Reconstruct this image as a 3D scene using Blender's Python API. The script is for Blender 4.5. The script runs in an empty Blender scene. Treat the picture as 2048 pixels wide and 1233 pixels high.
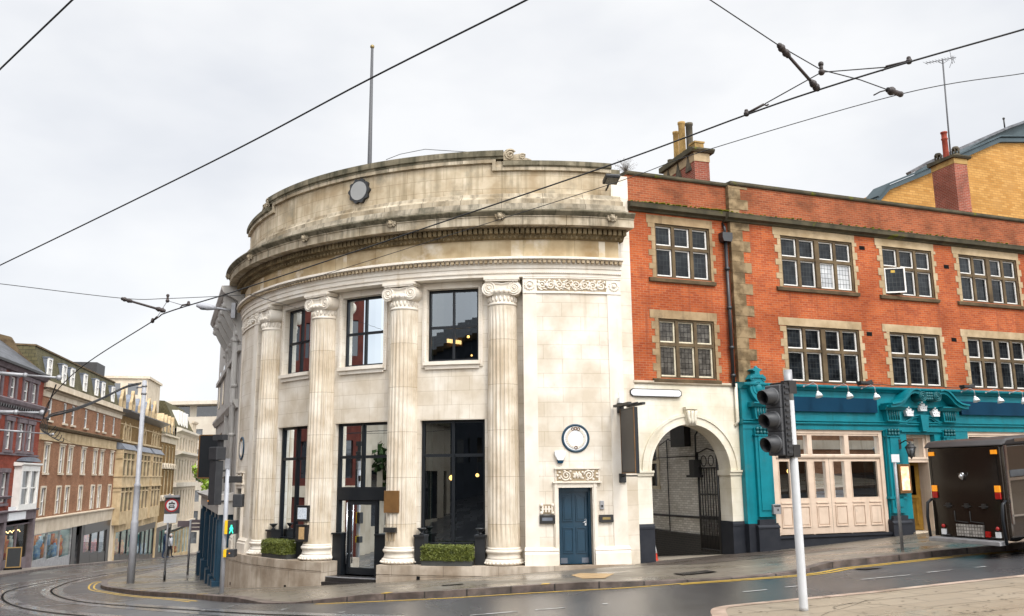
import bpy, bmesh, math, random
import numpy as np
from mathutils import Vector, Matrix
random.seed(7)
SC = bpy.context.scene
COL = SC.collection
rad = math.radians

# ---------------------------------------------------------------- camera
F_PX, PITCH, ROLL = 1754.7, .1898, .00875          # focal length in photo pixels (2048 wide)
cam_d = bpy.data.cameras.new('camera')
cam_d.sensor_width = 36.0
cam_d.lens = F_PX / 2048 * 36
cam_d.clip_end = 2000
cam = bpy.data.objects.new('camera', cam_d)
COL.objects.link(cam)
_cp, _sp, _c, _s = math.cos(PITCH), math.sin(PITCH), math.cos(ROLL), math.sin(ROLL)
FW = np.array([0, _cp, _sp])
_u = np.array([0, -_sp, _cp])
_r = np.array([1., 0, 0])
RT = _c * _r - _s * _u
UP = _s * _r + _c * _u
cam.matrix_world = Matrix(((RT[0], UP[0], -FW[0], 0), (RT[1], UP[1], -FW[1], 0), (RT[2], UP[2], -FW[2], 0), (0, 0, 0, 1)))
SC.camera = cam

# ---------------------------------------------------------------- world, sun, exposure
SC.view_settings.view_transform = 'Standard'
SC.view_settings.look = 'None'
SC.view_settings.exposure = 0.42
SC.view_settings.gamma = 1
SUN_EL, SUN_AZ = rad(48), rad(152)                 # azimuth clockwise from +Y
W = bpy.data.worlds.new('World')
SC.world = W
W.use_nodes = True
nt = W.node_tree
nt.nodes.clear()
def wn(t, **k):
    n = nt.nodes.new(t)
    for a, b in k.items():
        setattr(n, a, b)
    return n
out = wn('ShaderNodeOutputWorld')
sky = wn('ShaderNodeTexSky', sky_type='NISHITA', sun_disc=False, sun_elevation=SUN_EL, sun_rotation=SUN_AZ)
bg1 = wn('ShaderNodeBackground'); bg1.inputs[1].default_value = .09
nt.links.new(sky.outputs[0], bg1.inputs[0])
tc = wn('ShaderNodeTexCoord')
mp = wn('ShaderNodeMapping'); mp.inputs[3].default_value = (1.0, 1.0, 2.2)
nt.links.new(tc.outputs['Generated'], mp.inputs[0])
no = wn('ShaderNodeTexNoise'); no.inputs['Scale'].default_value = 2.3; no.inputs['Detail'].default_value = 5; no.inputs['Roughness'].default_value = .5
nt.links.new(mp.outputs[0], no.inputs[0])
rp = wn('ShaderNodeValToRGB')
rp.color_ramp.elements[0].position = .36; rp.color_ramp.elements[0].color = (.655, .672, .705, 1)
rp.color_ramp.elements[1].position = .58; rp.color_ramp.elements[1].color = (.80, .804, .81, 1)
nt.links.new(no.outputs[0], rp.inputs[0])
sx = wn('ShaderNodeSeparateXYZ'); nt.links.new(tc.outputs['Generated'], sx.inputs[0])
# an overcast sky is brighter overhead; the sun's side is brightened to light facades
m1 = wn('ShaderNodeMath', operation='MULTIPLY_ADD')
m1.inputs[1].default_value = 4.2; m1.inputs[2].default_value = .98
ms_ = wn('ShaderNodeMath', operation='SUBTRACT'); ms_.inputs[1].default_value = .56
mx = wn('ShaderNodeMath', operation='MAXIMUM'); mx.inputs[1].default_value = 0
nt.links.new(sx.outputs[2], ms_.inputs[0]); nt.links.new(ms_.outputs[0], mx.inputs[0]); nt.links.new(mx.outputs[0], m1.inputs[0])
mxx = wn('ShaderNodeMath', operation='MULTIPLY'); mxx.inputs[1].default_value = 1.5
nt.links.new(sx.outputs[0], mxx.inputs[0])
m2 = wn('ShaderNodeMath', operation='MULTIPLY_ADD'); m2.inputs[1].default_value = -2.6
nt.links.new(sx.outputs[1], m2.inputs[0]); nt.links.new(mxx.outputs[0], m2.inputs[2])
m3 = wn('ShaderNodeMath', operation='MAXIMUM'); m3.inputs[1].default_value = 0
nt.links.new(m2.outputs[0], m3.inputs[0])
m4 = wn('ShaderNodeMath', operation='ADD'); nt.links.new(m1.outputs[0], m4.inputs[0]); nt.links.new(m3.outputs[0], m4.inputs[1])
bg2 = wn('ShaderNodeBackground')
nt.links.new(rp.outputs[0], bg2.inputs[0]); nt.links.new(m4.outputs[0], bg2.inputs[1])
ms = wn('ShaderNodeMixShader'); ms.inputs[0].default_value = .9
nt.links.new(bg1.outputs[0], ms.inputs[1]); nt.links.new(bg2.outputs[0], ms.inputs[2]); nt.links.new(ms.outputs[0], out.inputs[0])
sd = bpy.data.lights.new('sun', 'SUN'); sd.energy = 1.5; sd.angle = rad(14); sd.color = (1, .95, .88)
so = bpy.data.objects.new('sun', sd); COL.objects.link(so)
_sv = Vector((math.sin(SUN_AZ) * math.cos(SUN_EL), math.cos(SUN_AZ) * math.cos(SUN_EL), math.sin(SUN_EL)))
so.rotation_euler = _sv.to_track_quat('Z', 'Y').to_euler()
so.location = (0, -10, 40)

# ---------------------------------------------------------------- rays of the photograph, the ground
def ray(x, y): return FW + RT * (x - 1024) / F_PX - UP * (y - 616.5) / F_PX
def atY(x, y, Y): d = ray(x, y); return d * Y / d[1]
def atZ(x, y, Z): d = ray(x, y); return d * Z / d[2]

class Fr:
    """vertical facade frame: u along the wall (left to right seen from outside), d outwards, z up"""
    us = 1.0
    def __init__(s, x, y, deg, z0=0., slope=0.):
        a = rad(deg)
        s.o = (x, y); s.e = (math.cos(a), math.sin(a)); s.n = (math.sin(a), -math.cos(a)); s.z0 = z0; s.sl = slope; s.deg = deg
    def __call__(s, u, d, z):
        return (s.o[0] + s.e[0] * u + s.n[0] * d, s.o[1] + s.e[1] * u + s.n[1] * d, z + s.z0 + s.sl * u)
class Drum:
    """curved facade: u = angle in degrees (positive to the left), d = radius, z up"""
    def __init__(s, x, y, R): s.c = (x, y); s.us = -R * math.pi / 180
    def __call__(s, u, d, z):
        a = rad(u); return (s.c[0] - d * math.sin(a), s.c[1] - d * math.cos(a), z)
BK = Drum(.349, 37.437, 11.45)
BR = Fr(3.7104, 26.75, 20.98)
LS = Fr(-32.6, 60, 102.37)
NB = Fr(-16.1, 47.9, -68.5)

_gp = []
def _g(p, z): _gp.append((p[0], p[1], z))
for t, z in ((64, -3.81), (50, -3.51), (32, -3.17), (22, -3.01), (13.5, -2.87), (.9, -2.62), (-10, -2.57)):
    _g(BK(t, 11.75, 0), z)
for u, z in ((0, -2.53), (3.7, -2.39), (4.83, -2.31), (9.1, -2.07), (11.4, -1.93), (18, -1.5)):
    _g(BR(u, .2, 0), z)
for u, z in ((-14, -4.85), (-4, -5.42), (2, -5.78), (13, -6.6), (26.5, -7.5), (50, -9.2), (83, -11.4)):
    _g(LS(u, 0, 0), z)
_g((-12.9, 30), -3.62); _g((-14.3, 36), -4.15); _g((-15.5, 42), -4.6)
_g((3.75, 11.3), -1.8); _g((0, 0), -1.62); _g((12, 4), -1.1); _g((-10, 4), -2.2); _g((-20, 20), -3.75); _g((11, 14), -1.45)
_gp = np.array(_gp)
_A = np.c_[np.ones(len(_gp)), _gp[:, :2]]
_pl = np.linalg.lstsq(_A, _gp[:, 2], rcond=None)[0]
_sg = 13.0
_K = np.exp(-((_gp[:, None, :2] - _gp[None, :, :2]) ** 2).sum(-1) / (2 * _sg * _sg))
_w = np.linalg.solve(_K + .03 * np.eye(len(_gp)), _gp[:, 2] - _A @ _pl)
def gz(x, y):
    k = np.exp(-((_gp[:, 0] - x) ** 2 + (_gp[:, 1] - y) ** 2) / (2 * _sg * _sg))
    yy = min(max(y, -60), 190); xx = min(max(x, -130), 70)
    return float(_pl[0] + _pl[1] * xx + _pl[2] * yy + k @ _w)
KERB = .13
def rz(x, y): return gz(x, y) - KERB
def gnd(px, py, off=0.):
    d = ray(px, py); a, b = 3.0, 400.0
    f = lambda Y: d[2] / d[1] * Y - gz(d[0] / d[1] * Y, Y) - off
    ya = a
    for i in range(1, 400):
        yb = a * (b / a) ** (i / 400)
        if f(yb) < 0:
            for _ in range(30):
                m = (ya + yb) / 2
                if f(m) < 0: yb = m
                else: ya = m
            break
        ya = yb
    return np.array([d[0] / d[1] * ya, ya, d[2] / d[1] * ya])

# ---------------------------------------------------------------- materials
MATS = {}
def M(name, col, rough=.7, col2=None, ns=2.5, nc=(.35, .65), brick=None, mortar=(.3, .28, .25), msize=.012, b2=None, offset=.5,
      streak=None, st=(.45, .75), grime=None, gs=1.2, gt=(.55, .75), bump=.0, bs=40, metal=0., spec=.5, emit=None, wet=None, jit=0., rot=0., pos=False, coat=0.):
    m = bpy.data.materials.new(name); m.use_nodes = True
    T = m.node_tree; N = T.nodes; L = T.links
    P = N['Principled BSDF']
    def nn(t, **k):
        n = N.new(t)
        for a, b in k.items(): setattr(n, a, b)
        return n
    def mixc(f, a, b, bt='MIX'):
        x = nn('ShaderNodeMix', data_type='RGBA', blend_type=bt)
        for i, v in ((0, f), (6, a), (7, b)):
            if hasattr(v, 'node'): L.new(v, x.inputs[i])
            elif i == 0: x.inputs[0].default_value = v
            else: x.inputs[i].default_value = (*v, 1)
        return x.outputs[2]
    geo = nn('ShaderNodeNewGeometry')
    def noise(scale, stretch=(1, 1, 1), det=4, ro=.55, r=0.):
        mp = nn('ShaderNodeMapping'); mp.inputs[3].default_value = stretch; mp.inputs[2].default_value = (0, 0, r)
        L.new(geo.outputs['Position'], mp.inputs[0])
        n = nn('ShaderNodeTexNoise'); n.inputs['Scale'].default_value = scale; n.inputs['Detail'].default_value = det; n.inputs['Roughness'].default_value = ro
        L.new(mp.outputs[0], n.inputs[0]); return n.outputs[0]
    def ramp(f, a, b, v0=0., v1=1.):
        r = nn('ShaderNodeMapRange'); r.inputs[1].default_value = a; r.inputs[2].default_value = b; r.inputs[3].default_value = v0; r.inputs[4].default_value = v1
        L.new(f, r.inputs[0]); return r.outputs[0]
    c = None; bh = None
    n1 = noise(ns)
    if brick:
        bt = nn('ShaderNodeTexBrick'); bt.offset = offset; bt.squash = 1.0
        for k, v in (('Scale', 1.), ('Mortar Size', msize), ('Mortar Smooth', .25), ('Bias', -.1), ('Brick Width', brick[0]), ('Row Height', brick[1])):
            bt.inputs[k].default_value = v
        if pos:
            mp = nn('ShaderNodeMapping'); mp.inputs[2].default_value = (0, 0, rot); L.new(geo.outputs['Position'], mp.inputs[0]); L.new(mp.outputs[0], bt.inputs[0])
        else:
            uv = nn('ShaderNodeUVMap', uv_map='uv'); L.new(uv.outputs[0], bt.inputs[0])
        bt.inputs['Color1'].default_value = (*col, 1); bt.inputs['Color2'].default_value = (*(b2 or col), 1); bt.inputs['Mortar'].default_value = (*mortar, 1)
        c = bt.outputs[0]; bh = bt.outputs['Fac']
        if col2: c = mixc(ramp(n1, nc[0], nc[1], 0, .75), c, mixc(1., c, col2, 'MULTIPLY'))
    else:
        c = mixc(ramp(n1, nc[0], nc[1]), col, col2 or tuple(x * .82 for x in col))
    if streak:
        c = mixc(ramp(noise(1.0, (5, 5, .32), 5, .6), st[0], st[1], 0, .8), c, streak)
    if grime:
        c = mixc(ramp(noise(gs, (1, 1, 1), 6, .65), gt[0], gt[1], 0, .85), c, grime)
    if jit:
        c = mixc(ramp(noise(23, (1, 1, 1), 3), .3, .7, 0, jit), c, tuple(x * .55 for x in col))
    L.new(c, P.inputs['Base Color'])
    P.inputs['Roughness'].default_value = rough; P.inputs['Metallic'].default_value = metal; P.inputs['Specular IOR Level'].default_value = .12 if (spec == .5 and rough >= .7) else spec
    if coat: P.inputs['Coat Weight'].default_value = coat; P.inputs['Coat Roughness'].default_value = .05
    if wet:
        L.new(ramp(noise(wet[2], (1, .35, 1) if len(wet) > 3 else (1, 1, 1), 4, .55, wet[3] if len(wet) > 3 else 0), .36, .64, wet[0], wet[1]), P.inputs['Roughness'])
    if emit:
        P.inputs['Emission Color'].default_value = (*emit[0], 1); P.inputs['Emission Strength'].default_value = emit[1]
    if bump:
        b = nn('ShaderNodeBump'); b.inputs['Strength'].default_value = bump; b.inputs['Distance'].default_value = .02
        h = noise(bs, (1, 1, 1), 3)
        if bh:
            s = nn('ShaderNodeMath', operation='MULTIPLY_ADD'); L.new(bh, s.inputs[0]); s.inputs[1].default_value = -1.; L.new(h, s.inputs[2]); h = s.outputs[0]
        L.new(h, b.inputs['Height']); L.new(b.outputs[0], P.inputs['Normal'])
    MATS[name] = m
    return m
def glass(name, tint=(.30, .34, .35), ior=1.7, rough=.01, wob=.02, k=1.):
    m = bpy.data.materials.new(name); m.use_nodes = True; T = m.node_tree; N = T.nodes; L = T.links; N.clear()
    o = N.new('ShaderNodeOutputMaterial'); t = N.new('ShaderNodeBsdfTransparent'); t.inputs[0].default_value = (*tint, 1)
    g = N.new('ShaderNodeBsdfGlossy'); g.inputs['Roughness'].default_value = rough; g.inputs[0].default_value = (.86, .94, 1, 1)
    f = N.new('ShaderNodeFresnel'); f.inputs[0].default_value = ior
    x = N.new('ShaderNodeMixShader'); kk = N.new('ShaderNodeMath'); kk.operation = 'MULTIPLY'; kk.inputs[1].default_value = k; L.new(f.outputs[0], kk.inputs[0]); L.new(kk.outputs[0], x.inputs[0]); L.new(t.outputs[0], x.inputs[1]); L.new(g.outputs[0], x.inputs[2]); L.new(x.outputs[0], o.inputs[0])
    if wob:
        ge = N.new('ShaderNodeNewGeometry'); n = N.new('ShaderNodeTexNoise'); n.inputs['Scale'].default_value = 1.1; L.new(ge.outputs['Position'], n.inputs[0])
        b = N.new('ShaderNodeBump'); b.inputs['Strength'].default_value = wob; L.new(n.outputs[0], b.inputs['Height']); L.new(b.outputs[0], g.inputs['Normal'])
    MATS[name] = m; return m

ST = (.755, .705, .625)
M('stone', ST, .8, (.66, .595, .50), 1.1, brick=(1.15, .43), mortar=(.52, .45, .36), msize=.006, b2=(.72, .66, .57), streak=(.40, .325, .225), st=(.57, .82), grime=(.42, .36, .28), gt=(.6, .82), bump=.12, bs=60)
M('stone_smooth', ST, .8, (.66, .59, .495), 1.3, streak=(.46, .37, .25), st=(.58, .85), grime=(.48, .42, .34), gt=(.62, .85), bump=.1, bs=60)
M('stone_column', (.74, .68, .585), .8, (.63, .555, .455), 1.2, brick=(9, 1.35), mortar=(.36, .29, .2), msize=.007, b2=(.68, .60, .48), streak=(.36, .28, .18), st=(.52, .76), grime=(.4, .34, .26), gt=(.58, .8), bump=.08, bs=60)
M('stone_frieze', (.60, .47, .285), .85, (.36, .25, .11), .9, brick=(1.6, 1.2), mortar=(.3, .23, .14), msize=.006, b2=(.62, .52, .36), streak=(.34, .26, .15), st=(.52, .8), grime=(.72, .66, .56), gs=.7, gt=(.56, .7), bump=.1, bs=50)
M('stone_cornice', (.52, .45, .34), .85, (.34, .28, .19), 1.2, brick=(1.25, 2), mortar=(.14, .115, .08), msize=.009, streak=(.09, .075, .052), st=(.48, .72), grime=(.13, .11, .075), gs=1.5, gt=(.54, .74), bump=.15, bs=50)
M('stone_attic', (.62, .535, .405), .85, (.44, .355, .24), 1.0, brick=(1.25, .40), mortar=(.36, .29, .195), msize=.007, b2=(.55, .465, .335), streak=(.22, .175, .105), st=(.48, .72), grime=(.22, .20, .15), gs=1.1, gt=(.55, .74), bump=.12, bs=50)
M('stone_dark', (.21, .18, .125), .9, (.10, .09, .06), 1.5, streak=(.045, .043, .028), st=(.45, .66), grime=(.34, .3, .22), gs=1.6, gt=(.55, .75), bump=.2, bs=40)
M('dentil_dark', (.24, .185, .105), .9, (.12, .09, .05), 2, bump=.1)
M('plinth_stone', (.50, .43, .35), .75, (.36, .295, .23), 1.1, brick=(1.55, 1.4), mortar=(.17, .14, .11), msize=.007, streak=(.25, .2, .15), st=(.48, .75), grime=(.19, .16, .125), gs=1.4, gt=(.56, .78), bump=.1)
M('brick_orange', (.50, .120, .036), .85, (.50, .42, .40), .7, nc=(.36, .64), brick=(.225, .075), mortar=(.38, .21, .125), msize=.008, b2=(.32, .060, .022), streak=(.16, .048, .03), st=(.54, .78), grime=(.20, .05, .028), gs=1.2, gt=(.53, .76), jit=.38, bump=.1)
M('brick_parapet', (.35, .095, .038), .85, (.5, .46, .44), .9, nc=(.35, .7), brick=(.225, .075), mortar=(.30, .17, .10), msize=.009, b2=(.21, .052, .024), grime=(.10, .045, .025), gs=.9, gt=(.52, .75), jit=.3, bump=.1)
M('brick_chimney', (.33, .085, .05), .85, (.5, .45, .42), 1.2, brick=(.225, .075), mortar=(.33, .25, .2), msize=.009, b2=(.22, .055, .035), grime=(.07, .045, .035), gs=1.3, gt=(.58, .78), jit=.3)
M('brick_yellow', (.50, .275, .085), .85, (.72, .68, .6), .6, brick=(.44, .15), mortar=(.30, .17, .06), msize=.018, b2=(.36, .17, .04), grime=(.36, .2, .07), gs=.5, gt=(.55, .8), jit=.2)
M('brick_red', (.30, .062, .038), .85, (.6, .55, .5), 1.2, brick=(.225, .075), mortar=(.24, .12, .09), msize=.007, b2=(.2, .042, .028), jit=.3)
M('brick_brown', (.33, .16, .085), .85, (.66, .62, .58), 1.0, brick=(.225, .075), mortar=(.34, .22, .15), msize=.009, b2=(.20, .09, .05), jit=.3)
M('brick_buff', (.25, .155, .06), .85, (.6, .55, .5), 1.0, brick=(.3, .12), mortar=(.2, .14, .07), msize=.008, b2=(.15, .088, .036), jit=.3, grime=(.12, .08, .04), gt=(.58, .8))
M('brick_white', (.80, .78, .73), .5, (.85, .83, .8), 1.5, brick=(.225, .075), mortar=(.38, .36, .32), msize=.008, b2=(.55, .53, .48), grime=(.2, .17, .13), gs=1.1, gt=(.56, .78), bump=.15)
M('brick_black', (.02, .02, .021), .4, (.8, .8, .8), 1.5, brick=(.225, .075), mortar=(.07, .065, .06), msize=.009, b2=(.03, .03, .03))
M('sandstone', (.36, .26, .15), .85, (.24, .165, .09), 1.6, streak=(.12, .085, .05), st=(.55, .8), grime=(.11, .08, .05), gs=1.5, gt=(.56, .78), bump=.12)
M('sandstone_pale', (.46, .355, .225), .85, (.32, .235, .135), 1.8, grime=(.18, .13, .075), gs=1.5, gt=(.53, .76), bump=.12)
M('sandstone_dark', (.145, .105, .06), .85, (.085, .06, .036), 2.2, grime=(.05, .038, .025), gs=2, gt=(.5, .75), bump=.12)
M('moss_stone', (.10, .085, .055), .95, (.055, .05, .035), 2, grime=(.12, .13, .012), gs=1.8, gt=(.6, .68), bump=.2)
M('quoin', (.27, .195, .11), .85, (.13, .09, .048), 2.6, nc=(.42, .58), grime=(.07, .052, .032), gs=1.9, gt=(.5, .72), bump=.15)
M('buff_stone', (.54, .42, .26), .85, (.38, .28, .16), 1.2, streak=(.25, .18, .1), st=(.52, .8), bump=.1)
M('cream_stone', (.60, .52, .41), .85, (.48, .40, .30), 1.0, streak=(.3, .24, .17), st=(.55, .8), bump=.1)
M('brick_dark', (.12, .034, .024), .9, (.08, .025, .02), 2)
M('dark_stone', (.085, .095, .115), .8, (.06, .07, .085), 1)
M('mauve_stone', (.19, .155, .165), .8, (.13, .105, .11), 2)
M('pale_concrete', (.60, .55, .46), .85, (.52, .46, .38), .5, streak=(.4, .35, .28), st=(.56, .8))
M('grey_render', (.47, .45, .42), .7, (.40, .38, .355), .9, streak=(.27, .25, .22), st=(.56, .82))
M('white_render', (.76, .72, .62), .6, (.69, .64, .53), 1.2, streak=(.5, .44, .33), st=(.62, .86), grime=(.45, .4, .32), gs=1.6, gt=(.66, .85), brick=(.9, .42), mortar=(.6, .55, .46), msize=.004, b2=(.74, .70, .6), bump=.05)
M('navy_base', (.013, .015, .021), .6, (.02, .022, .028), 3, spec=.3, grime=(.07, .066, .06), gs=2.5, gt=(.66, .8))
M('teal_paint', (.0, .185, .225), .45, (.0, .145, .18), 1.8, streak=(.0, .09, .105), st=(.54, .78), grime=(.03, .15, .165), gs=3, gt=(.6, .75), bump=.1, bs=14, spec=.35)
M('teal_dark', (.0, .10, .115), .45, (.0, .07, .08), 5)
M('navy_sign', (.002, .034, .072), .6, (.002, .03, .064), 1, spec=.12)
M('navy_door', (.006, .04, .075), .38, (.005, .033, .06), 2, bump=.03, bs=20)
M('cream_paint', (.66, .52, .405), .5, (.58, .45, .345), 2.4, streak=(.38, .285, .21), st=(.56, .8), grime=(.5, .4, .31), gs=3, gt=(.6, .75), bump=.03, bs=20)
M('white_paint', (.76, .74, .70), .45, (.68, .66, .62), 3)
M('old_white', (.72, .66, .50), .5, (.55, .48, .34), 4)
M('black_paint', (.012, .013, .015), .35, (.02, .021, .023), 3)
M('frame_black', (.008, .01, .013), .35, (.012, .014, .017), 2, spec=.3)
M('dark_timber', (.025, .022, .022), .35, (.018, .016, .016), 3)
M('slate', (.11, .115, .13), .5, (.075, .08, .09), 2, brick=(.35, .22), mortar=(.05, .05, .055), msize=.01, b2=(.085, .09, .10))
M('slate_green', (.13, .115, .062), .75, (.6, .6, .55), 1.2, brick=(.4, .26), mortar=(.05, .045, .03), msize=.02, b2=(.085, .075, .042))
M('lead', (.19, .21, .25), .45, (.12, .135, .165), 2, metal=.3)
M('roof_grey', (.30, .30, .29), .6, (.24, .24, .235), .4)
M('glaucous_metal', (.05, .072, .08), .7, (.036, .053, .06), 1, spec=.25)
M('steel_grey', (.40, .41, .44), .5, (.34, .35, .38), 3, metal=.0, streak=(.2, .2, .2), st=(.62, .85))
M('pole_white', (.56, .57, .585), .42, (.5, .51, .52), 4, streak=(.36, .35, .33), st=(.58, .82))
M('galv', (.36, .36, .37), .5, (.25, .25, .26), 4, metal=.4)
M('chrome', (.75, .76, .78), .18, metal=1.)
M('iron_black', (.012, .012, .012), .5, (.022, .02, .019), 6)
M('signal_black', (.022, .023, .026), .5, (.032, .033, .036), 5)
M('signal_grey', (.06, .061, .066), .55, (.065, .066, .07), 5)
M('cable', (.012, .012, .013), .6)
M('insulator', (.045, .03, .026), .55, (.025, .018, .016), 8)
M('pane_dark', (.015, .018, .022), .04, (.03, .034, .04), .8, spec=1.)
M('pane_grey', (.10, .11, .12), .08, (.03, .035, .04), .9, nc=(.42, .6), spec=1.)
M('leaded', (.012, .015, .019), .12, (.03, .034, .036), 2.4, brick=(.128, .165), mortar=(.05, .055, .055), msize=.009, offset=0., b2=(.024, .028, .032), spec=.12)
M('leaded_white', (.52, .53, .53), .2, (.7, .7, .7), 2.4, brick=(.128, .165), mortar=(.03, .03, .03), msize=.008, offset=0., b2=(.38, .39, .4))
M('leaded_brown', (.075, .068, .058), .2, (.3, .3, .3), 5, brick=(.128, .165), mortar=(.01, .01, .01), msize=.009, offset=0., b2=(.15, .14, .12))
M('asphalt', (.068, .068, .071), .3, (.038, .038, .041), .35, grime=(.085, .085, .088), gs=6, gt=(.5, .8), jit=.35, wet=(.17, .40, .22, .37), bump=.16, bs=160, spec=.5)
M('pavement_flag', (.20, .175, .14), .35, (.55, .52, .5), .5, brick=(.9, .6), mortar=(.05, .045, .04), msize=.012, b2=(.165, .14, .105), grime=(.10, .085, .065), gs=.7, gt=(.5, .72), wet=(.14, .5, .5), jit=.2, bump=.1, pos=True, rot=rad(-16))
M('island_flag', (.36, .30, .22), .4, (.62, .6, .58), .5, brick=(.9, .6), mortar=(.09, .075, .055), msize=.008, b2=(.31, .255, .185), grime=(.2, .165, .12), gs=.9, gt=(.5, .74), wet=(.2, .55, .5), jit=.12, bump=.08, pos=True, rot=rad(-14))
M('far_flag', (.22, .19, .165), .45, (.17, .145, .125), .6)
M('kerb_stone', (.16, .125, .105), .5, (.09, .07, .06), 3, brick=(.95, 3), mortar=(.02, .018, .016), msize=.02, b2=(.20, .15, .13), grime=(.05, .042, .036), gs=2.2, gt=(.5, .7), jit=.3, bump=.25, bs=25)
M('kerb_pale', (.44, .35, .27), .5, (.32, .25, .19), 2.5, brick=(.95, 3), mortar=(.1, .08, .06), msize=.012, b2=(.48, .36, .29), bump=.1)
M('sett_dark', (.085, .068, .055), .35, (.6, .58, .55), 1.2, brick=(.22, .12), mortar=(.025, .022, .02), msize=.014, b2=(.13, .10, .08), bump=.4, bs=30, pos=True, rot=rad(-21), wet=(.2, .5, .8))
M('patch_sand', (.40, .27, .13), .6, (.3, .2, .1), 2)
M('line_yellow', (.58, .36, .03), .5, (.42, .27, .035), 5, grime=(.10, .085, .06), gs=5, gt=(.6, .72))
M('line_white', (.46, .46, .45), .5, (.34, .34, .33), 5, grime=(.08, .08, .08), gs=6, gt=(.47, .6))
M('track_concrete', (.17, .17, .175), .3, (.13, .13, .135), 1.2, wet=(.1, .3, .6), jit=.2)
M('rail_steel', (.18, .17, .165), .25, (.09, .08, .075), 6, metal=.8)
M('gum', (.17, .145, .11), .8)
M('passage_concrete', (.42, .37, .30), .6, (.3, .26, .2), 1.2, grime=(.16, .13, .1), gs=1.5, gt=(.52, .75))
M('groove', (.006, .006, .006), .9)
M('van_brown', (.016, .011, .008), .1, (.018, .013, .009), 3, spec=.35, coat=.2)
M('van_side', (.035, .027, .021), .12, (.04, .031, .024), 2, coat=1.)
M('rubber', (.012, .012, .012), .8)
M('treadplate', (.55, .54, .52), .35, (.3, .3, .29), 9, brick=(.075, .075), mortar=(.25, .24, .23), msize=.012, offset=0., b2=(.62, .61, .59), metal=.5)
M('amber_lens', (.75, .22, .01), .2, emit=((1, .42, .03), .35))
M('red_lens', (.42, .012, .01), .2, (.32, .01, .008), 8)
M('red_paint', (.42, .02, .025), .4, (.36, .018, .022), 6)
M('cone_red', (.55, .05, .02), .5, (.45, .035, .015), 6)
M('sign_white', (.74, .75, .76), .4, (.70, .71, .72), 4)
M('signal_yellow', (.75, .48, .01), .4, (.68, .43, .01), 6)
M('green_lamp', (.02, .5, .3), .3, emit=((.05, .95, .55), 1.3))
M('lamp_warm', (.9, .5, .15), .4, emit=((1., .50, .14), 9.))
M('added_shop_lamp', (.9, .9, .85), .4, emit=((1., .93, .82), 5.))
M('lamp_soft', (.9, .5, .15), .4, emit=((1., .62, .25), 4.))
M('lit_menu', (.9, .7, .5), .4, (.85, .3, .1), 6, emit=((1., .66, .42), .55))
M('bronze', (.20, .10, .032), .45, (.15, .075, .025), 3, metal=.35)
M('brass_dull', (.33, .25, .10), .4, (.2, .15, .07), 5, metal=.8)
M('bark', (.10, .08, .06), .9, (.06, .05, .04), 5)
M('twig', (.17, .15, .13), .9)
M('leaf_hedge', (.10, .125, .018), .6, (.16, .18, .03), 14, nc=(.4, .6), grime=(.035, .05, .01), gs=5, gt=(.5, .7))
M('leaf_tree', (.16, .26, .02), .6, (.25, .36, .03), 2, nc=(.4, .6))
M('leaf_dark', (.018, .035, .01), .8, (.03, .05, .014), .6)
M('planter', (.035, .038, .036), .6, (.05, .052, .05), 4)
M('pot_buff', (.42, .27, .10), .8, (.3, .19, .07), 3, grime=(.12, .09, .05), gs=2.5, gt=(.55, .75))
M('pot_red', (.30, .065, .04), .8, (.22, .045, .03), 4)
M('pot_dark', (.12, .10, .07), .85, (.05, .045, .035), 4)
M('wood_ochre', (.36, .20, .03), .4, (.27, .14, .02), 6)
M('chalkboard', (.022, .024, .026), .5)
M('frame_wood', (.34, .21, .07), .5)
M('interior', (.045, .036, .03), .8, (.03, .025, .02), 1)
M('curtain', (.11, .14, .11), .8, (.06, .085, .07), 7)
M('paper', (.68, .72, .76), .5, (.45, .5, .56), 26)
M('paper_tan', (.50, .33, .16), .5, (.4, .26, .12), 20)
M('skin', (.50, .32, .24), .6)
M('coat_navy', (.02, .035, .07), .8)
M('coat_grey', (.36, .37, .39), .8)
M('trousers', (.02, .021, .025), .8)
M('hair_grey', (.42, .40, .38), .8)
M('display_pale', (.55, .58, .56), .6, (.25, .34, .35), 1.1, nc=(.4, .6))
M('display_grey', (.3, .3, .31), .6, (.14, .15, .17), 1.5, nc=(.4, .6))
M('display_red', (.5, .06, .03), .6, (.6, .3, .1), 3)
M('display_blue', (.05, .18, .42), .6, (.4, .5, .55), 3)
M('display_teal', (.03, .20, .20), .6, (.02, .12, .13), 2)
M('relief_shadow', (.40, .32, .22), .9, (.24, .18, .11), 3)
glass('glass_clear', (.26, .30, .31), 2.15); glass('glass_shop', (.78, .83, .82), 1.25, k=.4)
M('stone_ledge', (.40, .35, .27), .9, (.27, .235, .18), 1.4, brick=(1.25, 2), mortar=(.14, .12, .09), msize=.008, streak=(.07, .065, .048), st=(.46, .7), grime=(.09, .085, .062), gs=1.3, gt=(.52, .72), bump=.2)
M('frieze_pale', (.66, .58, .46), .85, (.55, .44, .28), 2.2, nc=(.42, .58), bump=.1)

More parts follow.
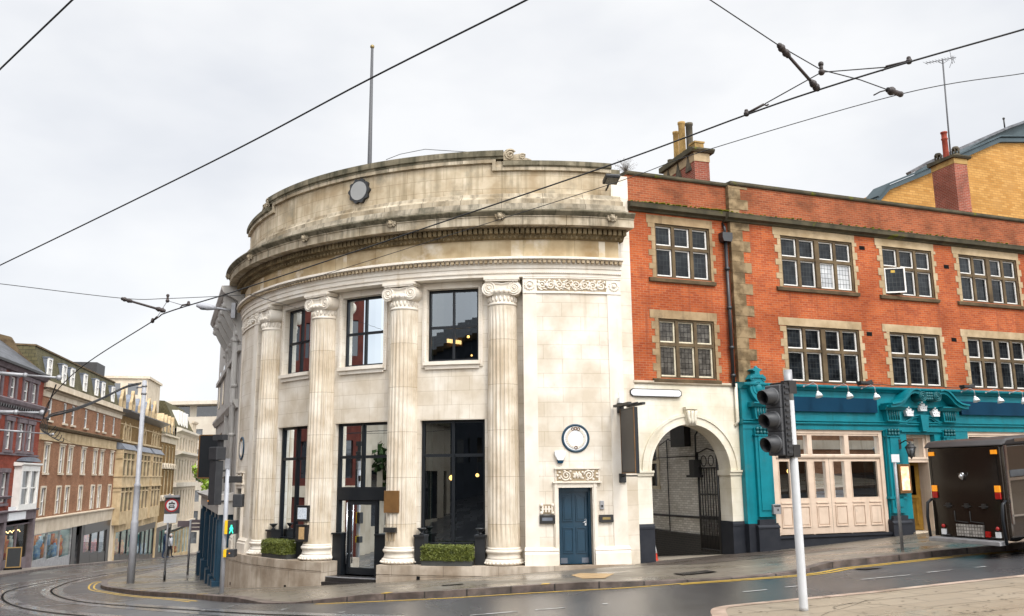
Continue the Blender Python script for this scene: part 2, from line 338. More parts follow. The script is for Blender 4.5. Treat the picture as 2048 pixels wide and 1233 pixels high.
# ---------------------------------------------------------------- mesh builder
ORG = {}
class MB:
    def __init__(s): s.v = []; s.f = []; s.uv = []; s.sm = []; s.smooth = False
    def face(s, pts, uv=None):
        b = len(s.v); s.v += [tuple(map(float, p)) for p in pts]; s.f.append(list(range(b, b + len(pts))))
        s.uv.append(uv or [(p[0] + p[1], p[2]) for p in pts]); s.sm.append(s.smooth)
        return s
    def grid(s, P, uv=None, cu=False, cv=False, smooth=True):
        n, m = len(P), len(P[0]); b = len(s.v)
        for row in P: s.v += [tuple(map(float, p)) for p in row]
        for i in range(n if cu else n - 1):
            for j in range(m if cv else m - 1):
                i2, j2 = (i + 1) % n, (j + 1) % m
                s.f.append([b + i * m + j, b + i2 * m + j, b + i2 * m + j2, b + i * m + j2])
                if uv: s.uv.append([uv[i][j], uv[i2][j] if i2 else uv[i][j], uv[i2][j2] if i2 and j2 else uv[i][j], uv[i][j2] if j2 else uv[i][j]])
                else: s.uv.append([(i, j), (i + 1, j), (i + 1, j + 1), (i, j + 1)])
                s.sm.append(smooth)
        return s
    def box(s, T, u0, u1, d0, d1, z0, z1, nu=1):
        k = T.us
        for i in range(nu):
            a, b = u0 + (u1 - u0) * i / nu, u0 + (u1 - u0) * (i + 1) / nu
            s.face([T(a, d1, z0), T(b, d1, z0), T(b, d1, z1), T(a, d1, z1)], [(a * k, z0), (b * k, z0), (b * k, z1), (a * k, z1)])
            s.face([T(b, d0, z0), T(a, d0, z0), T(a, d0, z1), T(b, d0, z1)], [(b * k, z0), (a * k, z0), (a * k, z1), (b * k, z1)])
            s.face([T(a, d1, z1), T(b, d1, z1), T(b, d0, z1), T(a, d0, z1)], [(a * k, d1), (b * k, d1), (b * k, d0), (a * k, d0)])
            s.face([T(a, d0, z0), T(b, d0, z0), T(b, d1, z0), T(a, d1, z0)], [(a * k, d0), (b * k, d0), (b * k, d1), (a * k, d1)])
        for a in (u0, u1):
            s.face([T(a, d0, z0), T(a, d1, z0), T(a, d1, z1), T(a, d0, z1)], [(d0, z0), (d1, z0), (d1, z1), (d0, z1)])
        return s
    def sweep(s, T, prof, u0, u1, nu=1):
        k = T.us; L = [0.]
        n = len(prof)
        for i in range(n): a, b = prof[i], prof[(i + 1) % n]; L.append(L[-1] + math.hypot(a[0] - b[0], a[1] - b[1]))
        for i in range(nu):
            a, b = u0 + (u1 - u0) * i / nu, u0 + (u1 - u0) * (i + 1) / nu
            for j in range(n):
                p, q = prof[j], prof[(j + 1) % n]
                s.face([T(a, *p), T(b, *p), T(b, *q), T(a, *q)], [(a * k, p[1]), (b * k, p[1]), (b * k, q[1] + 1e-4), (a * k, q[1] + 1e-4)])
        for a in (u0, u1): s.face([T(a, *p) for p in prof], [(p[0], p[1]) for p in prof])
        return s
    def wall(s, T, u0, u1, z0, z1, d, holes=(), depth=.2, du=None):
        us = {u0, u1}; zs = {z0, z1}
        for h in holes: us |= {h[0], h[1]}; zs |= {h[2], h[3]}
        us = sorted(x for x in us if min(u0, u1) - 1e-6 <= x <= max(u0, u1) + 1e-6)
        if du:
            o = []
            for a, b in zip(us, us[1:]):
                n = max(1, int(math.ceil((b - a) / du))); o += [a + (b - a) * i / n for i in range(n)]
            us = o + [us[-1]]
        zs = sorted(x for x in zs if z0 - 1e-6 <= x <= z1 + 1e-6); k = T.us
        for a, b in zip(us, us[1:]):
            for p, q in zip(zs, zs[1:]):
                mu, mz = (a + b) / 2, (p + q) / 2
                if any(h[0] < mu < h[1] and h[2] < mz < h[3] for h in holes): continue
                s.face([T(a, d, p), T(b, d, p), T(b, d, q), T(a, d, q)], [(a * k, p), (b * k, p), (b * k, q), (a * k, q)])
        for h in holes:
            for a in (h[0], h[1]):
                s.face([T(a, d, h[2]), T(a, d, h[3]), T(a, d - depth, h[3]), T(a, d - depth, h[2])], [(d, h[2]), (d, h[3]), (d - depth, h[3]), (d - depth, h[2])])
            n = max(1, int(math.ceil((h[1] - h[0]) / du))) if du else 1
            for i in range(n):
                a, b = h[0] + (h[1] - h[0]) * i / n, h[0] + (h[1] - h[0]) * (i + 1) / n
                for z in (h[2], h[3]):
                    s.face([T(a, d, z), T(b, d, z), T(b, d - depth, z), T(a, d - depth, z)], [(a * k, d), (b * k, d), (b * k, d - depth), (a * k, d - depth)])
        return s
    def prism(s, T, poly, d0, d1):
        k = T.us
        s.face([T(u, d1, z) for u, z in poly], [(u * k, z) for u, z in poly])
        s.face([T(u, d0, z) for u, z in reversed(poly)], [(u * k, z) for u, z in reversed(poly)])
        n = len(poly); L = 0
        for i in range(n):
            a, b = poly[i], poly[(i + 1) % n]; L2 = L + math.hypot((a[0] - b[0]) * k, a[1] - b[1])
            s.face([T(a[0], d0, a[1]), T(b[0], d0, b[1]), T(b[0], d1, b[1]), T(a[0], d1, a[1])], [(L, d0), (L2, d0), (L2, d1), (L, d1)]); L = L2
        return s
    def ribbon(s, T, path, t, d0, d1):
        """a band of thickness t following a path (u,z), extruded d0..d1"""
        up, dn = [], []
        for i, (u, z) in enumerate(path):
            a = path[max(0, i - 1)]; b = path[min(len(path) - 1, i + 1)]
            tx, tz = b[0] - a[0], b[1] - a[1]; l = math.hypot(tx, tz) or 1
            up.append((u - tz / l * t / 2, z + tx / l * t / 2)); dn.append((u + tz / l * t / 2, z - tx / l * t / 2))
        for i in range(len(path) - 1): s.prism(T, [up[i], up[i + 1], dn[i + 1], dn[i]], d0, d1)
        return s
    def tube(s, pts, r, n=8, cap=True):
        pts = [Vector(p) for p in pts]; R = r if isinstance(r, (list, tuple)) else [r] * len(pts)
        P = []; N = None
        for i, p in enumerate(pts):
            t = (pts[min(i + 1, len(pts) - 1)] - pts[max(i - 1, 0)])
            if t.length < 1e-9: t = Vector((0, 0, 1))
            t.normalize()
            if N is None: N = t.orthogonal().normalized()
            else:
                N = (N - t * N.dot(t))
                N = N.normalized() if N.length > 1e-6 else t.orthogonal().normalized()
            B = t.cross(N)
            P.append([p + (N * math.cos(2 * math.pi * j / n) + B * math.sin(2 * math.pi * j / n)) * R[i] for j in range(n)])
        s.grid(P, cv=True)
        if cap:
            s.face(list(reversed(P[0]))); s.face(P[-1])
        return s
    def lathe(s, o, prof, n=24, shape=None, cap=True, axis=None):
        """profile (r,z) about a vertical axis through o (or along axis vector)"""
        o = Vector(o)
        if axis is None: A, X, Y = Vector((0, 0, 1)), Vector((1, 0, 0)), Vector((0, 1, 0))
        else: A = Vector(axis).normalized(); X = A.orthogonal().normalized(); Y = A.cross(X)
        P = []
        for r, z in prof:
            row = []
            for j in range(n):
                a = 2 * math.pi * j / n; q = r * (shape(j, n, z) if shape else 1)
                row.append(o + A * z + (X * math.cos(a) + Y * math.sin(a)) * q)
            P.append(row)
        uv = [[(2 * math.pi * .5 * j / n, z) for j in range(n)] for r, z in prof]
        s.grid(P, uv, cv=True, smooth=shape is None)
        if cap: s.face(list(reversed(P[0]))); s.face(P[-1])
        return s
    def ball(s, c, r, n=8, sc=(1, 1, 1)):
        m = max(4, n // 2 + 1)
        P = [[(c[0] + r * sc[0] * math.sin(math.pi * i / m) * math.cos(2 * math.pi * j / n), c[1] + r * sc[1] * math.sin(math.pi * i / m) * math.sin(2 * math.pi * j / n), c[2] + r * sc[2] * math.cos(math.pi * i / m)) for j in range(n)] for i in range(m + 1)]
        return s.grid(P, cv=True)
    def leaf(s, p, size, n=None):
        t = Vector((random.gauss(0, 1), random.gauss(0, 1), random.gauss(0, 1))).normalized()
        w = (n or Vector((random.gauss(0, 1), random.gauss(0, 1), random.gauss(0, 1)))).cross(t)
        if w.length < 1e-4: w = t.orthogonal()
        w.normalize(); p = Vector(p)
        return s.face([p - t * size, p + w * size * .5, p + t * size, p - w * size * .5])
    def build(s, name, mat, parent=None, loc=None, bevel=0, **k):
        org = Vector((0, 0, 0))
        if parent is not None: org = Vector(ORG[parent])
        elif loc is not None: org = Vector(loc)
        me = bpy.data.meshes.new(name)
        me.from_pydata([(x - org.x, y - org.y, z - org.z) for x, y, z in s.v], [], s.f)
        uv = me.uv_layers.new(name='uv')
        flat = [c for f in s.uv for p in f for c in p]
        uv.data.foreach_set('uv', flat)
        me.polygons.foreach_set('use_smooth', s.sm)
        me.materials.append(MATS[mat] if isinstance(mat, str) else mat)
        bm = bmesh.new(); bm.from_mesh(me)
        bmesh.ops.remove_doubles(bm, verts=bm.verts, dist=1e-5)
        bmesh.ops.recalc_face_normals(bm, faces=bm.faces)
        bm.to_mesh(me); bm.free(); me.update()
        o = bpy.data.objects.new(name, me); COL.objects.link(o)
        ORG[o] = tuple(org)
        if parent is not None: o.parent = parent
        else: o.location = org
        if bevel:
            b = o.modifiers.new('bevel', 'BEVEL'); b.width = bevel; b.segments = 2; b.limit_method = 'ANGLE'
        tag(o, **k)
        return o
def tag(o, label=None, cat=None, group=None, kind=None):
    if label: o['label'] = label
    if cat: o['category'] = cat
    if group: o['group'] = group
    if kind: o['kind'] = kind
    return o
def thing(name, label, cat, loc, group=None):
    o = bpy.data.objects.new(name, None); COL.objects.link(o); o.location = loc; o.empty_display_size = .3
    ORG[o] = tuple(loc); return tag(o, label, cat, group)
def bx(T, *a, **k): return MB().box(T, *a, **k)
def arc(cu, cz, r, a0, a1, n, rz_=None): return [(cu + r * math.cos(rad(a0 + (a1 - a0) * i / n)), cz + (rz_ or r) * math.sin(rad(a0 + (a1 - a0) * i / n))) for i in range(n + 1)]
def spiral(cu, cz, r0, r1, turns, a0, n=40, sg=1):
    return [(cu + (r0 + (r1 - r0) * (i / n) ** .8) * math.cos(rad(a0) + sg * turns * 2 * math.pi * i / n), cz + (r0 + (r1 - r0) * (i / n) ** .8) * math.sin(rad(a0) + sg * turns * 2 * math.pi * i / n)) for i in range(n + 1)]

# ---------------------------------------------------------------- draped sheets
def drape(name, poly, zf, mat, step=1.2, kind='structure', skirt=0):
    bm = bmesh.new()
    f = bm.faces.new([bm.verts.new((p[0], p[1], 0)) for p in poly])
    bmesh.ops.triangulate(bm, faces=[f])
    xs = [p[0] for p in poly]; ys = [p[1] for p in poly]
    for ax, lo, hi in ((0, min(xs), max(xs)), (1, min(ys), max(ys))):
        k = math.ceil(lo / step) * step
        while k < hi:
            no = (1, 0, 0) if ax == 0 else (0, 1, 0)
            bmesh.ops.bisect_plane(bm, geom=bm.verts[:] + bm.edges[:] + bm.faces[:], plane_co=(k if ax == 0 else 0, k if ax else 0, 0), plane_no=no)
            k += step
    for v in bm.verts: v.co.z = zf(v.co.x, v.co.y)
    bmesh.ops.recalc_face_normals(bm, faces=bm.faces)
    if sum(g.normal.z for g in bm.faces) < 0: bmesh.ops.reverse_faces(bm, faces=bm.faces)
    me = bpy.data.meshes.new(name); bm.to_mesh(me); bm.free(); me.materials.append(MATS[mat])
    for p in me.polygons: p.use_smooth = True
    o = bpy.data.objects.new(name, me); COL.objects.link(o); ORG[o] = (0, 0, 0)
    return tag(o, kind=kind)
def smooth_path(P, n=6):
    P = [np.array(p[:2], float) for p in P]; o = []
    for i in range(len(P) - 1):
        p0, p1, p2, p3 = P[max(0, i - 1)], P[i], P[i + 1], P[min(len(P) - 1, i + 2)]
        for k in range(n):
            t = k / n
            o.append(.5 * ((2 * p1) + (-p0 + p2) * t + (2 * p0 - 5 * p1 + 4 * p2 - p3) * t * t + (-p0 + 3 * p1 - 3 * p2 + p3) * t ** 3))
    o.append(P[-1]); return o
def resample(P, step):
    P = [np.array(p[:2], float) for p in P]; o = [P[0]]
    for a, b in zip(P, P[1:]):
        n = max(1, int(np.linalg.norm(b - a) / step)); o += [a + (b - a) * (i + 1) / n for i in range(n)]
    return o
def offset_path(P, d):
    o = []
    for i, p in enumerate(P):
        t = P[min(i + 1, len(P) - 1)] - P[max(i - 1, 0)]; t = t / (np.linalg.norm(t) or 1)
        o.append(p + np.array([-t[1], t[0]]) * d)
    return o
def strip(name, P, a, b, zf, mat, mb=None, dash=None, kind='structure', build=True):
    """a ribbon between lateral offsets a and b of path P, laid on the ground"""
    m = mb or MB(); A = offset_path(P, a); B = offset_path(P, b); l = 0
    for i in range(len(P) - 1):
        dl = float(np.linalg.norm(P[i + 1] - P[i]))
        if dash is None or (l % (dash[0] + dash[1])) < dash[0]:
            q = [A[i], A[i + 1], B[i + 1], B[i]]
            m.face([(p[0], p[1], zf(p[0], p[1])) for p in q], [(l, a), (l + dl, a), (l + dl, b), (l, b)])
        l += dl
    if not build: return m
    return m.build(name, mat, kind=kind)

# ================================================================ GROUND
# kerb line of the bank's pavement: left island tip, front, arch crossing, up the hill
kp = [(470, 1116), (410, 1124), (373, 1128.5), (330, 1138), (281, 1149), (232, 1157), (208, 1163), (202, 1170), (208, 1175.5), (235, 1180), (280, 1185.5), (342, 1189.6), (396, 1193.4), (444, 1197.5), (500, 1200), (547, 1201), (625, 1199), (700, 1196), (891, 1187), (1052, 1177), (1247, 1166), (1366, 1157), (1480, 1149), (1595, 1140), (1656, 1130), (1715, 1123.5), (1895, 1104.5), (1997, 1096)]
KB = [gnd(x, y, -.05)[:2] for x, y in kp]
KB = smooth_path(KB, 5)
KB = KB + [KB[-1] + np.array([math.cos(rad(20)), math.sin(rad(20))]) * t for t in (4, 8, 14, 22, 30)]
_drops = [(gnd(520, 1201)[:2], 2.0), (gnd(1480, 1149)[:2], 2.3), (gnd(1400, 1155)[:2], 1.2), (gnd(1560, 1143)[:2], .9)]
def pz(x, y):
    k = 0
    for c, r in _drops:
        dd = math.hypot(x - c[0], y - c[1]); k = max(k, min(1, max(0, 1.35 - dd / r)))
    return gz(x, y) - .115 * k
def rzz(x, y): return rz(x, y)
# the far street kerb and the near island kerb
KL = resample([LS(u, 2.6, 0)[:2] for u in (-34, -20, -10, 0, 20, 40, 60, 84, 110, 140)], 2.0)
ki = [(1700, 1420), (1540, 1320), (1440, 1256), (1425, 1236), (1424, 1227), (1434, 1221.5), (1466, 1216.5), (1560, 1207), (1725, 1191), (1900, 1171.5), (2048, 1156)]
KI = [gnd(x, y, -.04)[:2] for x, y in ki]
KI = smooth_path(KI, 5)
KI = KI + [KI[-1] + np.array([math.cos(rad(18)), math.sin(rad(18))]) * t for t in (3, 7, 14, 24)]

S = 150
drape('road', [(-S, -40), (60, -40), (60, 60), (60, 200), (-S, 200)], rzz, 'asphalt', 2.0)
bank_back = [(45, 60), (0, 60), (-6, 48), (-16, 75), (-14, 60)]
drape('bank_pavement', [tuple(p) for p in KB] + [(44, 70), (0, 70), (-15, 62)], pz, 'pavement_flag', 1.1)
drape('far_pavement', [tuple(p) for p in KL] + [LS(140, -1, 0)[:2], LS(-34, -1, 0)[:2]], gz, 'far_flag', 2.0)
drape('near_pavement', [tuple(p) for p in KI] + [(45, 2), (40, -20), (4, -20)], gz, 'island_flag', 1.1)
def kerb(name, P, zf, mat, w=.28, sd=1):
    m = MB(); A = P; B = offset_path(P, sd * w); A2 = offset_path(P, -sd * .012); l = 0
    for i in range(len(P) - 1):
        dl = float(np.linalg.norm(P[i + 1] - P[i])); z = lambda p, o=0: (p[0], p[1], o)
        a, b, c, d = A2[i], A2[i + 1], B[i + 1], B[i]
        za, zb = zf(*A[i]) + .006, zf(*A[i + 1]) + .006
        m.face([(a[0], a[1], za), (b[0], b[1], zb), (c[0], c[1], zf(*c) + .006), (d[0], d[1], zf(*d) + .006)], [(l, .05), (l + dl, .05), (l + dl, w), (l, w)])
        m.face([(a[0], a[1], rz(*a) - .05), (b[0], b[1], rz(*b) - .05), (b[0], b[1], zb), (a[0], a[1], za)], [(l, 1), (l + dl, 1), (l + dl, 1.2), (l, 1.2)])
        l += dl
    return m.build(name, mat, kind='structure')
KB2 = resample(KB, .5); KI2 = resample(KI, .5)
kerb('bank_kerb', KB2, pz, 'kerb_stone', .26, 1)
kerb('near_kerb', KI2, gz, 'kerb_pale', .2, -1)
kerb('far_kerb', KL, gz, 'kerb_stone', .2, 1)
# setts across the archway entrance, asphalt patch, drain covers
ap = [BR(0.4, -.4, 0), BR(3.35, -.4, 0), BR(4.6, 1.2, 0), BR(5.2, 3.3, 0), BR(-.2, 3.6, 0), BR(-.6, 1.5, 0)]
drape('arch_crossing', [p[:2] for p in ap], lambda x, y: pz(x, y) + .006, 'sett_dark', .8)
pp = [gnd(1142, 1151), (gnd(1165, 1158)), gnd(1210, 1157), gnd(1229, 1148), gnd(1160, 1147)]
drape('pavement_patch', [p[:2] for p in pp], lambda x, y: pz(x, y) + .005, 'patch_sand', .8)
fp_ = [BR(.42, -.3, 0), BR(3.3, -.3, 0), BR(3.3, -9.5, 0), BR(.42, -9.5, 0)]
drape('passage_floor', [p[:2] for p in fp_], lambda x, y: pz(x, y) + .004, 'passage_concrete', .8)
# yellow lines along the kerb
i0 = min(range(len(KB2)), key=lambda i: np.linalg.norm(KB2[i] - gnd(600, 1202)[:2]))
i1 = min(range(len(KB2)), key=lambda i: np.linalg.norm(KB2[i] - gnd(1370, 1158)[:2]))
ia = min(range(len(KB2)), key=lambda i: np.linalg.norm(KB2[i] - gnd(232, 1157)[:2]))
ib = min(range(len(KB2)), key=lambda i: np.linalg.norm(KB2[i] - gnd(400, 1194)[:2]))
zl = lambda x, y: rz(x, y) + .005
strip('yellow_line', KB2[i0:], -.42, -.29, zl, 'line_yellow')
strip('yellow_line', KB2[i1:], -.66, -.55, zl, 'line_yellow')
strip('yellow_line', KB2[ia:ib], -.32, -.24, zl, 'line_yellow')
strip('yellow_line', KB2[ia:ib], -.52, -.44, zl, 'line_yellow')
m = MB()
for px, py in ((280, 1184), (342, 1188), (398, 1191), (408, 1190), (424, 1189), (758, 1192), (1087, 1174)):
    c = gnd(px, py, -.02)[:2]; i = min(range(1, len(KB2) - 1), key=lambda i: np.linalg.norm(KB2[i] - c)); t = KB2[i + 1] - KB2[i]; t = t / np.linalg.norm(t)
    strip('', [KB2[i] - t * .09, KB2[i] + t * .09], -.02, .27, lambda x, y: pz(x, y) + .012, '', mb=m, build=False)
m.build('kerb_marking', 'line_yellow', kind='structure')
# white dashes
m = MB()
def dash(a, b, w=.075):
    A, B = gnd(*a, -KERB)[:2], gnd(*b, -KERB)[:2]; strip('', resample([A, B], .6), -w / 2, w / 2, lambda x, y: rz(x, y) + .009, '', mb=m, build=False)
for a, b in (((0, 1173), (37, 1166)), ((56, 1163), (102, 1157)), ((120, 1153), (160, 1148.5)), ((176, 1146), (219, 1139)), ((230, 1137), (262, 1132)), ((275, 1130), (300, 1126)),
             ((0, 1220), (50, 1215.5)), ((70, 1214), (165, 1207)), ((200, 1204.5), (297, 1198)),
             ((940, 1232), (1035, 1224)), ((1070, 1221), (1130, 1216.5)), ((1205, 1209.5), (1216, 1208.5)), ((1486, 1185), (1534, 1180.5)), ((1571, 1175.5), (1597, 1173)),
             ((1723, 1160), (1820, 1151)), ((1854, 1146), (1905, 1141)), ((1952, 1136), (1972, 1134))): dash(a, b)
m.build('white_line', 'line_white', kind='structure')
m = MB()
for a, b in (((458, 1214), (468, 1213)), ((563, 1220), (575, 1219)), ((678, 1226), (690, 1225)), ((400, 1222), (410, 1221))): dash(a, b, .16)
m.build('crossing_stud', 'line_white', kind='structure')
# tram rails: two grooved rails in a concrete band, coming round the corner
ra = [(430, 1128), (330, 1138), (205, 1150), (120, 1161), (60, 1172), (20, 1182), (5, 1193), (14, 1206), (60, 1220), (160, 1232), (330, 1246), (600, 1262), (900, 1280)]
rb = [(440, 1118), (410, 1122), (273, 1141), (205, 1151), (147, 1163), (116, 1174), (103, 1182), (113, 1192), (160, 1204), (273, 1214), (410, 1223), (547, 1230.5), (760, 1238), (1000, 1250)]
for k, pl in enumerate((ra, rb)):
    P = resample(smooth_path([gnd(x, y, -KERB)[:2] for x, y in pl], 6), .5)
    strip('track_bed', P, -.42, .42, lambda x, y: rz(x, y) + .003 + .001 * k, 'track_concrete')
    strip('tram_rail', P, -.085, .085, lambda x, y: rz(x, y) + .008, 'rail_steel')
    strip('rail_groove', P, -.05, .03, lambda x, y: rz(x, y) + .011, 'groove')

# drain and inspection covers
def cover(name, px, py, w, l, deg, zf, mat='rail_steel'):
    c = gnd(px, py, -.06); T = Fr(c[0], c[1], deg); m = MB()
    fr = [(-w / 2, -l / 2), (w / 2, -l / 2), (w / 2, l / 2), (-w / 2, l / 2)]
    P = [T(a, b, 0) for a, b in fr]; m.face([(p[0], p[1], zf(p[0], p[1]) + .012) for p in P])
    o = m.build(name, 'groove', kind='structure')
    m = MB()
    for i in range(4):
        for j in range(3):
            q = [(-w / 2 + .03 + i * (w - .06) / 4, -l / 2 + .03 + j * (l - .06) / 3), (-w / 2 + .02 + (i + 1) * (w - .06) / 4, -l / 2 + .02 + (j + 1) * (l - .06) / 3)]
            P = [T(q[0][0], q[0][1], 0), T(q[1][0], q[0][1], 0), T(q[1][0], q[1][1], 0), T(q[0][0], q[1][1], 0)]
            m.face([(p[0], p[1], zf(p[0], p[1]) + .017) for p in P])
    m.build('cover_plate', mat, o)
cover('drain_cover', 1735, 1132, .45, .4, 20, rz, 'iron_black' if 'iron_black' in MATS else 'rail_steel')
cover('inspection_cover', 1390, 1148, .9, .45, 20, lambda x, y: pz(x, y) + .008)
cover('inspection_cover', 905, 1176, .5, .35, 10, pz)
m = MB()
for (px, py), (qx, qy), w in (((1500, 1228), (2030, 1172), .009), ((1640, 1232), (1760, 1196), .008), ((1850, 1215), (2040, 1196), .009), ((1664, 1214), (1700, 1207), .014), ((1700, 1207), (1776, 1211), .014)):
    A, B = gnd(px, py)[:2], gnd(qx, qy)[:2]; random.seed(px); P = resample([A, B], .35)
    P = [p + np.array([random.gauss(0, .025), random.gauss(0, .03)]) for p in P]
    strip('', P, -w / 2, w / 2, lambda x, y: gz(x, y) + .006, '', mb=m, build=False)
m.build('pavement_crack', 'groove', kind='structure')

# gum spots and small litter on the near paving
random.seed(21); m = MB()
for q in range(130):
    px, py = random.uniform(1440, 2048), random.uniform(1165, 1240)
    c = gnd(px, py)
    if py < 1223 - (px - 1466) * .103: continue
    r = random.uniform(.012, .028); P = [(c[0] + r * math.cos(a), c[1] + r * 1.0 * math.sin(a)) for a in np.linspace(0, 6.283, 9)[:-1]]
    m.face([(x, y, gz(x, y) + .005) for x, y in P])
m.build('gum_spot', 'gum', kind='stuff')

# ================================================================ THE CURVED BANK BUILDING
TH = [3.3 + 16.264 * k for k in range(4)]
WC = [3.3 + 16.264 * (k + .5) for k in range(3)]
AX = WC[1]
mir = lambda t: 2 * AX - t
b0 = BK(AX, 11.75, 0)
BANK = thing('bank_building', 'pale stone curved classical building with four fluted columns on the street corner', 'building', (b0[0], b0[1], -3.2))
LO, HI = -15.1, mir(-15.1)
m = MB()
holes = []
for k, t in enumerate(WC):
    holes.append((t - 4.25, t + 4.25, 3.48, 5.74))
    holes.append((t - 5.25, t + 5.25, (-2.92 if k == 1 else -2.0), 1.70))
m.wall(BK, .1, mir(.1), -3.0, 5.95, 11.05, holes, .35, .9)
m.build('wall', 'stone', BANK)
# window aprons, surrounds and sills as one dressed-stone mesh per window
for k, t in enumerate(WC):
    m = MB()
    for sg in (-1, 1):
        a, b = t + sg * 4.3, t + sg * 4.95
        m.box(BK, min(a, b), max(a, b), 11.0, 11.10, 3.30, 5.93)
        for q in range(28): m.box(BK, (a + b) / 2 - .12, (a + b) / 2 + .12, 11.09, 11.12, 3.5 + q * .085, 3.545 + q * .085)
    m.box(BK, t - 4.3, t + 4.3, 11.0, 11.09, 5.74, 5.93, 4)
    m.build('window_surround', 'stone_smooth', BANK)
    m = MB(); m.box(BK, t - 4.6, t + 4.6, 10.85, 11.2, 3.36, 3.47, 4); m.box(BK, t - 4.4, t + 4.4, 10.95, 11.13, 3.24, 3.36, 4)
    w = MB()
    for a in (-4.25, -.17, 3.9): w.box(BK, t + a, t + a + .35, 10.78, 10.88, 3.48, 5.74)
    for z in (3.48, 4.52, 5.66): w.box(BK, t - 4.25, t + 4.25, 10.79, 10.87, z, z + .08, 4)
    wo = w.build('window', 'frame_black', BANK)
    m.build('sill', 'stone_smooth', wo)
    MB().wall(BK, t - 4.2, t + 4.2, 3.5, 5.7, 10.83, (), 0, 1.2).build('pane', 'glass_clear', wo)
    # ground floor
    z0 = -2.92 if k == 1 else -2.0
    w = MB()
    for a in (-5.25, -.2, 4.85): w.box(BK, t + a, t + a + .4, 10.75, 10.9, (-.67 if (k == 1 and a == -.2) else z0), 1.70)
    for z in (.60, 1.62): w.box(BK, t - 5.25, t + 5.25, 10.77, 10.88, z, z + .09, 4)
    if k == 1:
        w.box(BK, t - 5.25, t + 5.25, 10.75, 10.9, -.68, -.28, 4)
        wo = w.build('window', 'frame_black', BANK)
        MB().wall(BK, t - 4.9, t + 4.9, -.3, 1.65, 10.83, (), 0, 1.2).build('pane', 'glass_clear', wo)
        d = MB()
        for a in (-3.1, 2.5): d.box(BK, t + a, t + a + .5, 10.76, 10.86, -2.9, -.68)
        for z in (-2.9, -.82): d.box(BK, t - 3.1, t + 3.0, 10.76, 10.86, z, z + .12 if z > -2 else z + .2, 3)
        do = d.build('glass_door', 'frame_black', BANK)
        MB().wall(BK, t - 2.7, t + 2.6, -2.75, -.8, 10.81, (), 0, 1.2).build('pane', 'glass_clear', do)
        MB().tube([BK(t + 2.65, 10.95, -2.6), BK(t + 2.65, 10.95, -.75)], .022, 8).tube([BK(t + 2.65, 10.95, -2.3), BK(t + 2.65, 10.85, -2.3)], .015, 6).tube([BK(t + 2.65, 10.95, -1.0), BK(t + 2.65, 10.85, -1.0)], .015, 6).build('handle', 'chrome', do)
        for sg in (-1, 1):
            a, b = sorted((t + sg * 3.1, t + sg * 4.9)); MB().wall(BK, a, b, -1.9, -.7, 10.81, (), 0, .9).build('pane', 'glass_clear', do)
        for sg in (-1, 1):
            s = MB(); a, b = sorted((t + sg * 3.3, t + sg * 5.3)); s.box(BK, a, b, 10.7, 11.04, -2.92, -1.72, 2); s.box(BK, a, b, 10.7, 11.09, -1.72, -1.67, 2)
            s.build('side_pedestal', 'frame_black', do)
        MB().box(BK, 21.85, 31.75, 10.3, 11.72, -3.6, -3.06, 8).box(BK, 21.85, 31.75, 10.3, 11.55, -3.06, -2.92, 8).build('doorstep', 'dark_timber', do)
        MB().box(BK, 21.9, 31.7, 11.50, 11.56, -2.935, -2.91, 8).build('step_edge', 'galv', do)
    else:
        w.box(BK, t - 5.25, t + 5.25, 10.75, 10.9, z0, z0 + .1, 4)
        wo = w.build('window', 'frame_black', BANK)
        MB().wall(BK, t - 4.9, t + 4.9, z0 + .05, 1.65, 10.83, (), 0, 1.2).build('pane', 'glass_clear', wo)
        for sg in (-1, 1):
            s = MB(); a, b = sorted((t + sg * 3.9, t + sg * 5.4)); s.box(BK, a, b, 10.95, 11.3, -2.5, -1.72, 2); s.box(BK, a - .1, b + .1, 10.95, 11.35, -1.72, -1.66, 2)
            s.build('side_pedestal', 'black_paint', wo)
# floors and a dark interior behind the glass
m = MB()
m.wall(BK, -2, mir(-2), -3, 6, 7.6, (), 0, 4)
for z in (-2.93, 2.3, 2.7, 5.96):
    for i in range(16):
        a, b = -2 + (mir(-2) + 2) * i / 16, -2 + (mir(-2) + 2) * (i + 1) / 16
        m.face([BK(a, 7.6, z), BK(b, 7.6, z), BK(b, 10.72, z), BK(a, 10.72, z)])
for a in (-2, mir(-2)): m.face([BK(a, 7.6, -3), BK(a, 10.9, -3), BK(a, 10.9, 6), BK(a, 7.6, 6)])
m.build('interior', 'interior', BANK)
m = MB()
for t in (WC[0] + 5, WC[1] + 4.4, WC[2] + 4.6):
    for z0, z1 in ((-2.9, 2.2), (2.8, 5.9)):
        P = [[BK(t - .12 * q, 10.45 + .06 * math.sin(q * 2.1), z) for q in range(8)] for z in (z0, z1)]
        m.grid(P)
m.build('curtain', 'curtain', BANK)

# plinth
m = MB()
pr = [(10.4, -4.6), (11.75, -4.6), (11.75, -2.78), (11.72, -2.77), (11.72, -2.76), (11.75, -2.75), (11.75, -2.5), (10.4, -2.5)]
m.sweep(BK, pr, LO - .3, 21.85, 28); m.sweep(BK, pr, 31.75, HI + .3, 28)
m.build('plinth', 'plinth_stone', BANK)
for t, z in ((15.3, -2.83), (39.5, -3.3), (60, -3.55)): MB().box(BK, t - .25, t + .25, 11.74, 11.756, z - .05, z + .05).build('vent', 'groove', BANK)

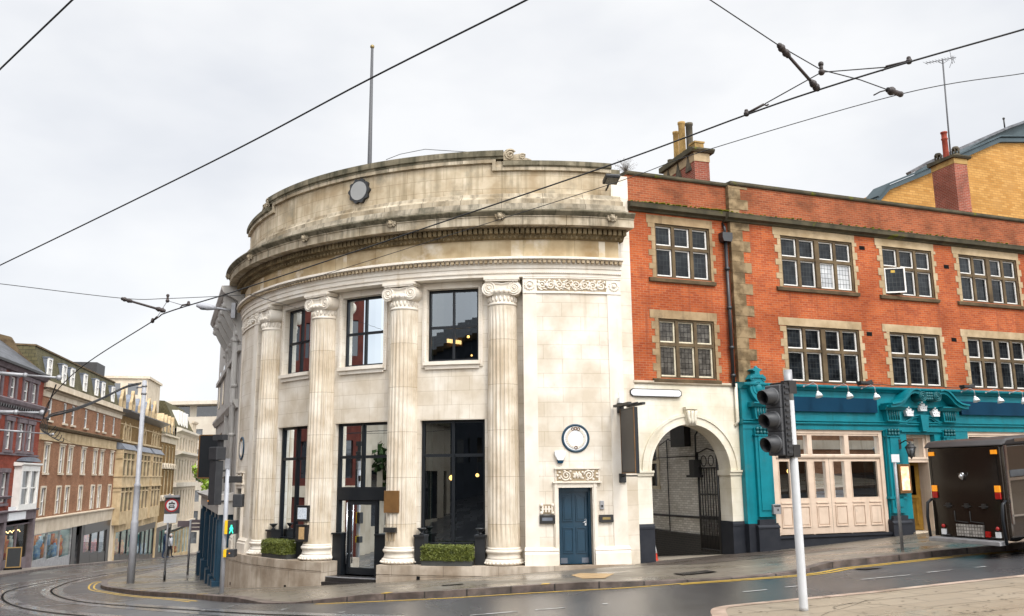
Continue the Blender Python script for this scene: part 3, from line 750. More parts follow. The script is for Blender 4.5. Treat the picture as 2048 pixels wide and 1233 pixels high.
# end bays with side door, frieze panel, overdoor carving and roundel
def scroll_band(m, T, u0, u1, zc, h, r, n, us):
    """running rinceau of spirals between u0 and u1"""
    w = (u1 - u0) / n
    for i in range(n):
        c = u0 + w * (i + .5); sg = 1 if i % 2 else -1
        k = 1 / abs(us)
        P = spiral(0, 0, h * .46, h * .06, 1.7, -90 * sg, 26, sg)
        m.tube([T(c + a * k, r, zc + b) for a, b in P], [.028] * 10 + [.022] * 17, 5)
        for q in range(3):
            aa = rad(60 + q * 70 + i * 50)
            m.ball(T(c + math.cos(aa) * h * .47 * k, r, zc + math.sin(aa) * h * .4), .045, 6)
        m.tube([T(c - w * .5, r, zc - sg * h * .42), T(c - w * .2, r, zc - sg * h * .3), T(c + w * .1, r, zc - sg * h * .46), T(c + w * .5, r, zc + sg * h * .42)], .02, 5)
        m.ball(T(c + w * .48, r, zc), .05, 6, (1, 1, 1.3))
def ring(m, T, u, z, R, r, tr, us, n=32, seg=6):
    m.tube([T(u + R * math.cos(2 * math.pi * i / n) / us, r, z + R * math.sin(2 * math.pi * i / n)) for i in range(n + 1)], tr, seg, cap=False)
def disc(m, T, u, z, R, d0, d1, us, n=32, lob=0, amp=0):
    P = [(u + (R + (amp * math.cos(lob * 2 * math.pi * i / n) if lob else 0)) * math.cos(2 * math.pi * i / n) / us, z + (R + (amp * math.cos(lob * 2 * math.pi * i / n) if lob else 0)) * math.sin(2 * math.pi * i / n)) for i in range(n)]
    return m.prism(T, P, d0, d1)
for side in (0, 1):
    fx = (lambda t: t) if side == 0 else mir
    def rng(a, b):
        a, b = fx(a), fx(b); return min(a, b), max(a, b)
    m = MB()
    dl, dr = rng(-9.75, -4.75)
    a, b = rng(LO, .1)
    m.wall(BK, a, b, -2.5, 5.46, 11.45, [(dl, dr, -2.5, -.33)], .32, .95)
    m.box(BK, *rng(-.02, .1), 11.0, 11.45, -2.5, 5.95)
    m.box(BK, *rng(LO, LO + .1), 10.6, 11.45, -2.6, 8.3)
    m.build('bay_wall', 'stone', BANK)
    m = MB()
    for p in ((-1.95, .1), (LO, -12.9)):
        m.box(BK, *rng(*p), 11.45, 11.475, -2.0, 5.44, 2)
    for p in ((LO - .1, -9.9), (-4.6, .2)):
        m.sweep(BK, [(11.3, -2.5), (11.60, -2.5), (11.60, -2.18), (11.56, -2.12), (11.58, -2.09), (11.50, -2.0), (11.3, -2.0)], *rng(*p), 6)
    m.sweep(BK, [(11.3, 5.44), (11.50, 5.44), (11.50, 5.49), (11.47, 5.50), (11.47, 5.89), (11.5, 5.9), (11.5, 5.94), (11.3, 5.94)], *rng(LO, .1), 14)
    m.build('pilaster', 'stone_smooth', BANK)
    m = MB(); us = .2
    scroll_band(m, BK, *rng(-12.6, -2.2), 5.695, .34, 11.475, 8, .2)
    for t in (-.95, -14.0):
        ring(m, BK, fx(t), 5.695, .13, 11.475, .03, us, 18); m.ball(BK(fx(t), 11.475, 5.695), .07, 8)
        for q in range(12): m.ball(BK(fx(t) + .15 * math.cos(q * .5236) / us, 11.475, 5.695 + .15 * math.sin(q * .5236)), .028, 5)
    m.build('frieze_carving', 'stone_smooth', BANK)
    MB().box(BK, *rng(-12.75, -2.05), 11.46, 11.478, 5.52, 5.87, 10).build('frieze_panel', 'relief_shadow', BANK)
    m = MB()
    m.box(BK, *rng(-10.9, -4.35), 11.4, 11.5, -.17, .21, 6)
    for p in ((-10.45, -9.75), (-4.75, -4.05)):
        m.box(BK, *rng(*p), 11.3, 11.5, -2.5, -.2); m.box(BK, *rng(p[0] + .25, p[1] - .15), 11.3, 11.53, -2.5, -.2)
    m.box(BK, *rng(-10.45, -4.05), 11.3, 11.51, -.33, -.2, 5); m.box(BK, *rng(-11.1, -3.9), 11.3, 11.56, -.2, -.16, 5); m.box(BK, *rng(-11.0, -4.2), 11.3, 11.54, .2, .235, 5)
    m.build('door_surround', 'stone_smooth', BANK)
    m = MB()
    for c, sg in ((-9.3, 1), (-5.9, -1)):
        m.tube([BK(fx(c) + u / us, 11.51, .02 + z) for u, z in spiral(0, 0, .16, .03, 1.8, 0, 30, sg)], .024, 5)
        for q in range(9):
            aa = q * .7; m.ball(BK(fx(c) + .25 * math.cos(aa) / us, 11.505, .02 + .13 * math.sin(aa)), .035, 5, (1.3, 1, 1))
    for q in range(5): m.ball(BK(fx(-7.6) + (q - 2) * .22, 11.51, .02 + .05 * (q % 2) - .02), .05, 6, (.7, .7, 1.8))
    m.build('overdoor_carving', 'stone_smooth', BANK)
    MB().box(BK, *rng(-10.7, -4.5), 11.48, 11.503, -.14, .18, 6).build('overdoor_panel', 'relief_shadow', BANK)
    # door
    m = MB(); a, b = rng(-9.75, -4.75)
    m.box(BK, a, b, 11.10, 11.16, -2.5, -.33, 2)
    w = (b - a)
    m.box(BK, a, a + .35, 11.1, 11.26, -2.5, -.33); m.box(BK, b - .35, b, 11.1, 11.26, -2.5, -.33); m.box(BK, a, b, 11.1, 11.26, -.45, -.33, 2)
    do = m.build('door', 'navy_door', BANK)
    T = BK
    for pa, pb, z0, z1 in ((.14, .45, -2.2, -1.5), (.53, .84, -2.2, -1.5), (.14, .45, -1.3, -.55), (.53, .84, -1.3, -.55)):
        m = MB(); u0, u1 = a + w * pa, a + w * pb
        if z1 > -1:
            for zz in (z0,): m.box(T, u0, u1, 11.16, 11.185, zz, zz + .03)
            top = [(u0 + (u1 - u0) * q / 6, z1 + .1 * (.5 - .5 * math.cos(math.pi * (q / 6 if pa < .5 else 1 - q / 6))) - .05) for q in range(7)]
            if side: top = top
            m.ribbon(T, top, .03, 11.16, 11.185)
            m.box(T, u0, u0 + .12, 11.16, 11.185, z0, top[0][1]); m.box(T, u1 - .12, u1, 11.16, 11.185, z0, top[-1][1])
        else:
            for zz in (z0, z1): m.box(T, u0, u1, 11.16, 11.185, zz, zz + .03)
            m.box(T, u0, u0 + .12, 11.16, 11.185, z0, z1); m.box(T, u1 - .12, u1, 11.16, 11.185, z0, z1)
        m.box(T, u0 + .25, u1 - .25, 11.16, 11.175, z0 + .06, z1 - .08)
        m.build('door_panel', 'navy_door', do)
    hu = a + .75 if side == 0 else b - .75
    MB().tube([BK(hu, 11.16, -1.33), BK(hu, 11.22, -1.33), BK(hu + (.5 if side == 0 else -.5), 11.22, -1.33)], .014, 6).box(BK, hu - .12, hu + .12, 11.15, 11.175, -1.42, -1.24).build('handle', 'chrome', do)
    MB().box(BK, a, b, 11.158, 11.166, -2.48, -2.33).build('kick_plate', 'lead', do)
    # roundel
    m = MB(); c = fx(-7.47)
    ring(m, BK, c, 1.09, .385, 11.46, .038, us, 40)
    ro = m.build('wall_roundel', 'navy_door', BANK)
    disc(MB(), BK, c, 1.09, .37, 11.40, 11.468, us, 40).build('roundel_face', 'sign_white', ro)
    m = MB()
    for q in range(30):
        aa = rad(-75 + q * 330 / 29 * 1.0)
        if abs(math.sin(aa) - 1) < .07: continue
        for rr, o in ((.285, .03), (.25, -.03)):
            m.ball(BK(c + rr * math.cos(aa + o) / us, 11.47, 1.09 + rr * math.sin(aa + o)), .03, 5, (1, .5, 1))
    m.build('wreath', 'stone_smooth', ro)
    m = MB()
    for uu, zz in ((-.085, .27), (0, .285), (.085, .27), (0, -.27)): ring(m, BK, c + uu / us, 1.09 + zz, .04, 11.475, .014, us, 12, 5)
    m.build('ring_ornament', 'bronze', ro)
MB().box(BK, -4.0, -2.1, 11.47, 11.5, -1.06, -.80).build('carved_plaque', 'relief_shadow', BANK)
m = MB()
for q in range(4): m.box(BK, -3.9 + q * .45, -3.65 + q * .45, 11.49, 11.53, -1.02, -.84)
for a in (-3.85, -2.25):
    for z in (-1.04, -.82): m.ball(BK(a, 11.5, z), .055, 6)
m.box(BK, -3.9, -2.2, 11.49, 11.52, -.95, -.91)
m.build('plaque_carving', 'stone_smooth', BANK)

# columns
def flute(j, n, z): return 1.0 if j % 4 in (0, 1) else .92
for k, t in enumerate(TH):
    c = BK(t, 11.09, 0); T = Fr(c[0], c[1], -t)
    m = MB()
    m.lathe(c, [(.44, 5.16)] + [(.475 - .045 * max(0, (z + 1.95) / 7.1) ** 1.6, z) for z in np.linspace(5.12, -1.98, 14)] + [(.475, -2.0)], 88, lambda j, n, z: flute(j, n, z) if -1.9 < z < 5.05 else 1.0)
    co = m.build('column', 'stone_column', BANK)
    m = MB()
    tor = lambda r, z, h, n=6: [(r - h / 2 + h / 2 * math.cos(rad(a)), z + h / 2 * math.sin(rad(a))) for a in np.linspace(-90, 90, n)]
    m.lathe(c, [(.1, -2.5), (.54, -2.5)] + tor(.585, -2.41, .18, 8) + [(.52, -2.315), (.50, -2.28), (.485, -2.22), (.50, -2.18), (.52, -2.165)] + tor(.545, -2.115, .1, 6) + [(.50, -2.06), (.50, -2.03), (.485, -2.0), (.1, -2.0)], 40)
    for q in range(30): m.ball((c[0] + .585 * math.cos(q * .2094), c[1] + .585 * math.sin(q * .2094), -2.43), .045, 5, (1, 1, .8))
    m.build('base', 'stone_smooth', co)
    m = MB()
    m.lathe(c, [(.1, 5.1), (.45, 5.1), (.455, 5.13), (.45, 5.16), (.425, 5.17), (.425, 5.40), (.45, 5.41), (.50, 5.47), (.51, 5.53), (.46, 5.58), (.1, 5.6)], 32)
    for q in range(22):
        aa = q * 2 * math.pi / 22; m.ball((c[0] + .43 * math.cos(aa), c[1] + .43 * math.sin(aa), 5.28), .055, 6, (.8, .8, 1.7))
        m.ball((c[0] + .5 * math.cos(aa), c[1] + .5 * math.sin(aa), 5.5), .05, 6, (.9, .9, 1.2))
    for sg in (-1, 1):
        u0 = sg * .385
        m.prism(T, [(u0 + .215 * math.cos(a), 5.60 + .215 * math.sin(a)) for a in np.linspace(0, 2 * math.pi, 25)[:-1]], -.4, .40)
        for d0 in (.40, -.40):
            m.tube([T(a, d0, b) for a, b in spiral(u0, 5.60, .20, .05, 2.2, 90, 46, sg)], [.026] * 20 + [.02] * 27, 6); m.ball(T(u0, d0, 5.6), .045, 8)
    for d in (-.36, .34):
        m.ribbon(T, [(-.40, 5.80), (-.2, 5.77), (0, 5.74), (.2, 5.77), (.40, 5.80)], .05, d - .02, d + .06)
    m.box(T, -.36, .36, -.36, .37, 5.6, 5.77)
    m.box(T, -.50, .50, -.46, .46, 5.815, 5.86); m.box(T, -.54, .54, -.5, .48, 5.86, 5.93)
    m.build('capital', 'stone_smooth', co)

# entablature
N = 110
E0, E1 = LO - .1, mir(LO - .1)
m = MB()
m.sweep(BK, [(10.3, 5.95), (11.50, 5.95), (11.50, 6.05), (11.525, 6.055), (11.525, 6.07), (11.54, 6.075), (11.54, 6.19), (11.57, 6.20), (11.57, 6.30), (11.60, 6.33), (11.62, 6.42), (11.74, 6.46), (11.74, 6.52), (11.70, 6.54), (10.3, 6.55)], E0, E1, N)
m.build('architrave', 'stone_smooth', BANK)
m = MB(); n = 118
for i in range(n):
    t = E0 + .4 + (E1 - E0 - .8) * i / (n - 1)
    m.box(BK, t - .22, t + .22, 11.60, 11.70, 6.345, 6.44)
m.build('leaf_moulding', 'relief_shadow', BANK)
m = MB(); n = 300
for i in range(n):
    t = E0 + .1 + (E1 - E0 - .2) * i / (n - 1); m.box(BK, t - .08, t + .08, 11.5, 11.545, 6.05, 6.075)
m.build('bead_moulding', 'stone_smooth', BANK)
MB().box(BK, E0 + .1, E1 - .1, 10.4, 11.45, 6.55, 7.12, N).build('frieze', 'stone_frieze', BANK)
m = MB()
for t, w_ in ((.9, .9), (-12.3, .5), (mir(.9), .8), (30, .35)): MB().box(BK, t - w_, t + w_, 11.44, 11.456, 6.56, 7.1).build('frieze_patch', 'frieze_pale', BANK)
m = MB()
m.sweep(BK, [(10.3, 7.12), (11.49, 7.12), (11.60, 7.20), (11.62, 7.235), (11.62, 7.44), (10.3, 7.44)], E0 - .5, E1 + .5, N); n = 112
for i in range(n):
    t = E0 - .3 + (E1 - E0 + .6) * i / (n - 1)
    m.box(BK, t - .27, t + .27, 11.6, 11.765, 7.25, 7.425)
    m.ball(BK(t + .38, 11.58, 7.17), .05, 5, (1, 1, 1.1))
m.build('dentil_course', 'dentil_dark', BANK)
m = MB()
m.sweep(BK, [(10.3, 7.44), (12.05, 7.43), (12.05, 7.67), (12.08, 7.68), (12.08, 7.71), (10.3, 7.72)], E0 - 1.2, E1 + 1.2, N)
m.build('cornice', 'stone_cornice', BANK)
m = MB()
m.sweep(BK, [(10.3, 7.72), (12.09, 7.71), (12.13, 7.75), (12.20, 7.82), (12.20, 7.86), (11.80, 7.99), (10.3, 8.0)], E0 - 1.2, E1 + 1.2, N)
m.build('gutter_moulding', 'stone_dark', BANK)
m = MB()
m.sweep(BK, [(10.3, 7.99), (11.86, 7.97), (11.80, 8.18), (10.3, 8.19)], E0 - .4, E1 + .4, N)
m.build('weathered_ledge', 'stone_ledge', BANK)
m = MB()
m.sweep(BK, [(10.3, 8.19), (11.66, 8.185), (11.66, 8.37), (11.58, 8.38), (11.54, 8.44), (11.46, 8.5), (11.44, 8.6), (11.38, 8.63), (10.3, 8.63)], E0 - .4, E1 + .4, N)
m.build('attic_base', 'stone_cornice', BANK)
HA, HB = 2.9, mir(2.9)
PA, PB = E0 + 1.0, E1 - 1.0
m = MB()
m.box(BK, PA, HA, 10.9, 11.36, 8.63, 9.4, 24); m.box(BK, HA, HB, 10.9, 11.36, 8.63, 9.7, 64); m.box(BK, HB, PB, 10.9, 11.36, 8.63, 9.4, 24)
for a, b in ((PA - 1.6, PA), (PB, PB + 1.6)): m.box(BK, a, b, 10.9, 11.25, 8.63, 9.3, 3)
m.build('parapet', 'stone_attic', BANK)
m = MB()
m.box(BK, HA + 1.2, HB - 1.2, 11.2, 11.46, 9.62, 9.735, 64)
for a, b in ((HA + 1.2, HA + 1.75), (HB - 1.75, HB - 1.2)): m.box(BK, a, b, 11.2, 11.462, 9.36, 9.62)
m.box(BK, PA, HA + 1.2, 11.2, 11.46, 9.36, 9.47, 24); m.box(BK, HB - 1.2, PB, 11.2, 11.46, 9.36, 9.47, 24)
m.build('parapet_moulding', 'stone_cornice', BANK)
m = MB()
m.sweep(BK, [(10.85, 9.735), (11.47, 9.735), (11.47, 9.79), (11.52, 9.82), (11.52, 10.0), (11.3, 10.06), (10.85, 10.06)], HA, HB, 64)
for a, b in ((PA, HA), (HB, PB)): m.sweep(BK, [(10.85, 9.47), (11.47, 9.47), (11.52, 9.51), (11.52, 9.65), (11.3, 9.69), (10.85, 9.69)], a, b, 24)
for a, b in ((PA - 1.7, PA), (PB, PB + 1.7)): m.box(BK, a, b, 10.85, 11.35, 9.3, 9.52, 3)
m.build('coping', 'stone_dark', BANK)
for sgn in (0, 1):
    fx = (lambda t: t) if sgn == 0 else mir
    m = MB(); us = .2
    P = [(2.85, 9.69)] + [(1.85 + .22 * math.cos(a) / us, 9.86 + .21 * math.sin(a)) for a in np.linspace(2.2, -.2, 14)] + [(.35, 9.74)] + [(-.1 + .13 * math.cos(a) / us, 9.80 + .12 * math.sin(a)) for a in np.linspace(2.4, -.4, 9)] + [(-1.3, 9.72), (-1.5, 9.69)]
    m.prism(BK, [(fx(a), b) for a, b in P], 11.2, 11.45)
    m.tube([BK(fx(1.85) + u / us * (1 if sgn == 0 else -1), 11.46, 9.86 + z) for u, z in spiral(0, 0, .19, .03, 2, 150, 36, -1)], .022, 5)
    m.tube([BK(fx(-.1) + u / us * (1 if sgn == 0 else -1), 11.46, 9.80 + z) for u, z in spiral(0, 0, .11, .02, 1.5, 150, 24, -1)], .018, 5)
    m.build('scroll_ornament', 'stone_cornice', BANK)
for k in range(6):
    t = TH[0] + 16.264 * (k - 1); c = BK(t, 12.07, 7.72); T = Fr(c[0], c[1], -t)
    m = MB()
    m.ball(c, .11, 10, (1, 1, 1.1)); m.ball(T(0, .1, -.05 + c[2]), .07, 8); m.ball(T(0, .08, -.13 + c[2]), .05, 6)
    for q in range(11):
        aa = rad(-50 + q * 28); m.ball(T(.125 * math.cos(aa), .02, c[2] + .13 * math.sin(aa)), .05, 6)
    for sg in (-1, 1): m.ball(T(sg * .045, .1, c[2] + .03), .025, 5)
    m.build('lion_head', 'stone_cornice', BANK)
# flat roof and plain back walls
m = MB()
Rf = [BK(t, 11.1, 9.2) for t in np.linspace(PA, PB, 40)]
m.face([p for p in Rf] + [(-8, 47, 9.2), BR(-.45, -14, 9.2), BR(-.45, -.4, 9.2)])
back = [BK(LO, 11.2, 0), BR(-.45, -.4, 0), BR(-.45, -14, 0), (-8, 47, 0), BK(HI, 11.2, 0)]
for p, q in zip(back, back[1:]):
    m.face([(p[0], p[1], -5), (q[0], q[1], -5), (q[0], q[1], 9.15), (p[0], p[1], 9.15)])
m.build('roof', 'roof_grey', BANK)
# clock-like roundel on the parapet
m = MB(); disc(m, BK, 27.55, 9.16, .40, 11.3, 11.47, .2, 80, 10, .03)
ro = m.build('parapet_roundel', 'black_paint', BANK)
disc(MB(), BK, 27.55, 9.16, .315, 11.44, 11.485, .2, 40).build('roundel_face', 'roof_grey', ro)
# flat stone strip where the bank meets the brick building
m = MB(); m.box(BR, -.62, -.03, -1.6, .06, -2.7, 9.35); m.build('end_pier', 'stone', BANK)

# things fixed to the bank
def at_bank(t, r, z): return BK(t, r, z)
p = BK(20.6, 0, 0)
c3 = BK(TH[1], 11.09, 0); T3 = Fr(c3[0], c3[1], -TH[1])
MB().box(T3, -.33, .15, .44, .52, -1.02, -.38).build('bronze_plaque', 'bronze', loc=T3(0, .48, -1.0), label='blank bronze rectangular plaque on the fluted column right of the glass entrance', cat='plaque', bevel=.008)
m = MB(); m.box(T3, -.3, .08, .44, .58, -1.58, -1.44)
o = m.build('ashtray_box', 'iron_black', loc=T3(-.1, .5, -1.55), label='small black wall ashtray on the column below the bronze plaque', cat='ashtray', bevel=.01)
m = MB()
for u in (-.22, -.11, 0): m.box(T3, u - .02, u + .02, .46, .5, -1.82, -1.6)
m.build('bracket', 'relief_shadow', o)
c2 = BK(TH[2], 11.09, 0); T2 = Fr(c2[0], c2[1], -TH[2] + 8)
for z0, z1, lab, pm in ((-1.32, -.83, 'black framed menu case with a white sheet on the second column from the left', 'paper'), (-1.93, -1.42, 'black framed menu case with a tan sheet on the second column, lower of the two', 'paper_tan')):
    m = MB(); a, b = -.52, -.02
    m.box(T2, a, b, .40, .50, z0, z1)
    o = m.build('menu_case', 'iron_black', loc=T2(a, .45, z0), label=lab, cat='menu case', bevel=.008)
    ins = .07 if pm == 'paper' else .14
    MB().box(T2, a + ins, b - ins, .47, .505, z0 + .07, z1 - .07).build('menu_sheet', pm, o)
    MB().box(T2, a + .05, b - .05, .5, .515, z1 - .045, z1 - .02).build('reading_light', 'frame_black', o)
# hedge planters on the plinth
for k in (0, 2):
    t = WC[k]; a, b = t - 3.7, t + 3.7
    m = MB(); m.box(BK, a, b, 11.2, 11.62, -2.5, -2.35, 5)
    lab = 'clipped green box hedge in a dark trough under the right ground floor window' if k == 0 else 'clipped green box hedge in a dark trough left of the glass entrance'
    o = m.build('hedge_planter', 'planter', loc=BK(t, 11.4, -2.5), label=lab, cat='planter', group='hedge planters on the plinth')
    h = MB(); random.seed(k)
    for i in range(5200):
        f = random.random(); u = random.uniform(a + .05, b - .05); r = random.uniform(11.18, 11.64); z = random.uniform(-2.36, -1.97)
        if f < .45: r = 11.64 + random.gauss(0, .018)
        elif f < .8: z = -1.97 + random.gauss(0, .022)
        elif f < .9: u = random.choice((a, b)) + random.gauss(0, .08)
        h.leaf(BK(u, r, z), random.uniform(.018, .034))
    for i in range(420):
        u = random.uniform(a + .05, b - .05); p = Vector(BK(u, random.uniform(11.25, 11.62), -1.97 + random.random() ** 2 * .07 - .02)); h.leaf(p, .022)
        p = Vector(BK(u, 11.64 + random.random() ** 2 * .05, random.uniform(-2.35, -1.98))); h.leaf(p, .02)
    h.box(BK, a + .15, b - .15, 11.22, 11.58, -2.36, -2.02, 4)
    h.build('hedge', 'leaf_hedge', o)
    fl = MB()
    for u in (t - 4.6, t + 4.6):
        fl.lathe(BK(u, 11.15, -1.66), [(.05, 0), (.07, .02), (.03, .05), (.06, .1), (.13, .16), (.14, .19), (.05, .19)], 14)
    fl.build('urn', 'black_paint', o)
# letterboxes, intercom, alarm, floodlight
MB().box(BK, -4.15, -1.95, 11.45, 11.53, -1.34, -1.10, 2).build('letterbox', 'iron_black', loc=BK(-3, 11.45, -1.34), label='black letterbox with a pale slot left of the navy side door', cat='letterbox', bevel=.008)
o = bpy.data.objects['letterbox']; MB().box(BK, -3.8, -2.3, 11.52, 11.54, -1.26, -1.17, 2).build('flap', 'lead', o)
o = MB().box(BK, -12.75, -10.7, 11.45, 11.53, -1.33, -1.11, 2).build('letterbox', 'iron_black', loc=BK(-11.7, 11.45, -1.33), label='black letterbox with a brass flap right of the navy side door', cat='letterbox', bevel=.008)
MB().box(BK, -12.3, -11.1, 11.52, 11.54, -1.25, -1.18, 2).build('flap', 'brass_dull', o)
o = MB().box(BK, -11.45, -10.85, 11.44, 11.5, -.96, -.71).build('door_intercom', 'galv', loc=BK(-11.1, 11.45, -.96), label='small grey door entry panel beside the navy side door', cat='intercom', bevel=.01)
MB().box(BK, -11.3, -11.0, 11.5, 11.508, -.9, -.83).build('speaker_grille', 'iron_black', o)
m = MB(); us = .2
m.prism(BK, [(-4.25, .72), (-5.9, .72), (-5.85, .6), (-5.5, .45), (-4.7, .45), (-4.3, .6)], 11.45, 11.56)
o = m.build('alarm_box', 'sign_white', loc=BK(-5, 11.45, .45), label='white burglar alarm box on the stone wall below the right roundel', cat='alarm box', bevel=.015)
MB().prism(BK, [(-4.6, .46), (-5.6, .46), (-5.45, .37), (-4.75, .37)], 11.45, 11.54).build('strobe', 'navy_sign', o)
c = BK(-13.2, 11.4, 9.0); T = Fr(c[0], c[1], 12)
m = MB(); m.prism(Fr(c[0], c[1], 12 - 90), [(.22, 8.93), (.24, 9.03), (.60, 9.13), (.64, 9.09), (.62, 9.03), (.26, 8.90)], -.30, .16)
o = m.build('floodlight', 'signal_black', loc=c, label='dark rectangular floodlight mounted on the bank parapet beside the brick building', cat='floodlight', bevel=.012)
MB().prism(Fr(c[0], c[1], 12 - 90), [(.29, 8.912), (.59, 9.022), (.60, 9.005), (.30, 8.895)], -.25, .11).build('lens', 'pane_grey', o)
MB().tube([T(.05, -.05, 8.82), T(.05, .1, 8.86), T(.05, .28, 8.97)], .03, 6).build('bracket', 'iron_black', o)
# flagpole
fp = atY(739.8, 300, 31.0); ft = atY(739.2, 97, 31.0)
o = MB().tube([(fp[0], fp[1], 9.0), (fp[0], fp[1], 11.5), (fp[0], fp[1], ft[2])], [.085, .08, .05], 10).build('flagpole', 'signal_grey', loc=(fp[0], fp[1], 9.0), label='bare tapering grey flagpole rising from the bank roof', cat='flagpole')
MB().ball((fp[0], fp[1], ft[2] + .06), .085, 10).build('finial', 'brass_dull', o)
# pendant lamps inside
def pend(t, r, z, rr, label, mat='lamp_warm'):
    o = MB().ball(BK(t, r, z), rr, 10).build('pendant_lamp', mat, loc=BK(t, r, z), label=label, cat='lamp', group='warm lamps behind the bank windows')
    MB().tube([BK(t, r, z + rr), BK(t, r, 2.28 if z < 2 else 5.94)], .008, 5).build('flex', 'iron_black', o)
pend(12.6, 10.3, -.02, .08, 'round warm lamp behind the right ground floor window, left pane')
pend(8.2, 10.2, .05, .055, 'small warm lamp behind the right ground floor window, right pane')
pend(30.6, 10.3, .05, .09, 'warm globe lamp glowing above the glass entrance doors')
pend(45.6, 10.4, .75, .05, 'tiny warm lamp behind the left ground floor window')
pend(9.8, 10.2, 4.35, .045, 'small warm lamp in the right upper window, upper right pane')
pend(9.2, 10.2, 3.75, .03, 'tiny warm lamp low in the right upper window')
m = MB()
for q in range(7): m.box(BK, 14.8 - q * .42, 14.5 - q * .42, 9.6, 9.66, 4.28 - .012 * q, 4.40 - .012 * q)
o = m.build('bar_light', 'lamp_soft', loc=BK(13.5, 9.6, 4.3), label='row of glowing orange bulbs behind the right upper window', cat='lamp')
MB().box(BK, 11.9, 15.0, 9.48, 9.56, 4.16, 4.44, 3).build('lamp_tray', 'bronze', o)
m = MB()
for q in range(6): m.ball(BK(29.2 - q * .5, 9.7, 4.22 - .01 * q), .045, 6)
m.build('bar_light', 'lamp_soft', loc=BK(28, 9.7, 4.2), label='faint row of warm bulbs behind the middle upper window', cat='lamp')
q = [atY(x, y, 31.5) for x, y in ((772, 320), (800, 309), (850, 299), (880, 301), (960, 306), (1020, 312), (1058, 322))]
q = [np.array(p) for p in q]; MB().tube(q, .012, 5).build('roof_cable', 'cable', BANK)

# ================================================================ THE BRICK BUILDING WITH THE PUB
b0 = BR(8, 0, 0)
PUB = thing('brick_building', 'orange brick three storey building with stone mullioned windows and a teal pub front', 'building', (b0[0], b0[1], -2.2))
PJ = .15
UE = 24.0
rows = [(6.17, 7.93), (2.97, 4.84)]
WINS = [  # u0, u1, lights, plane
    (.93, 2.97, 3, 0), (5.67, 8.70, 4, PJ), (10.03, 12.32, 3, PJ), (13.63, 16.55, 4, PJ), (18.0, 20.3, 3, PJ)]
m = MB()
m.wall(BR, -.05, 3.72, 2.83, 8.35, 0, [(a, b, z0, z1) for a, b, n, d in WINS if d == 0 for z0, z1 in rows], .3)
m.wall(BR, 3.72, UE, 2.6, 8.35, PJ, [(a, b, z0, z1) for a, b, n, d in WINS if d for z0, z1 in rows], .3)
m.box(BR, 3.70, 3.74, -.3, PJ - .002, 2.6, 8.35)
m.box(BR, -.05, UE, -2.6, -.34, 2.6, 8.35); m.box(BR, 6, UE, -9, -2.6, -3, 4.4)
m.build('wall', 'brick_orange', PUB)
m = MB(); m.box(BR, -.05, 3.75, -.35, 0, 8.5, 9.45); m.box(BR, 3.75, UE, -.35, PJ, 8.4, 9.48)
m.box(BR, -.05, UE, -2.6, -.36, 8.35, 8.9)
m.build('parapet', 'brick_parapet', PUB)
m = MB()
m.sweep(BR, [(-.4, 9.45), (.06, 9.45), (.09, 9.49), (.09, 9.56), (-.4, 9.60)], -.05, 3.75)
m.sweep(BR, [(-.4, 9.48), (PJ + .06, 9.48), (PJ + .09, 9.52), (PJ + .09, 9.6), (-.4, 9.64)], 3.75, UE)
m.build('coping', 'moss_stone', PUB)
m = MB()
cp = lambda d: [(-.2, 8.25), (d + .06, 8.25), (d + .10, 8.30), (d + .24, 8.34), (d + .26, 8.44), (d + .28, 8.49), (d + .04, 8.57), (-.2, 8.57)]
m.sweep(BR, cp(0), -.05, 3.55); m.sweep(BR, [(a, z - .05) for a, z in cp(PJ)], 3.5, UE)
m.build('cornice', 'moss_stone', PUB)
# moss growing on the ledge
m = MB(); random.seed(4)
for i in range(300):
    u = random.choice((random.gauss(1.2, .55), random.gauss(3.2, .3), random.uniform(4, 16)))
    if u < 0: continue
    d = (PJ if u > 3.6 else 0); m.ball(BR(u, d + random.uniform(.08, .26), 8.54 - (.05 if u > 3.6 else 0)), random.uniform(.015, .04), 5, (1.6, 1.6, .7))
M('moss', (.17, .16, .015), .95, (.08, .09, .012), 6)
m.build('moss', 'moss', PUB)
# quoins
m = MB(); z = 2.9; i = 0
while z < 9.4:
    h = .36
    if not 8.15 < z < 8.5:
        zt = min(z + h - .012, 9.46)
        if z < 8.3: zt = min(zt, 8.2)
        m.box(BR, 3.695, 3.74 + (.42 if i % 2 else .70), -.05, PJ + .02, z, zt)
    z += h; i += 1
m.box(BR, 3.705, 4.1, -.05, PJ + .008, 2.7, 9.46)
m.build('quoin', 'quoin', PUB)

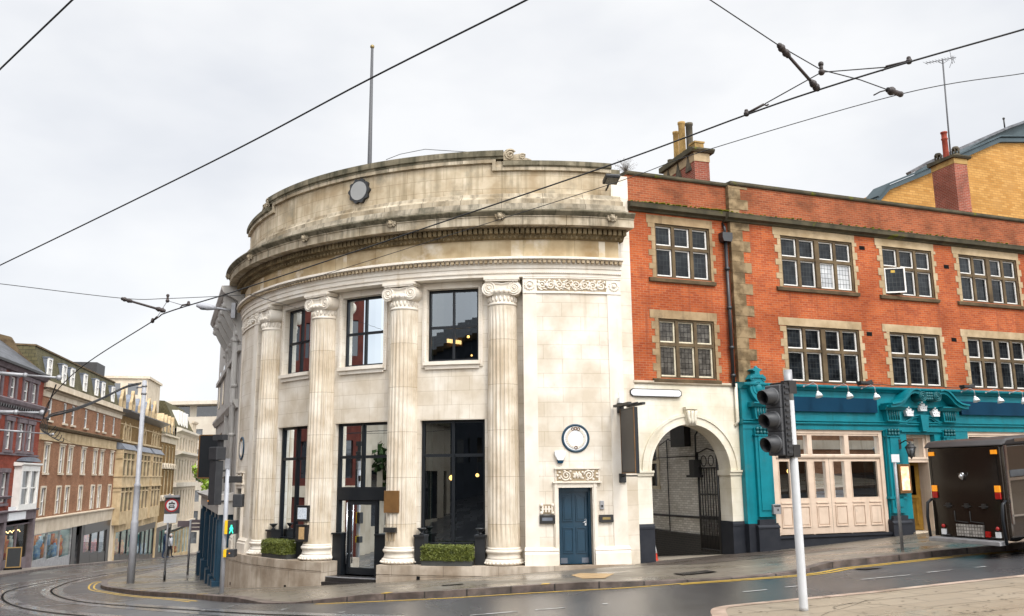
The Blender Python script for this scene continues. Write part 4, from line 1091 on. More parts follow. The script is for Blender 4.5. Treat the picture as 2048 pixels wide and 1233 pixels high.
def mullioned(u0, u1, z0, z1, n, d, cas='white_paint', lead='leaded', sill=True, bot=None, white=(), opened=None, dark=False):
    """stone window: surround blocks, mullions and transom, painted casements, leaded panes"""
    s = MB()
    s.box(BR, u0 - .3, u1 + .12, d - .1, d + .018, z1, z1 + .27)
    zz = z0 - .02; i = 0; random.seed(int(u0 * 10 + z0))
    while zz < z1 - .05:
        h = random.uniform(.19, .27); zt = min(zz + h, z1)
        for sg, ue in ((-1, u0), (1, u1)):
            w = (.13, .25)[(i + (sg > 0)) % 2] if sg < 0 else (.10, .2)[i % 2]
            a, b = sorted((ue, ue + sg * w)); s.box(BR, a, b, d - .1, d + .016, zz + .004, zt - .004)
        zz = zt; i += 1
    s.build('window_surround', 'sandstone' if dark else 'sandstone_pale', PUB)
    f = MB(); D0, D1 = d - .26, d - .03
    big = n == 4
    mw = .11; tz = z0 + (z1 - z0) * .57
    lw = (u1 - u0 - .12 - (n - 1) * mw - (.07 if big else 0)) / n
    xs = []; x = u0 + .06
    for i in range(n):
        xs.append((x, x + lw)); x += lw + mw + (.07 if big and i == 1 else 0)
    f.box(BR, u0, u0 + .06, D0, D1, z0, z1); f.box(BR, u1 - .06, u1, D0, D1, z0, z1)
    f.box(BR, u0 + .06, u1 - .06, D0, D1 - .004, z1 - .07, z1); f.box(BR, u0 + .06, u1 - .06, D0, D1 - .004, z0, z0 + .05)
    for i in range(n - 1): f.box(BR, xs[i][1], xs[i + 1][0], D0, D1 + (.02 if big and i == 1 else 0), z0 + .05, z1 - .07)
    for a, b in xs: f.box(BR, a, b, D0, D1 - .01, tz - .055, tz + .055)
    if sill: f.sweep(BR, [(d - .3, z0 - .16), (d + .09, z0 - .16), (d + .11, z0 - .06), (d - .06, z0 - .002), (d - .3, z0 - .002)], u0 - .28, u1 + .12)
    w = f.build('window', 'sandstone_dark', PUB)
    for i, (a, b) in enumerate(xs):
        for j, (p, q) in enumerate(((z0 + .05, tz - .055), (tz + .055, z1 - .07))):
            if opened == (i, j):
                hg = BR(a - .02, d - .02, 0); T = Fr(hg[0], hg[1], BR.deg - 30); a2, b2, dd = 0, b - a + .04, 0.0
            else: T, a2, b2, dd = BR, a, b, d - .13
            c = MB()
            c.box(T, a2, a2 + .035, dd - .04, dd + .035, p, q); c.box(T, b2 - .05, b2, dd - .04, dd + .035, p, q)
            c.box(T, a2 + .035, b2 - .05, dd - .04, dd + .032, p, p + .05); c.box(T, a2 + .035, b2 - .05, dd - .04, dd + .032, q - .035, q)
            c.build('casement', cas, w)
            MB().wall(T, a2 + .03, b2 - .04, p + .04, q - .03, dd, (), 0).build('pane', 'leaded_white' if (i, j) in white else lead, w)
            if opened == (i, j):
                MB().box(T, a2 + .22, a2 + .36, dd + .004, dd + .008, q - .17, q - .08).build('sticker', 'line_yellow', w)
                MB().wall(BR, a, b, p, q, d - .22, (), 0).build('dark_opening', 'groove', w)
    return w
for (u0, u1, n, d) in WINS:
    for k, (z0, z1) in enumerate(rows):
        kw = {}
        if d == 0: kw = dict(dark=True, cas='old_white' if k else 'white_paint', lead='leaded_brown' if k else 'leaded')
        if n == 4 and u0 < 9 and k == 0: kw = dict(white=((2, 0), (3, 0)))
        if n == 3 and 9 < u0 < 13 and k == 0: kw = dict(opened=(0, 0))
        mullioned(u0, u1, z0, z1, n, d, sill=(k == 0 or d == 0), **kw)
for u, z in ((9.15, 7.78), (9.15, 4.72), (13.0, 7.4), (13.0, 4.7)):
    MB().box(BR, u - .12, u + .12, PJ, PJ + .006, z - .07, z + .07).build('air_brick', 'groove', PUB)
# drainpipe
m = MB(); m.prism(BR, [(3.36, 7.5), (3.66, 7.5), (3.70, 7.62), (3.70, 7.8), (3.32, 7.8), (3.32, 7.62)], .02, .26)
m.tube([BR(3.51, .12, 7.55), BR(3.51, .12, 2.75)], .06, 10)
for z in (6.6, 5.3, 4.0, 3.1): m.lathe(BR(3.51, .12, z), [(.05, -.05), (.085, -.05), (.085, .05), (.05, .05)], 12)
m.tube([BR(3.51, .12, 7.75), BR(3.51, .1, 8.0), BR(3.51, -.05, 8.2)], .05, 8)
m.build('drainpipe', 'black_paint', PUB)
MB().tube([BR(3.6, .1, 2.85), BR(3.6, .1, 1.65), BR(3.56, .02, 1.52)], .055, 10).build('drainpipe', 'white_render', PUB)

# white rendered archway
UC, RA, SPR = 1.885, 1.405, .14
m = MB()
ar = arc(UC, SPR, RA, 180, 0, 28)
pts = [(-.05, SPR)] + ar + [(3.715, SPR), (3.715, 2.83), (-.05, 2.83)]
# front face in strips above the arch
for i in range(28):
    (a, za), (b, zb) = ar[i], ar[i + 1]
    m.face([BR(a, .01, za), BR(b, .01, zb), BR(b, .01, 2.8), BR(a, .01, 2.8)], [(a, za), (b, zb), (b, 2.8), (a, 2.8)])
    m.face([BR(a, .01, za), BR(b, .01, zb), BR(b, -.62, zb), BR(a, -.62, za)], [(a, 0), (b, 0), (b, .6), (a, .6)])
for a, b in ((-.05, UC - RA), (UC + RA, 3.715)):
    m.face([BR(a, .01, SPR), BR(b, .01, SPR), BR(b, .01, 2.8), BR(a, .01, 2.8)], [(a, SPR), (b, SPR), (b, 2.8), (a, 2.8)])
m.box(BR, -.05, UC - RA, -.62, .01, -1.42, SPR); m.box(BR, UC + RA, 3.715, -.62, .01, -1.42, SPR)
m.build('archway', 'white_render', PUB)
m = MB()
for r0, r1, d1 in ((RA + .002, RA + .10, .035), (RA + .10, RA + .24, .022), (RA + .24, RA + .33, .06)):
    A0, A1 = arc(UC, SPR, r0, 180, 0, 28), arc(UC, SPR, r1, 180, 0, 28)
    for i in range(28): m.prism(BR, [A0[i], A0[i + 1], A1[i + 1], A1[i]], -.05, d1)
for a, b in ((-.05, UC - RA + .05), (UC + RA - .05, 3.72)):
    m.sweep(BR, [(-.64, -.02), (.05, -.02), (.06, .06), (.10, .08), (.10, .14), (-.64, .14)], a, b)
m.build('arch_moulding', 'white_render', PUB)
m = MB()
m.prism(BR, [(UC - .13, 1.50), (UC + .13, 1.50), (UC + .2, 2.0), (UC - .2, 2.0)], .0, .14)
for q in (-.12, 0, .12): m.tube([BR(UC + q * .75, .15, 1.52), BR(UC + q * .85, .19, 1.66), BR(UC + q, .16, 1.8), BR(UC + q * 1.1, .21, 1.95)], [.045, .05, .055, .05], 6)
m.box(BR, UC - .22, UC + .22, 0, .2, 2.0, 2.07)
m.build('keystone', 'white_render', PUB)
MB().sweep(BR, [(-.1, 2.76), (.05, 2.76), (.09, 2.80), (.09, 2.86), (-.1, 2.88)], -.05, 3.7).build('string_course', 'cream_stone', PUB)
for a, b in ((-.07, UC - RA + .03), (UC + RA - .03, 3.70)):
    m = MB(); m.box(BR, a, b, -.64, .03, -3.0, -1.55); m.sweep(BR, [(-.65, -1.56), (.05, -1.56), (.05, -1.5), (.03, -1.42), (-.65, -1.42)], a, b)
    m.build('pier_base', 'navy_base', PUB)
# the passage behind the arch
m = MB(); uw = UC + RA + .07
PT = Fr(*BR(uw, 0, 0)[:2], BR.deg + 90)          # right wall of the passage: u runs into the passage, d towards its middle
PT2 = Fr(*BR(uw, -.6, 0)[:2], BR.deg + 90)
def inpt(u, d, z): return BR(uw - d, -.6 - u, z)
inpt.us = 1.0
m.wall(inpt, 0, 9, -1.95, 2.2, 0, [(3.9, 5.4, -.45, 1.45)], .2)
m.build('passage_wall', 'brick_white', PUB)
m = MB(); m.wall(inpt, 0, 9, -3, -1.95, .03, (), 0); m.box(inpt, 0, 9, .0, .07, -2.0, -1.92)
m.build('passage_dado', 'brick_black', PUB)
m = MB(); m.tube([inpt(0.2, .06, -1.38), inpt(9, .06, -1.38)], .035, 6); m.tube([inpt(3.2, .05, 1.2), inpt(3.2, .05, -1.9), inpt(4.4, .05, -1.9)], .02, 6); m.tube([inpt(1.2, .05, .62), inpt(4.3, .05, .62)], .014, 5)
m.tube([inpt(2.1, .1, 1.9), inpt(2.0, .12, 1.2), inpt(2.4, .1, 1.0), inpt(3.0, .1, 1.25), inpt(3.6, .1, 1.05)], .02, 5)
m.build('passage_pipe', 'iron_black', PUB)
f = MB()
for a in (3.85, 4.55, 5.3): f.box(inpt, a, a + .14, -.15, .03, -.45, 1.45)
for z in (-.48, .42, 1.4): f.box(inpt, 3.8, 5.5, -.15, .04, z, z + .1)
w = f.build('passage_window', 'old_white', PUB)
MB().wall(inpt, 3.9, 5.4, -.45, 1.45, -.1, (), 0).build('pane', 'pane_dark', w)
m = MB()
m.face([BR(.3, -.62, 2.2), BR(4, -.62, 2.2), BR(4, -2.6, 2.25), BR(.3, -2.6, 2.25)]); m.box(BR, .43, 3.35, -2.6, -2.4, 1.9, 2.2)
m.build('passage_ceiling', 'interior', PUB)
m = MB(); m.wall(BR, -.3, 3.6, -3, -.9, -9.6, (), 0); m.face([BR(.42, -.64, -3), BR(.42, -9.6, -3), BR(.42, -9.6, 2.2), BR(.42, -.64, 2.2)])
m.build('passage_wall', 'brick_white', PUB)
m = MB(); m.box(inpt, 1.1, 1.4, .03, .3, .0, .5); m.box(inpt, 1.0, 1.5, .03, .36, -.08, 0); m.tube([inpt(.9, .1, 1.6), inpt(1.1, .2, 1.3), inpt(1.2, .15, .5)], .03, 6); m.box(inpt, 1.7, 2.6, .0, .25, .95, 1.9)
m.build('passage_fitting', 'iron_black', PUB)
# iron gate folded back against the passage wall
gp = inpt(.15, .2, -2.45)
g = MB(); T = inpt
gx = lambda i: .08 + i * .15
for i in range(8): g.tube([T(gx(i), .1, -2.4), T(gx(i), .1, .22)], .02, 6)
for i in range(7): g.tube([T(gx(i) + .075, .1, -2.35), T(gx(i) + .075, .1, -1.3)], .014, 5)
for z in (-2.35, -1.32, -.62, .22): g.tube([T(.05, .1, z), T(1.2, .1, z)], .026, 6)
g.tube([T(.06, .1, -2.45), T(.06, .1, .8)], .04, 6); g.tube([T(1.18, .1, -2.4), T(1.18, .1, .75)], .03, 6)
for c in (.4, .82): g.tube([T(c + .15 * math.cos(a), .1, .45 + .17 * math.sin(a)) for a in np.linspace(0, 2 * math.pi, 17)], .016, 5)
g.tube([T(.06, .1, .72), T(.6, .1, .85), T(1.2, .1, .7)], .022, 6)
g.build('iron_gate', 'iron_black', loc=gp, label='black iron gate with scrolled top folded back inside the white archway', cat='gate')
# street nameplate, blank
m = MB(); m.prism(BR, [(-.12, 2.36), (1.52, 2.36), (1.6, 2.42), (1.6, 2.54), (1.52, 2.60), (-.12, 2.60), (-.2, 2.54), (-.2, 2.42)], .07, .10)
o = m.build('street_nameplate', 'iron_black', loc=BR(.7, .08, 2.36), label='long blank white street nameplate above the white archway', cat='nameplate')
MB().prism(BR, [(-.1, 2.385), (1.5, 2.385), (1.57, 2.44), (1.57, 2.52), (1.5, 2.575), (-.1, 2.575), (-.17, 2.52), (-.17, 2.44)], .095, .108).build('face', 'sign_white', o)

# ---------------------------------------------------------------- teal pub front 
FZ = .30
sh = MB()
sh.box(BR, 3.69, UE, -.05, FZ - .06, 1.42, 2.72)
for a, b in ((3.69, 4.74), (9.32, 10.3), (11.55, 13.1), (17.55, UE)): sh.box(BR, a, b, -.4, FZ - .08, -1.5, 1.42)
sh.box(BR, 10.3, 11.55, -.4, FZ - .08, 1.3, 1.42)
front = sh.build('pub_front', 'teal_paint', PUB)
m = MB()
m.sweep(BR, [(0, 2.70), (FZ + .02, 2.70), (FZ + .05, 2.74), (FZ + .16, 2.78), (FZ + .18, 2.82), (FZ + .18, 2.86), (0, 2.92)], 3.66, UE)
m.sweep(BR, [(0, 1.58), (FZ - .02, 1.58), (FZ + .01, 1.62), (FZ - .02, 1.66), (FZ + .03, 1.69), (FZ + .03, 1.72), (0, 1.74)], 3.66, UE)
m.build('fascia_moulding', 'teal_paint', front)
for a, b in ((5.45, 9.03), (12.78, 17.6)):
    MB().box(BR, a, b, FZ - .1, FZ + .05, 2.0, 2.47).build('sign_panel', 'navy_sign', front)
# pilasters
for a, b in ((4.06, 4.60), (9.36, 9.92), (11.86, 12.42)):
    m = MB()
    m.box(BR, a, b, 0, FZ + .02, -1.3, 1.45); m.box(BR, a + .1, b - .1, 0, FZ + .05, -1.1, 1.2)
    m.box(BR, a - .04, b + .04, 0, FZ + .08, 1.2, 1.24)
    m.prism(BR, [(a, 1.72), (b, 1.72), (b + .05, 2.12), (a - .05, 2.12)], 0, FZ + .14)
    m.sweep(BR, [(0, 2.1), (FZ + .2, 2.1), (FZ + .24, 2.15), (FZ + .3, 2.2), (FZ + .3, 2.24), (0, 2.26)], a - .16, b + .16)
    if a > 9: m.box(BR, a - .1, b + .1, 0, FZ + .05, -.84, -.76)
    m.build('pilaster', 'teal_paint', front)
    m = MB()
    for q in range(4):
        for r_ in range(2): m.ball(BR(a + .08 + q * .13, FZ + .05, 1.3 + r_ * .12), .065, 6, (1, 1, 1.1))
    for q in range(5): m.tube([BR(a + .07 + q * .1, FZ + .15, 1.78), BR(a + .07 + q * .1, FZ + .15, 2.08)], .03, 6)
    m.build('capital', 'teal_dark', front)
    m = MB(); m.box(BR, a - .06, b + .06, 0, FZ + .06, -1.56, -1.5); m.box(BR, a - .03, b + .03, 0, FZ + .04, -1.5, -1.38); m.box(BR, a - .12, b + .12, 0, FZ + .10, -2.9, -1.62); m.sweep(BR, [(0, -1.64), (FZ + .12, -1.64), (FZ + .12, -1.6), (FZ + .06, -1.54), (0, -1.54)], a - .13, b + .13)
    m.build('pilaster_base', 'navy_base', front)
m = MB()
for a, b in ((3.69, 4.80), (9.25, 10.3), (11.55, 13.0), (17.5, UE)): m.box(BR, a, b, -.4, FZ - .05, -3.0, -1.5)
for a, b in ((4.72, 9.3), (13.05, 17.55)): m.box(BR, a, b, -.3, FZ - .02, -3.0, -1.9); m.box(BR, a, b, -.3, FZ + .03, -1.97, -1.9)
m.build('base_course', 'navy_base', front)
# shield ornament on the first pilaster
m = MB(); c = (4.22, 2.72)
m.prism(BR, [(c[0] + .31 * math.cos(a) * (1 if math.sin(a) > 0 else 1 - .5 * math.sin(a) ** 2), c[1] + (.33 if math.sin(a) > 0 else .47) * math.sin(a)) for a in np.linspace(0, 2 * math.pi, 33)[:-1]], .1, FZ + .12)
m.prism(BR, [(c[0] - .3, c[1] + .26), (c[0] - .18, c[1] + .42), (c[0], c[1] + .36), (c[0] + .18, c[1] + .42), (c[0] + .3, c[1] + .26), (c[0] + .12, c[1] + .30), (c[0] - .12, c[1] + .30)], .1, FZ + .16)
m.prism(BR, [(c[0] - .11, c[1] + .38), (c[0] + .11, c[1] + .38), (c[0] + .08, c[1] + .5), (c[0] + .2, c[1] + .56), (c[0] + .06, c[1] + .62), (c[0] - .06, c[1] + .62), (c[0] - .2, c[1] + .56), (c[0] - .08, c[1] + .5)], .12, FZ + .12)
m.ball(BR(c[0], FZ + .05, c[1] + .62), .07, 8)
for sg in (-1, 1): m.tube([BR(c[0] + sg * .22 + u, FZ + .13, c[1] + .27 + z) for u, z in spiral(0, 0, .085, .02, 1.4, 90, 18, -sg)], .022, 5)
ring(m, BR, c[0], c[1] - .02, .2, FZ + .12, .022, 1., 28)
m.ball(BR(c[0], FZ + .11, c[1] - .02), .15, 12, (.85, .5, 1.15))
m.ball(BR(c[0], FZ + .1, c[1] - .5), .07, 8, (1.6, 1, .7))
m.build('shield_ornament', 'teal_paint', front)

def shopfront(u0, full=True):
    """cream timber folding front: three bays of top lights over glazed doors"""
    w = 4.5; p = w / 3
    f = MB(); D0, D1 = .0, .14
    f.box(BR, u0, u0 + .14, D0, D1 + .03, -1.9, 1.42); f.box(BR, u0 + w - .14, u0 + w, D0, D1 + .03, -1.9, 1.42)
    f.box(BR, u0 + .14, u0 + w - .14, D0, D1 + .028, 1.3, 1.42); f.box(BR, u0 - .04, u0 + w + .04, D0, D1 + .06, 1.40, 1.46)
    f.sweep(BR, [(D0, .50), (D1 + .02, .50), (D1 + .05, .55), (D1 + .05, .60), (D1, .63), (D0, .63)], u0 + .14, u0 + w - .14)
    f.box(BR, u0 + .14, u0 + w - .14, D0, D1, 1.24, 1.3)
    for k in (1, 2): f.box(BR, u0 + k * p - .09, u0 + k * p + .09, D0, D1 + .02, .63, 1.24); f.box(BR, u0 + k * p - .02, u0 + k * p + .02, D0, D1 - .02, -1.9, .5)
    so = f.build('shopfront', 'cream_paint', PUB)
    MB().wall(BR, u0 + .14, u0 + w - .14, .63, 1.24, .06, (), 0).build('pane', 'glass_clear', so)
    for k in range(3):
        a, b = u0 + k * p + (.14 if k == 0 else .02), u0 + (k + 1) * p - (.14 if k == 2 else .02)
        lights = [(a + .1, b - .12)] if k == 2 else [(a + .1, (a + b) / 2 - .14), ((a + b) / 2 + .14, b - .1)]
        mid = (a + b) / 2
        leaves = [(a, b)] if k == 2 else [(a, mid - .005), (mid + .005, b)]
        for li, (la, lb) in enumerate(leaves):
            d = MB(); g0, g1 = lights[li]
            d.wall(BR, la, lb, -1.88, .5, D1 - .02, [(g0, g1, -.76, .40)], .06)
            for q0, q1 in ([(la + .08, mid - .1), (mid + .1, lb - .08)] if k == 2 else [(la + .12, lb - .12)]):
                d.box(BR, q0, q1, D1 - .02, D1 + .01, -.93, -.89)
                for z in (-1.66, -1.03): d.box(BR, q0, q1, D1 - .02, D1 + .012, z, z + .03)
                d.box(BR, q0, q0 + .03, D1 - .02, D1 + .012, -1.63, -1.03); d.box(BR, q1 - .03, q1, D1 - .02, D1 + .012, -1.63, -1.03); d.box(BR, q0 + .06, q1 - .06, D1 - .02, D1, -1.58, -1.06)
            for x in (g0, g1 - .02): d.box(BR, x, x + .02, D1 - .08, D1, -.76, .4)
            do = d.build('folding_door', 'cream_paint', so)
            MB().wall(BR, g0, g1, -.76, .40, D1 - .07, (), 0).build('pane', 'glass_clear', do)
    m = MB()
    m.wall(BR, u0 - .2, u0 + w + .2, -2.2, 1.6, -2.4, (), 0)
    for z in (-2.0, 1.45): m.face([BR(u0 - .2, -2.4, z), BR(u0 + w + .2, -2.4, z), BR(u0 + w + .2, 0, z), BR(u0 - .2, 0, z)])
    for u in (u0 - .2, u0 + w + .2): m.face([BR(u, -2.4, -2.2), BR(u, 0, -2.2), BR(u, 0, 1.6), BR(u, -2.4, 1.6)])
    m.build('interior', 'interior', so)
    m = MB()
    for a in (u0 + 3.05, u0 + 4.1, u0 + 2.75):
        m.grid([[BR(a + q * .05, -.35 + .05 * math.sin(q * 2.2), z) for q in range(8)] for z in (-1.9, 1.3)])
    m.build('curtain', 'curtain', so)
    return so
shopfront(4.78); shopfront(13.05)
for u, z, lab in ((5.28, .12, 'small warm lamp inside the first cream folding door'), (6.12, .1, 'small warm lamp inside the second cream folding door'), (8.35, .2, 'amber lamp between curtains in the widest cream door pane')):
    o = MB().ball(BR(u, -.8, z), .05, 8, (1, 1, 1.4)).build('pendant_lamp', 'lamp_warm', loc=BR(u, -.8, z), label=lab, cat='lamp', group='warm lamps behind the cream shopfront'); MB().tube([BR(u, -.8, z), BR(u, -.8, 1.4)], .008, 5).build('flex', 'iron_black', o)
# letter box by the shopfront
o = MB().box(BR, 4.52, 4.80, FZ - .02, FZ + .12, -1.22, -.92).build('post_box', 'galv', loc=BR(4.66, .3, -1.22), label='grey metal wall box beside the left edge of the cream shopfront', cat='letterbox', bevel=.01)
MB().box(BR, 4.54, 4.78, FZ + .115, FZ + .13, -.99, -.95).box(BR, 4.66, 4.70, FZ + .115, FZ + .13, -1.12, -1.06).build('slot', 'iron_black', o)

# entrance with swan-neck hood
m = MB()
def hood(sg):
    c = 11.0
    P = [(1.72, 2.22), (1.55, 2.235), (1.35, 2.27), (1.15, 2.38), (.97, 2.56), (.8, 2.69), (.62, 2.73), (.45, 2.69)]
    return [(c + sg * a, z) for a, z in P]
for sg in (-1, 1):
    P = hood(sg); P = P if sg < 0 else P[::-1]
    m.ribbon(BR, P, .12, .1, FZ + .42); m.ribbon(BR, [(a, z + .075) for a, z in P], .05, .1, FZ + .5)
m.prism(BR, [(9.85, 2.2)] + hood(-1)[2:] + hood(1)[2:][::-1] + [(12.15, 2.2)], .1, FZ + .06)
ho = m.build('door_hood', 'teal_paint', front)
m = MB()
for u in (10.68, 11.32):
    m.prism(BR, [(u + .17 * math.cos(a), 2.56 + .17 * math.sin(a)) for a in np.linspace(0, 2 * math.pi, 25)[:-1]], .2, FZ + .44)
    for r_ in (.15, .09): ring(m, BR, u, 2.56, r_, FZ + .45, .018, 1., 20, 5)
    m.ball(BR(u, FZ + .44, 2.56), .045, 8)
for q in range(3):
    for r_ in range(3): m.ball(BR(10.9 + q * .1, FZ + .4, 2.48 + r_ * .09), .06, 6)
m.build('rosette', 'teal_dark', front)
for u, z in ((10.36, 2.04), (10.98, 2.22), (11.54, 2.04)):
    m = MB()
    m.prism(BR, [(u - .13, z - .11), (u + .13, z - .11), (u + .19, z + .06), (u + .10, z + .02), (u + .06, z + .12), (u, z + .07), (u - .06, z + .12), (u - .10, z + .02), (u - .19, z + .06)], FZ + .0, FZ + .12)
    m.box(BR, u - .14, u + .14, FZ, FZ + .135, z - .13, z - .08)
    for sg in (-1, 0, 1): m.ball(BR(u + sg * .08, FZ + .08, z + .1 + .06 * (sg == 0)), .035, 6); m.ball(BR(u + sg * .09, FZ + .12, z - .02), .03, 6)
    m.build('crown_ornament', 'sign_white', front)
m = MB()
P = [(9.95, 1.72), (10.25, 1.73), (10.45, 1.82), (10.6, 1.92), (10.8, 1.95), (11.2, 1.95), (11.4, 1.92), (11.55, 1.82), (11.75, 1.73), (11.9, 1.72)]
m.ribbon(BR, P, .05, .1, FZ + .04); m.ribbon(BR, [(a, z - .07) for a, z in P], .03, .1, FZ + .02)
m.prism(BR, [(10.88, 1.4), (11.12, 1.4), (11.18, 1.95), (10.82, 1.95)], .1, FZ + .12)
m.box(BR, 10.05, 11.85, .1, FZ + .0, 1.38, 1.43)
m.build('overdoor_moulding', 'teal_paint', front)
f = MB()
f.box(BR, 10.28, 10.36, -.5, .0, -1.96, 1.3); f.box(BR, 11.38, 11.57, -.5, .02, -1.96, 1.3); f.box(BR, 10.36, 11.38, -.45, .0, .36, .5); f.box(BR, 10.36, 11.38, -.45, .03, .46, .54); f.box(BR, 10.36, 11.38, -.45, -.05, 1.2, 1.3); f.box(BR, 11.28, 11.38, -.45, -.05, .54, 1.2)
eo = f.build('entrance_frame', 'cream_paint', PUB)
MB().wall(BR, 10.36, 11.28, .54, 1.2, -.25, (), 0).build('fanlight_pane', 'glass_clear', eo)
hg = BR(11.36, -.42, 0); T = Fr(hg[0], hg[1], BR.deg - 62)
d = MB(); d.wall(T, -.98, 0, -1.93, .36, .03, [(-.84, -.14, -.75, .26)], .06); d.wall(T, -.98, 0, -1.93, .36, -.03, [(-.84, -.14, -.75, .26)], .0)
for z in (-1.75, -.98): d.box(T, -.84, -.14, .03, .05, z, z + .04)
for u in (-.84, -.18): d.box(T, u, u + .04, .03, .05, -1.75, -.94)
d.box(T, -.92, -.06, .03, .06, -.86, -.8)
do = d.build('open_door', 'wood_ochre', PUB)
MB().wall(T, -.84, -.14, -.75, .26, .0, (), 0).build('pane', 'glass_shop', do)
m = MB(); m.wall(BR, 10.2, 11.6, -2.1, 1.4, -3, (), 0)
for u in (10.3, 11.56): m.face([BR(u, -3, -2.1), BR(u, -.4, -2.1), BR(u, -.4, 1.4), BR(u, -3, 1.4)])
m.face([BR(10.2, -3, 1.35), BR(11.6, -3, 1.35), BR(11.6, -.4, 1.35), BR(10.2, -.4, 1.35)])
m.build('interior', 'interior', eo)
m = MB(); m.box(BR, 10.36, 10.75, -1.0, -.9, -1.9, -.6)
for q in range(5): m.box(BR, 10.38 + q * .075, 10.42 + q * .075, -.9, -.885, -1.85, -1.1)
m.build('panelled_lobby', 'curtain', eo)
MB().box(BR, 10.2, 11.7, -.6, .35, -3, -1.955).build('doorstep', 'cream_stone', eo)
# menu case, wall lanterns
o = MB().box(BR, 9.60, 10.10, FZ + .0, FZ + .17, -.66, .3).build('lit_menu_case', 'bronze', loc=BR(9.8, .4, -.66), label='brown framed lit menu case on the teal wall left of the pub door', cat='menu case', bevel=.01)
MB().box(BR, 9.68, 10.02, FZ + .16, FZ + .178, -.56, .22).build('lit_sheet', 'lit_menu', o)
def lantern(u, label, group='wall lanterns beside the pub door'):
    c = BR(u, FZ + .48, .82)
    m = MB(); m.lathe(c, [(.03, -.26), (.10, -.24), (.165, .0), (.15, .01), (.13, .01)], 6)
    o = m.build('wall_lantern', 'pane_grey', loc=c, label=label, cat='lantern', group=group)
    m = MB(); m.lathe(c, [(.2, .0), (.19, .03), (.1, .12), (.04, .15), (.05, .18), (.01, .24)], 6); m.lathe(c, [(.02, -.36), (.05, -.3), (.11, -.25), (.02, -.24)], 6)
    for a in range(6):
        q = a * math.pi / 3; m.tube([(c[0] + .10 * math.cos(q), c[1] + .10 * math.sin(q), c[2] - .24), (c[0] + .165 * math.cos(q), c[1] + .165 * math.sin(q), c[2])], .012, 4)
    m.tube([BR(u, FZ + .48, .98), BR(u, FZ + .3, 1.08), BR(u - .02, FZ + .05, .98)], .02, 6); m.box(BR, u - .07, u + .03, FZ, FZ + .06, .8, 1.12)
    m.build('lantern_frame', 'iron_black', o)
lantern(9.88, 'black wall lantern on the left teal pilaster of the pub door')
lantern(12.02, 'black wall lantern right of the pub door, half hidden by the horsebox')
# swan-neck sign lights
labs = ['first white swan neck light over the left navy sign, nearest the traffic signal', 'middle white swan neck light over the left navy sign', 'third white swan neck light, at the right end of the left navy sign',
        'first white swan neck light over the right navy sign', 'second white swan neck light over the right navy sign', 'white swan neck light at the right edge of the photo']
for u, lab in zip((6.32, 7.56, 8.68, 13.1, 14.25, 15.4), labs):
    m = MB(); c = BR(u, .72, 2.52); ax = (BR.n[0] * .35, BR.n[1] * .35, -1)
    m.lathe(c, [(.018, -.12), (.04, -.10), (.045, -.055), (.08, -.03), (.105, .03), (.12, .085), (.11, .085), (.045, .055)], 18, axis=ax)
    o = m.build('sign_light', 'sign_white', loc=c, label=lab, cat='spotlight', group='swan neck lights over the pub signs')
    MB().tube([BR(u, .70, 2.62), BR(u - .02, .70, 2.82), BR(u - .1, .62, 2.9), BR(u - .22, .52, 2.84), BR(u - .36, .46, 2.80)], .014, 6).ball(BR(u - .36, .46, 2.79), .04, 6).build('arm', 'galv', o)
m = MB(); m.tube([BR(u, .49, 2.93 + .02 * math.sin(u * 5)) for u in np.arange(5.2, 17, .4)], .012, 5); m.build('lighting_cable', 'cable', PUB)
for u, lab in ((8.45, 'black linear floodlight lying on the ledge above the left navy sign'), (13.0, 'black linear floodlight lying on the ledge above the right navy sign')):
    MB().box(Fr(*BR(u, .5, 0)[:2], BR.deg + 8), -.3, .3, -.1, .1, 2.94, 3.02).tube([BR(u - .3, .5, 2.9), BR(u + .3, .5, 3.06)], .035, 6).build('ledge_light', 'iron_black', loc=BR(u, .5, 2.94), label=lab, cat='floodlight')

# chimneys and aerial
def frame_at(px, py, Y, deg): p = atY(px, py, Y); return Fr(p[0], p[1], deg), p[2]
C1, z1 = frame_at(1388, 305, 30.0, 18)
zb = z1 - 7.0
m = MB(); m.box(C1, .0, .6, -2.3, .0, zb, z1 - .32)
o = m.build('chimney', 'brick_chimney', loc=C1(.3, -1, zb), label='red brick chimney with tall buff pots and dark capping above the recessed bay', cat='chimney')
m = MB(); m.box(C1, -.02, .62, -2.32, .02, z1 - .32, z1)
m.build('stone_band', 'sandstone_pale', o)
m = MB(); q_ = Fr(*C1(-.03, 0, 0)[:2], 18 + 90)
for q in range(3): m.prism(q_, [(.2 + q * .75, z1 - .6), (.6 + q * .75, z1 - .6), (.4 + q * .75, z1 - .02)], -.03, .03)
m.build('band_ornament', 'pot_dark', o)
m = MB(); m.sweep(C1, [(-2.42, z1), (.1, z1), (.18, z1 + .08), (.18, z1 + .14), (.0, z1 + .2), (-2.42, z1 + .2)], -.16, .76)
m.build('capping', 'moss_stone', o)
for u, d, h, r, mt in ((.3, -1.8, 1.35, .105, 'pot_buff'), (.3, -1.33, 1.55, .125, 'pot_buff'), (.34, -.85, 1.32, .125, 'pot_dark'), (.3, -2.3, .4, .1, 'pot_dark')):
    MB().lathe(C1(u, d, z1 + .16), [(r * .9, 0), (r * 1.05, .05), (r, h * .5), (r * 1.02, h - .1), (r * 1.18, h - .08), (r * 1.18, h), (r * .8, h)], 16).build('chimney_pot', mt, o)
MB().box(C1, .1, .46, -.45, -.08, z1 + .18, z1 + .42).box(C1, .07, .49, -.48, -.05, z1 + .42, z1 + .48).build('chimney_pot', 'pot_buff', o)
C2, z2 = frame_at(1907, 316, 37.0, 18)
zb = z2 - 9
m = MB(); m.box(C2, .0, .72, -1.3, .0, zb, z2 - .25)
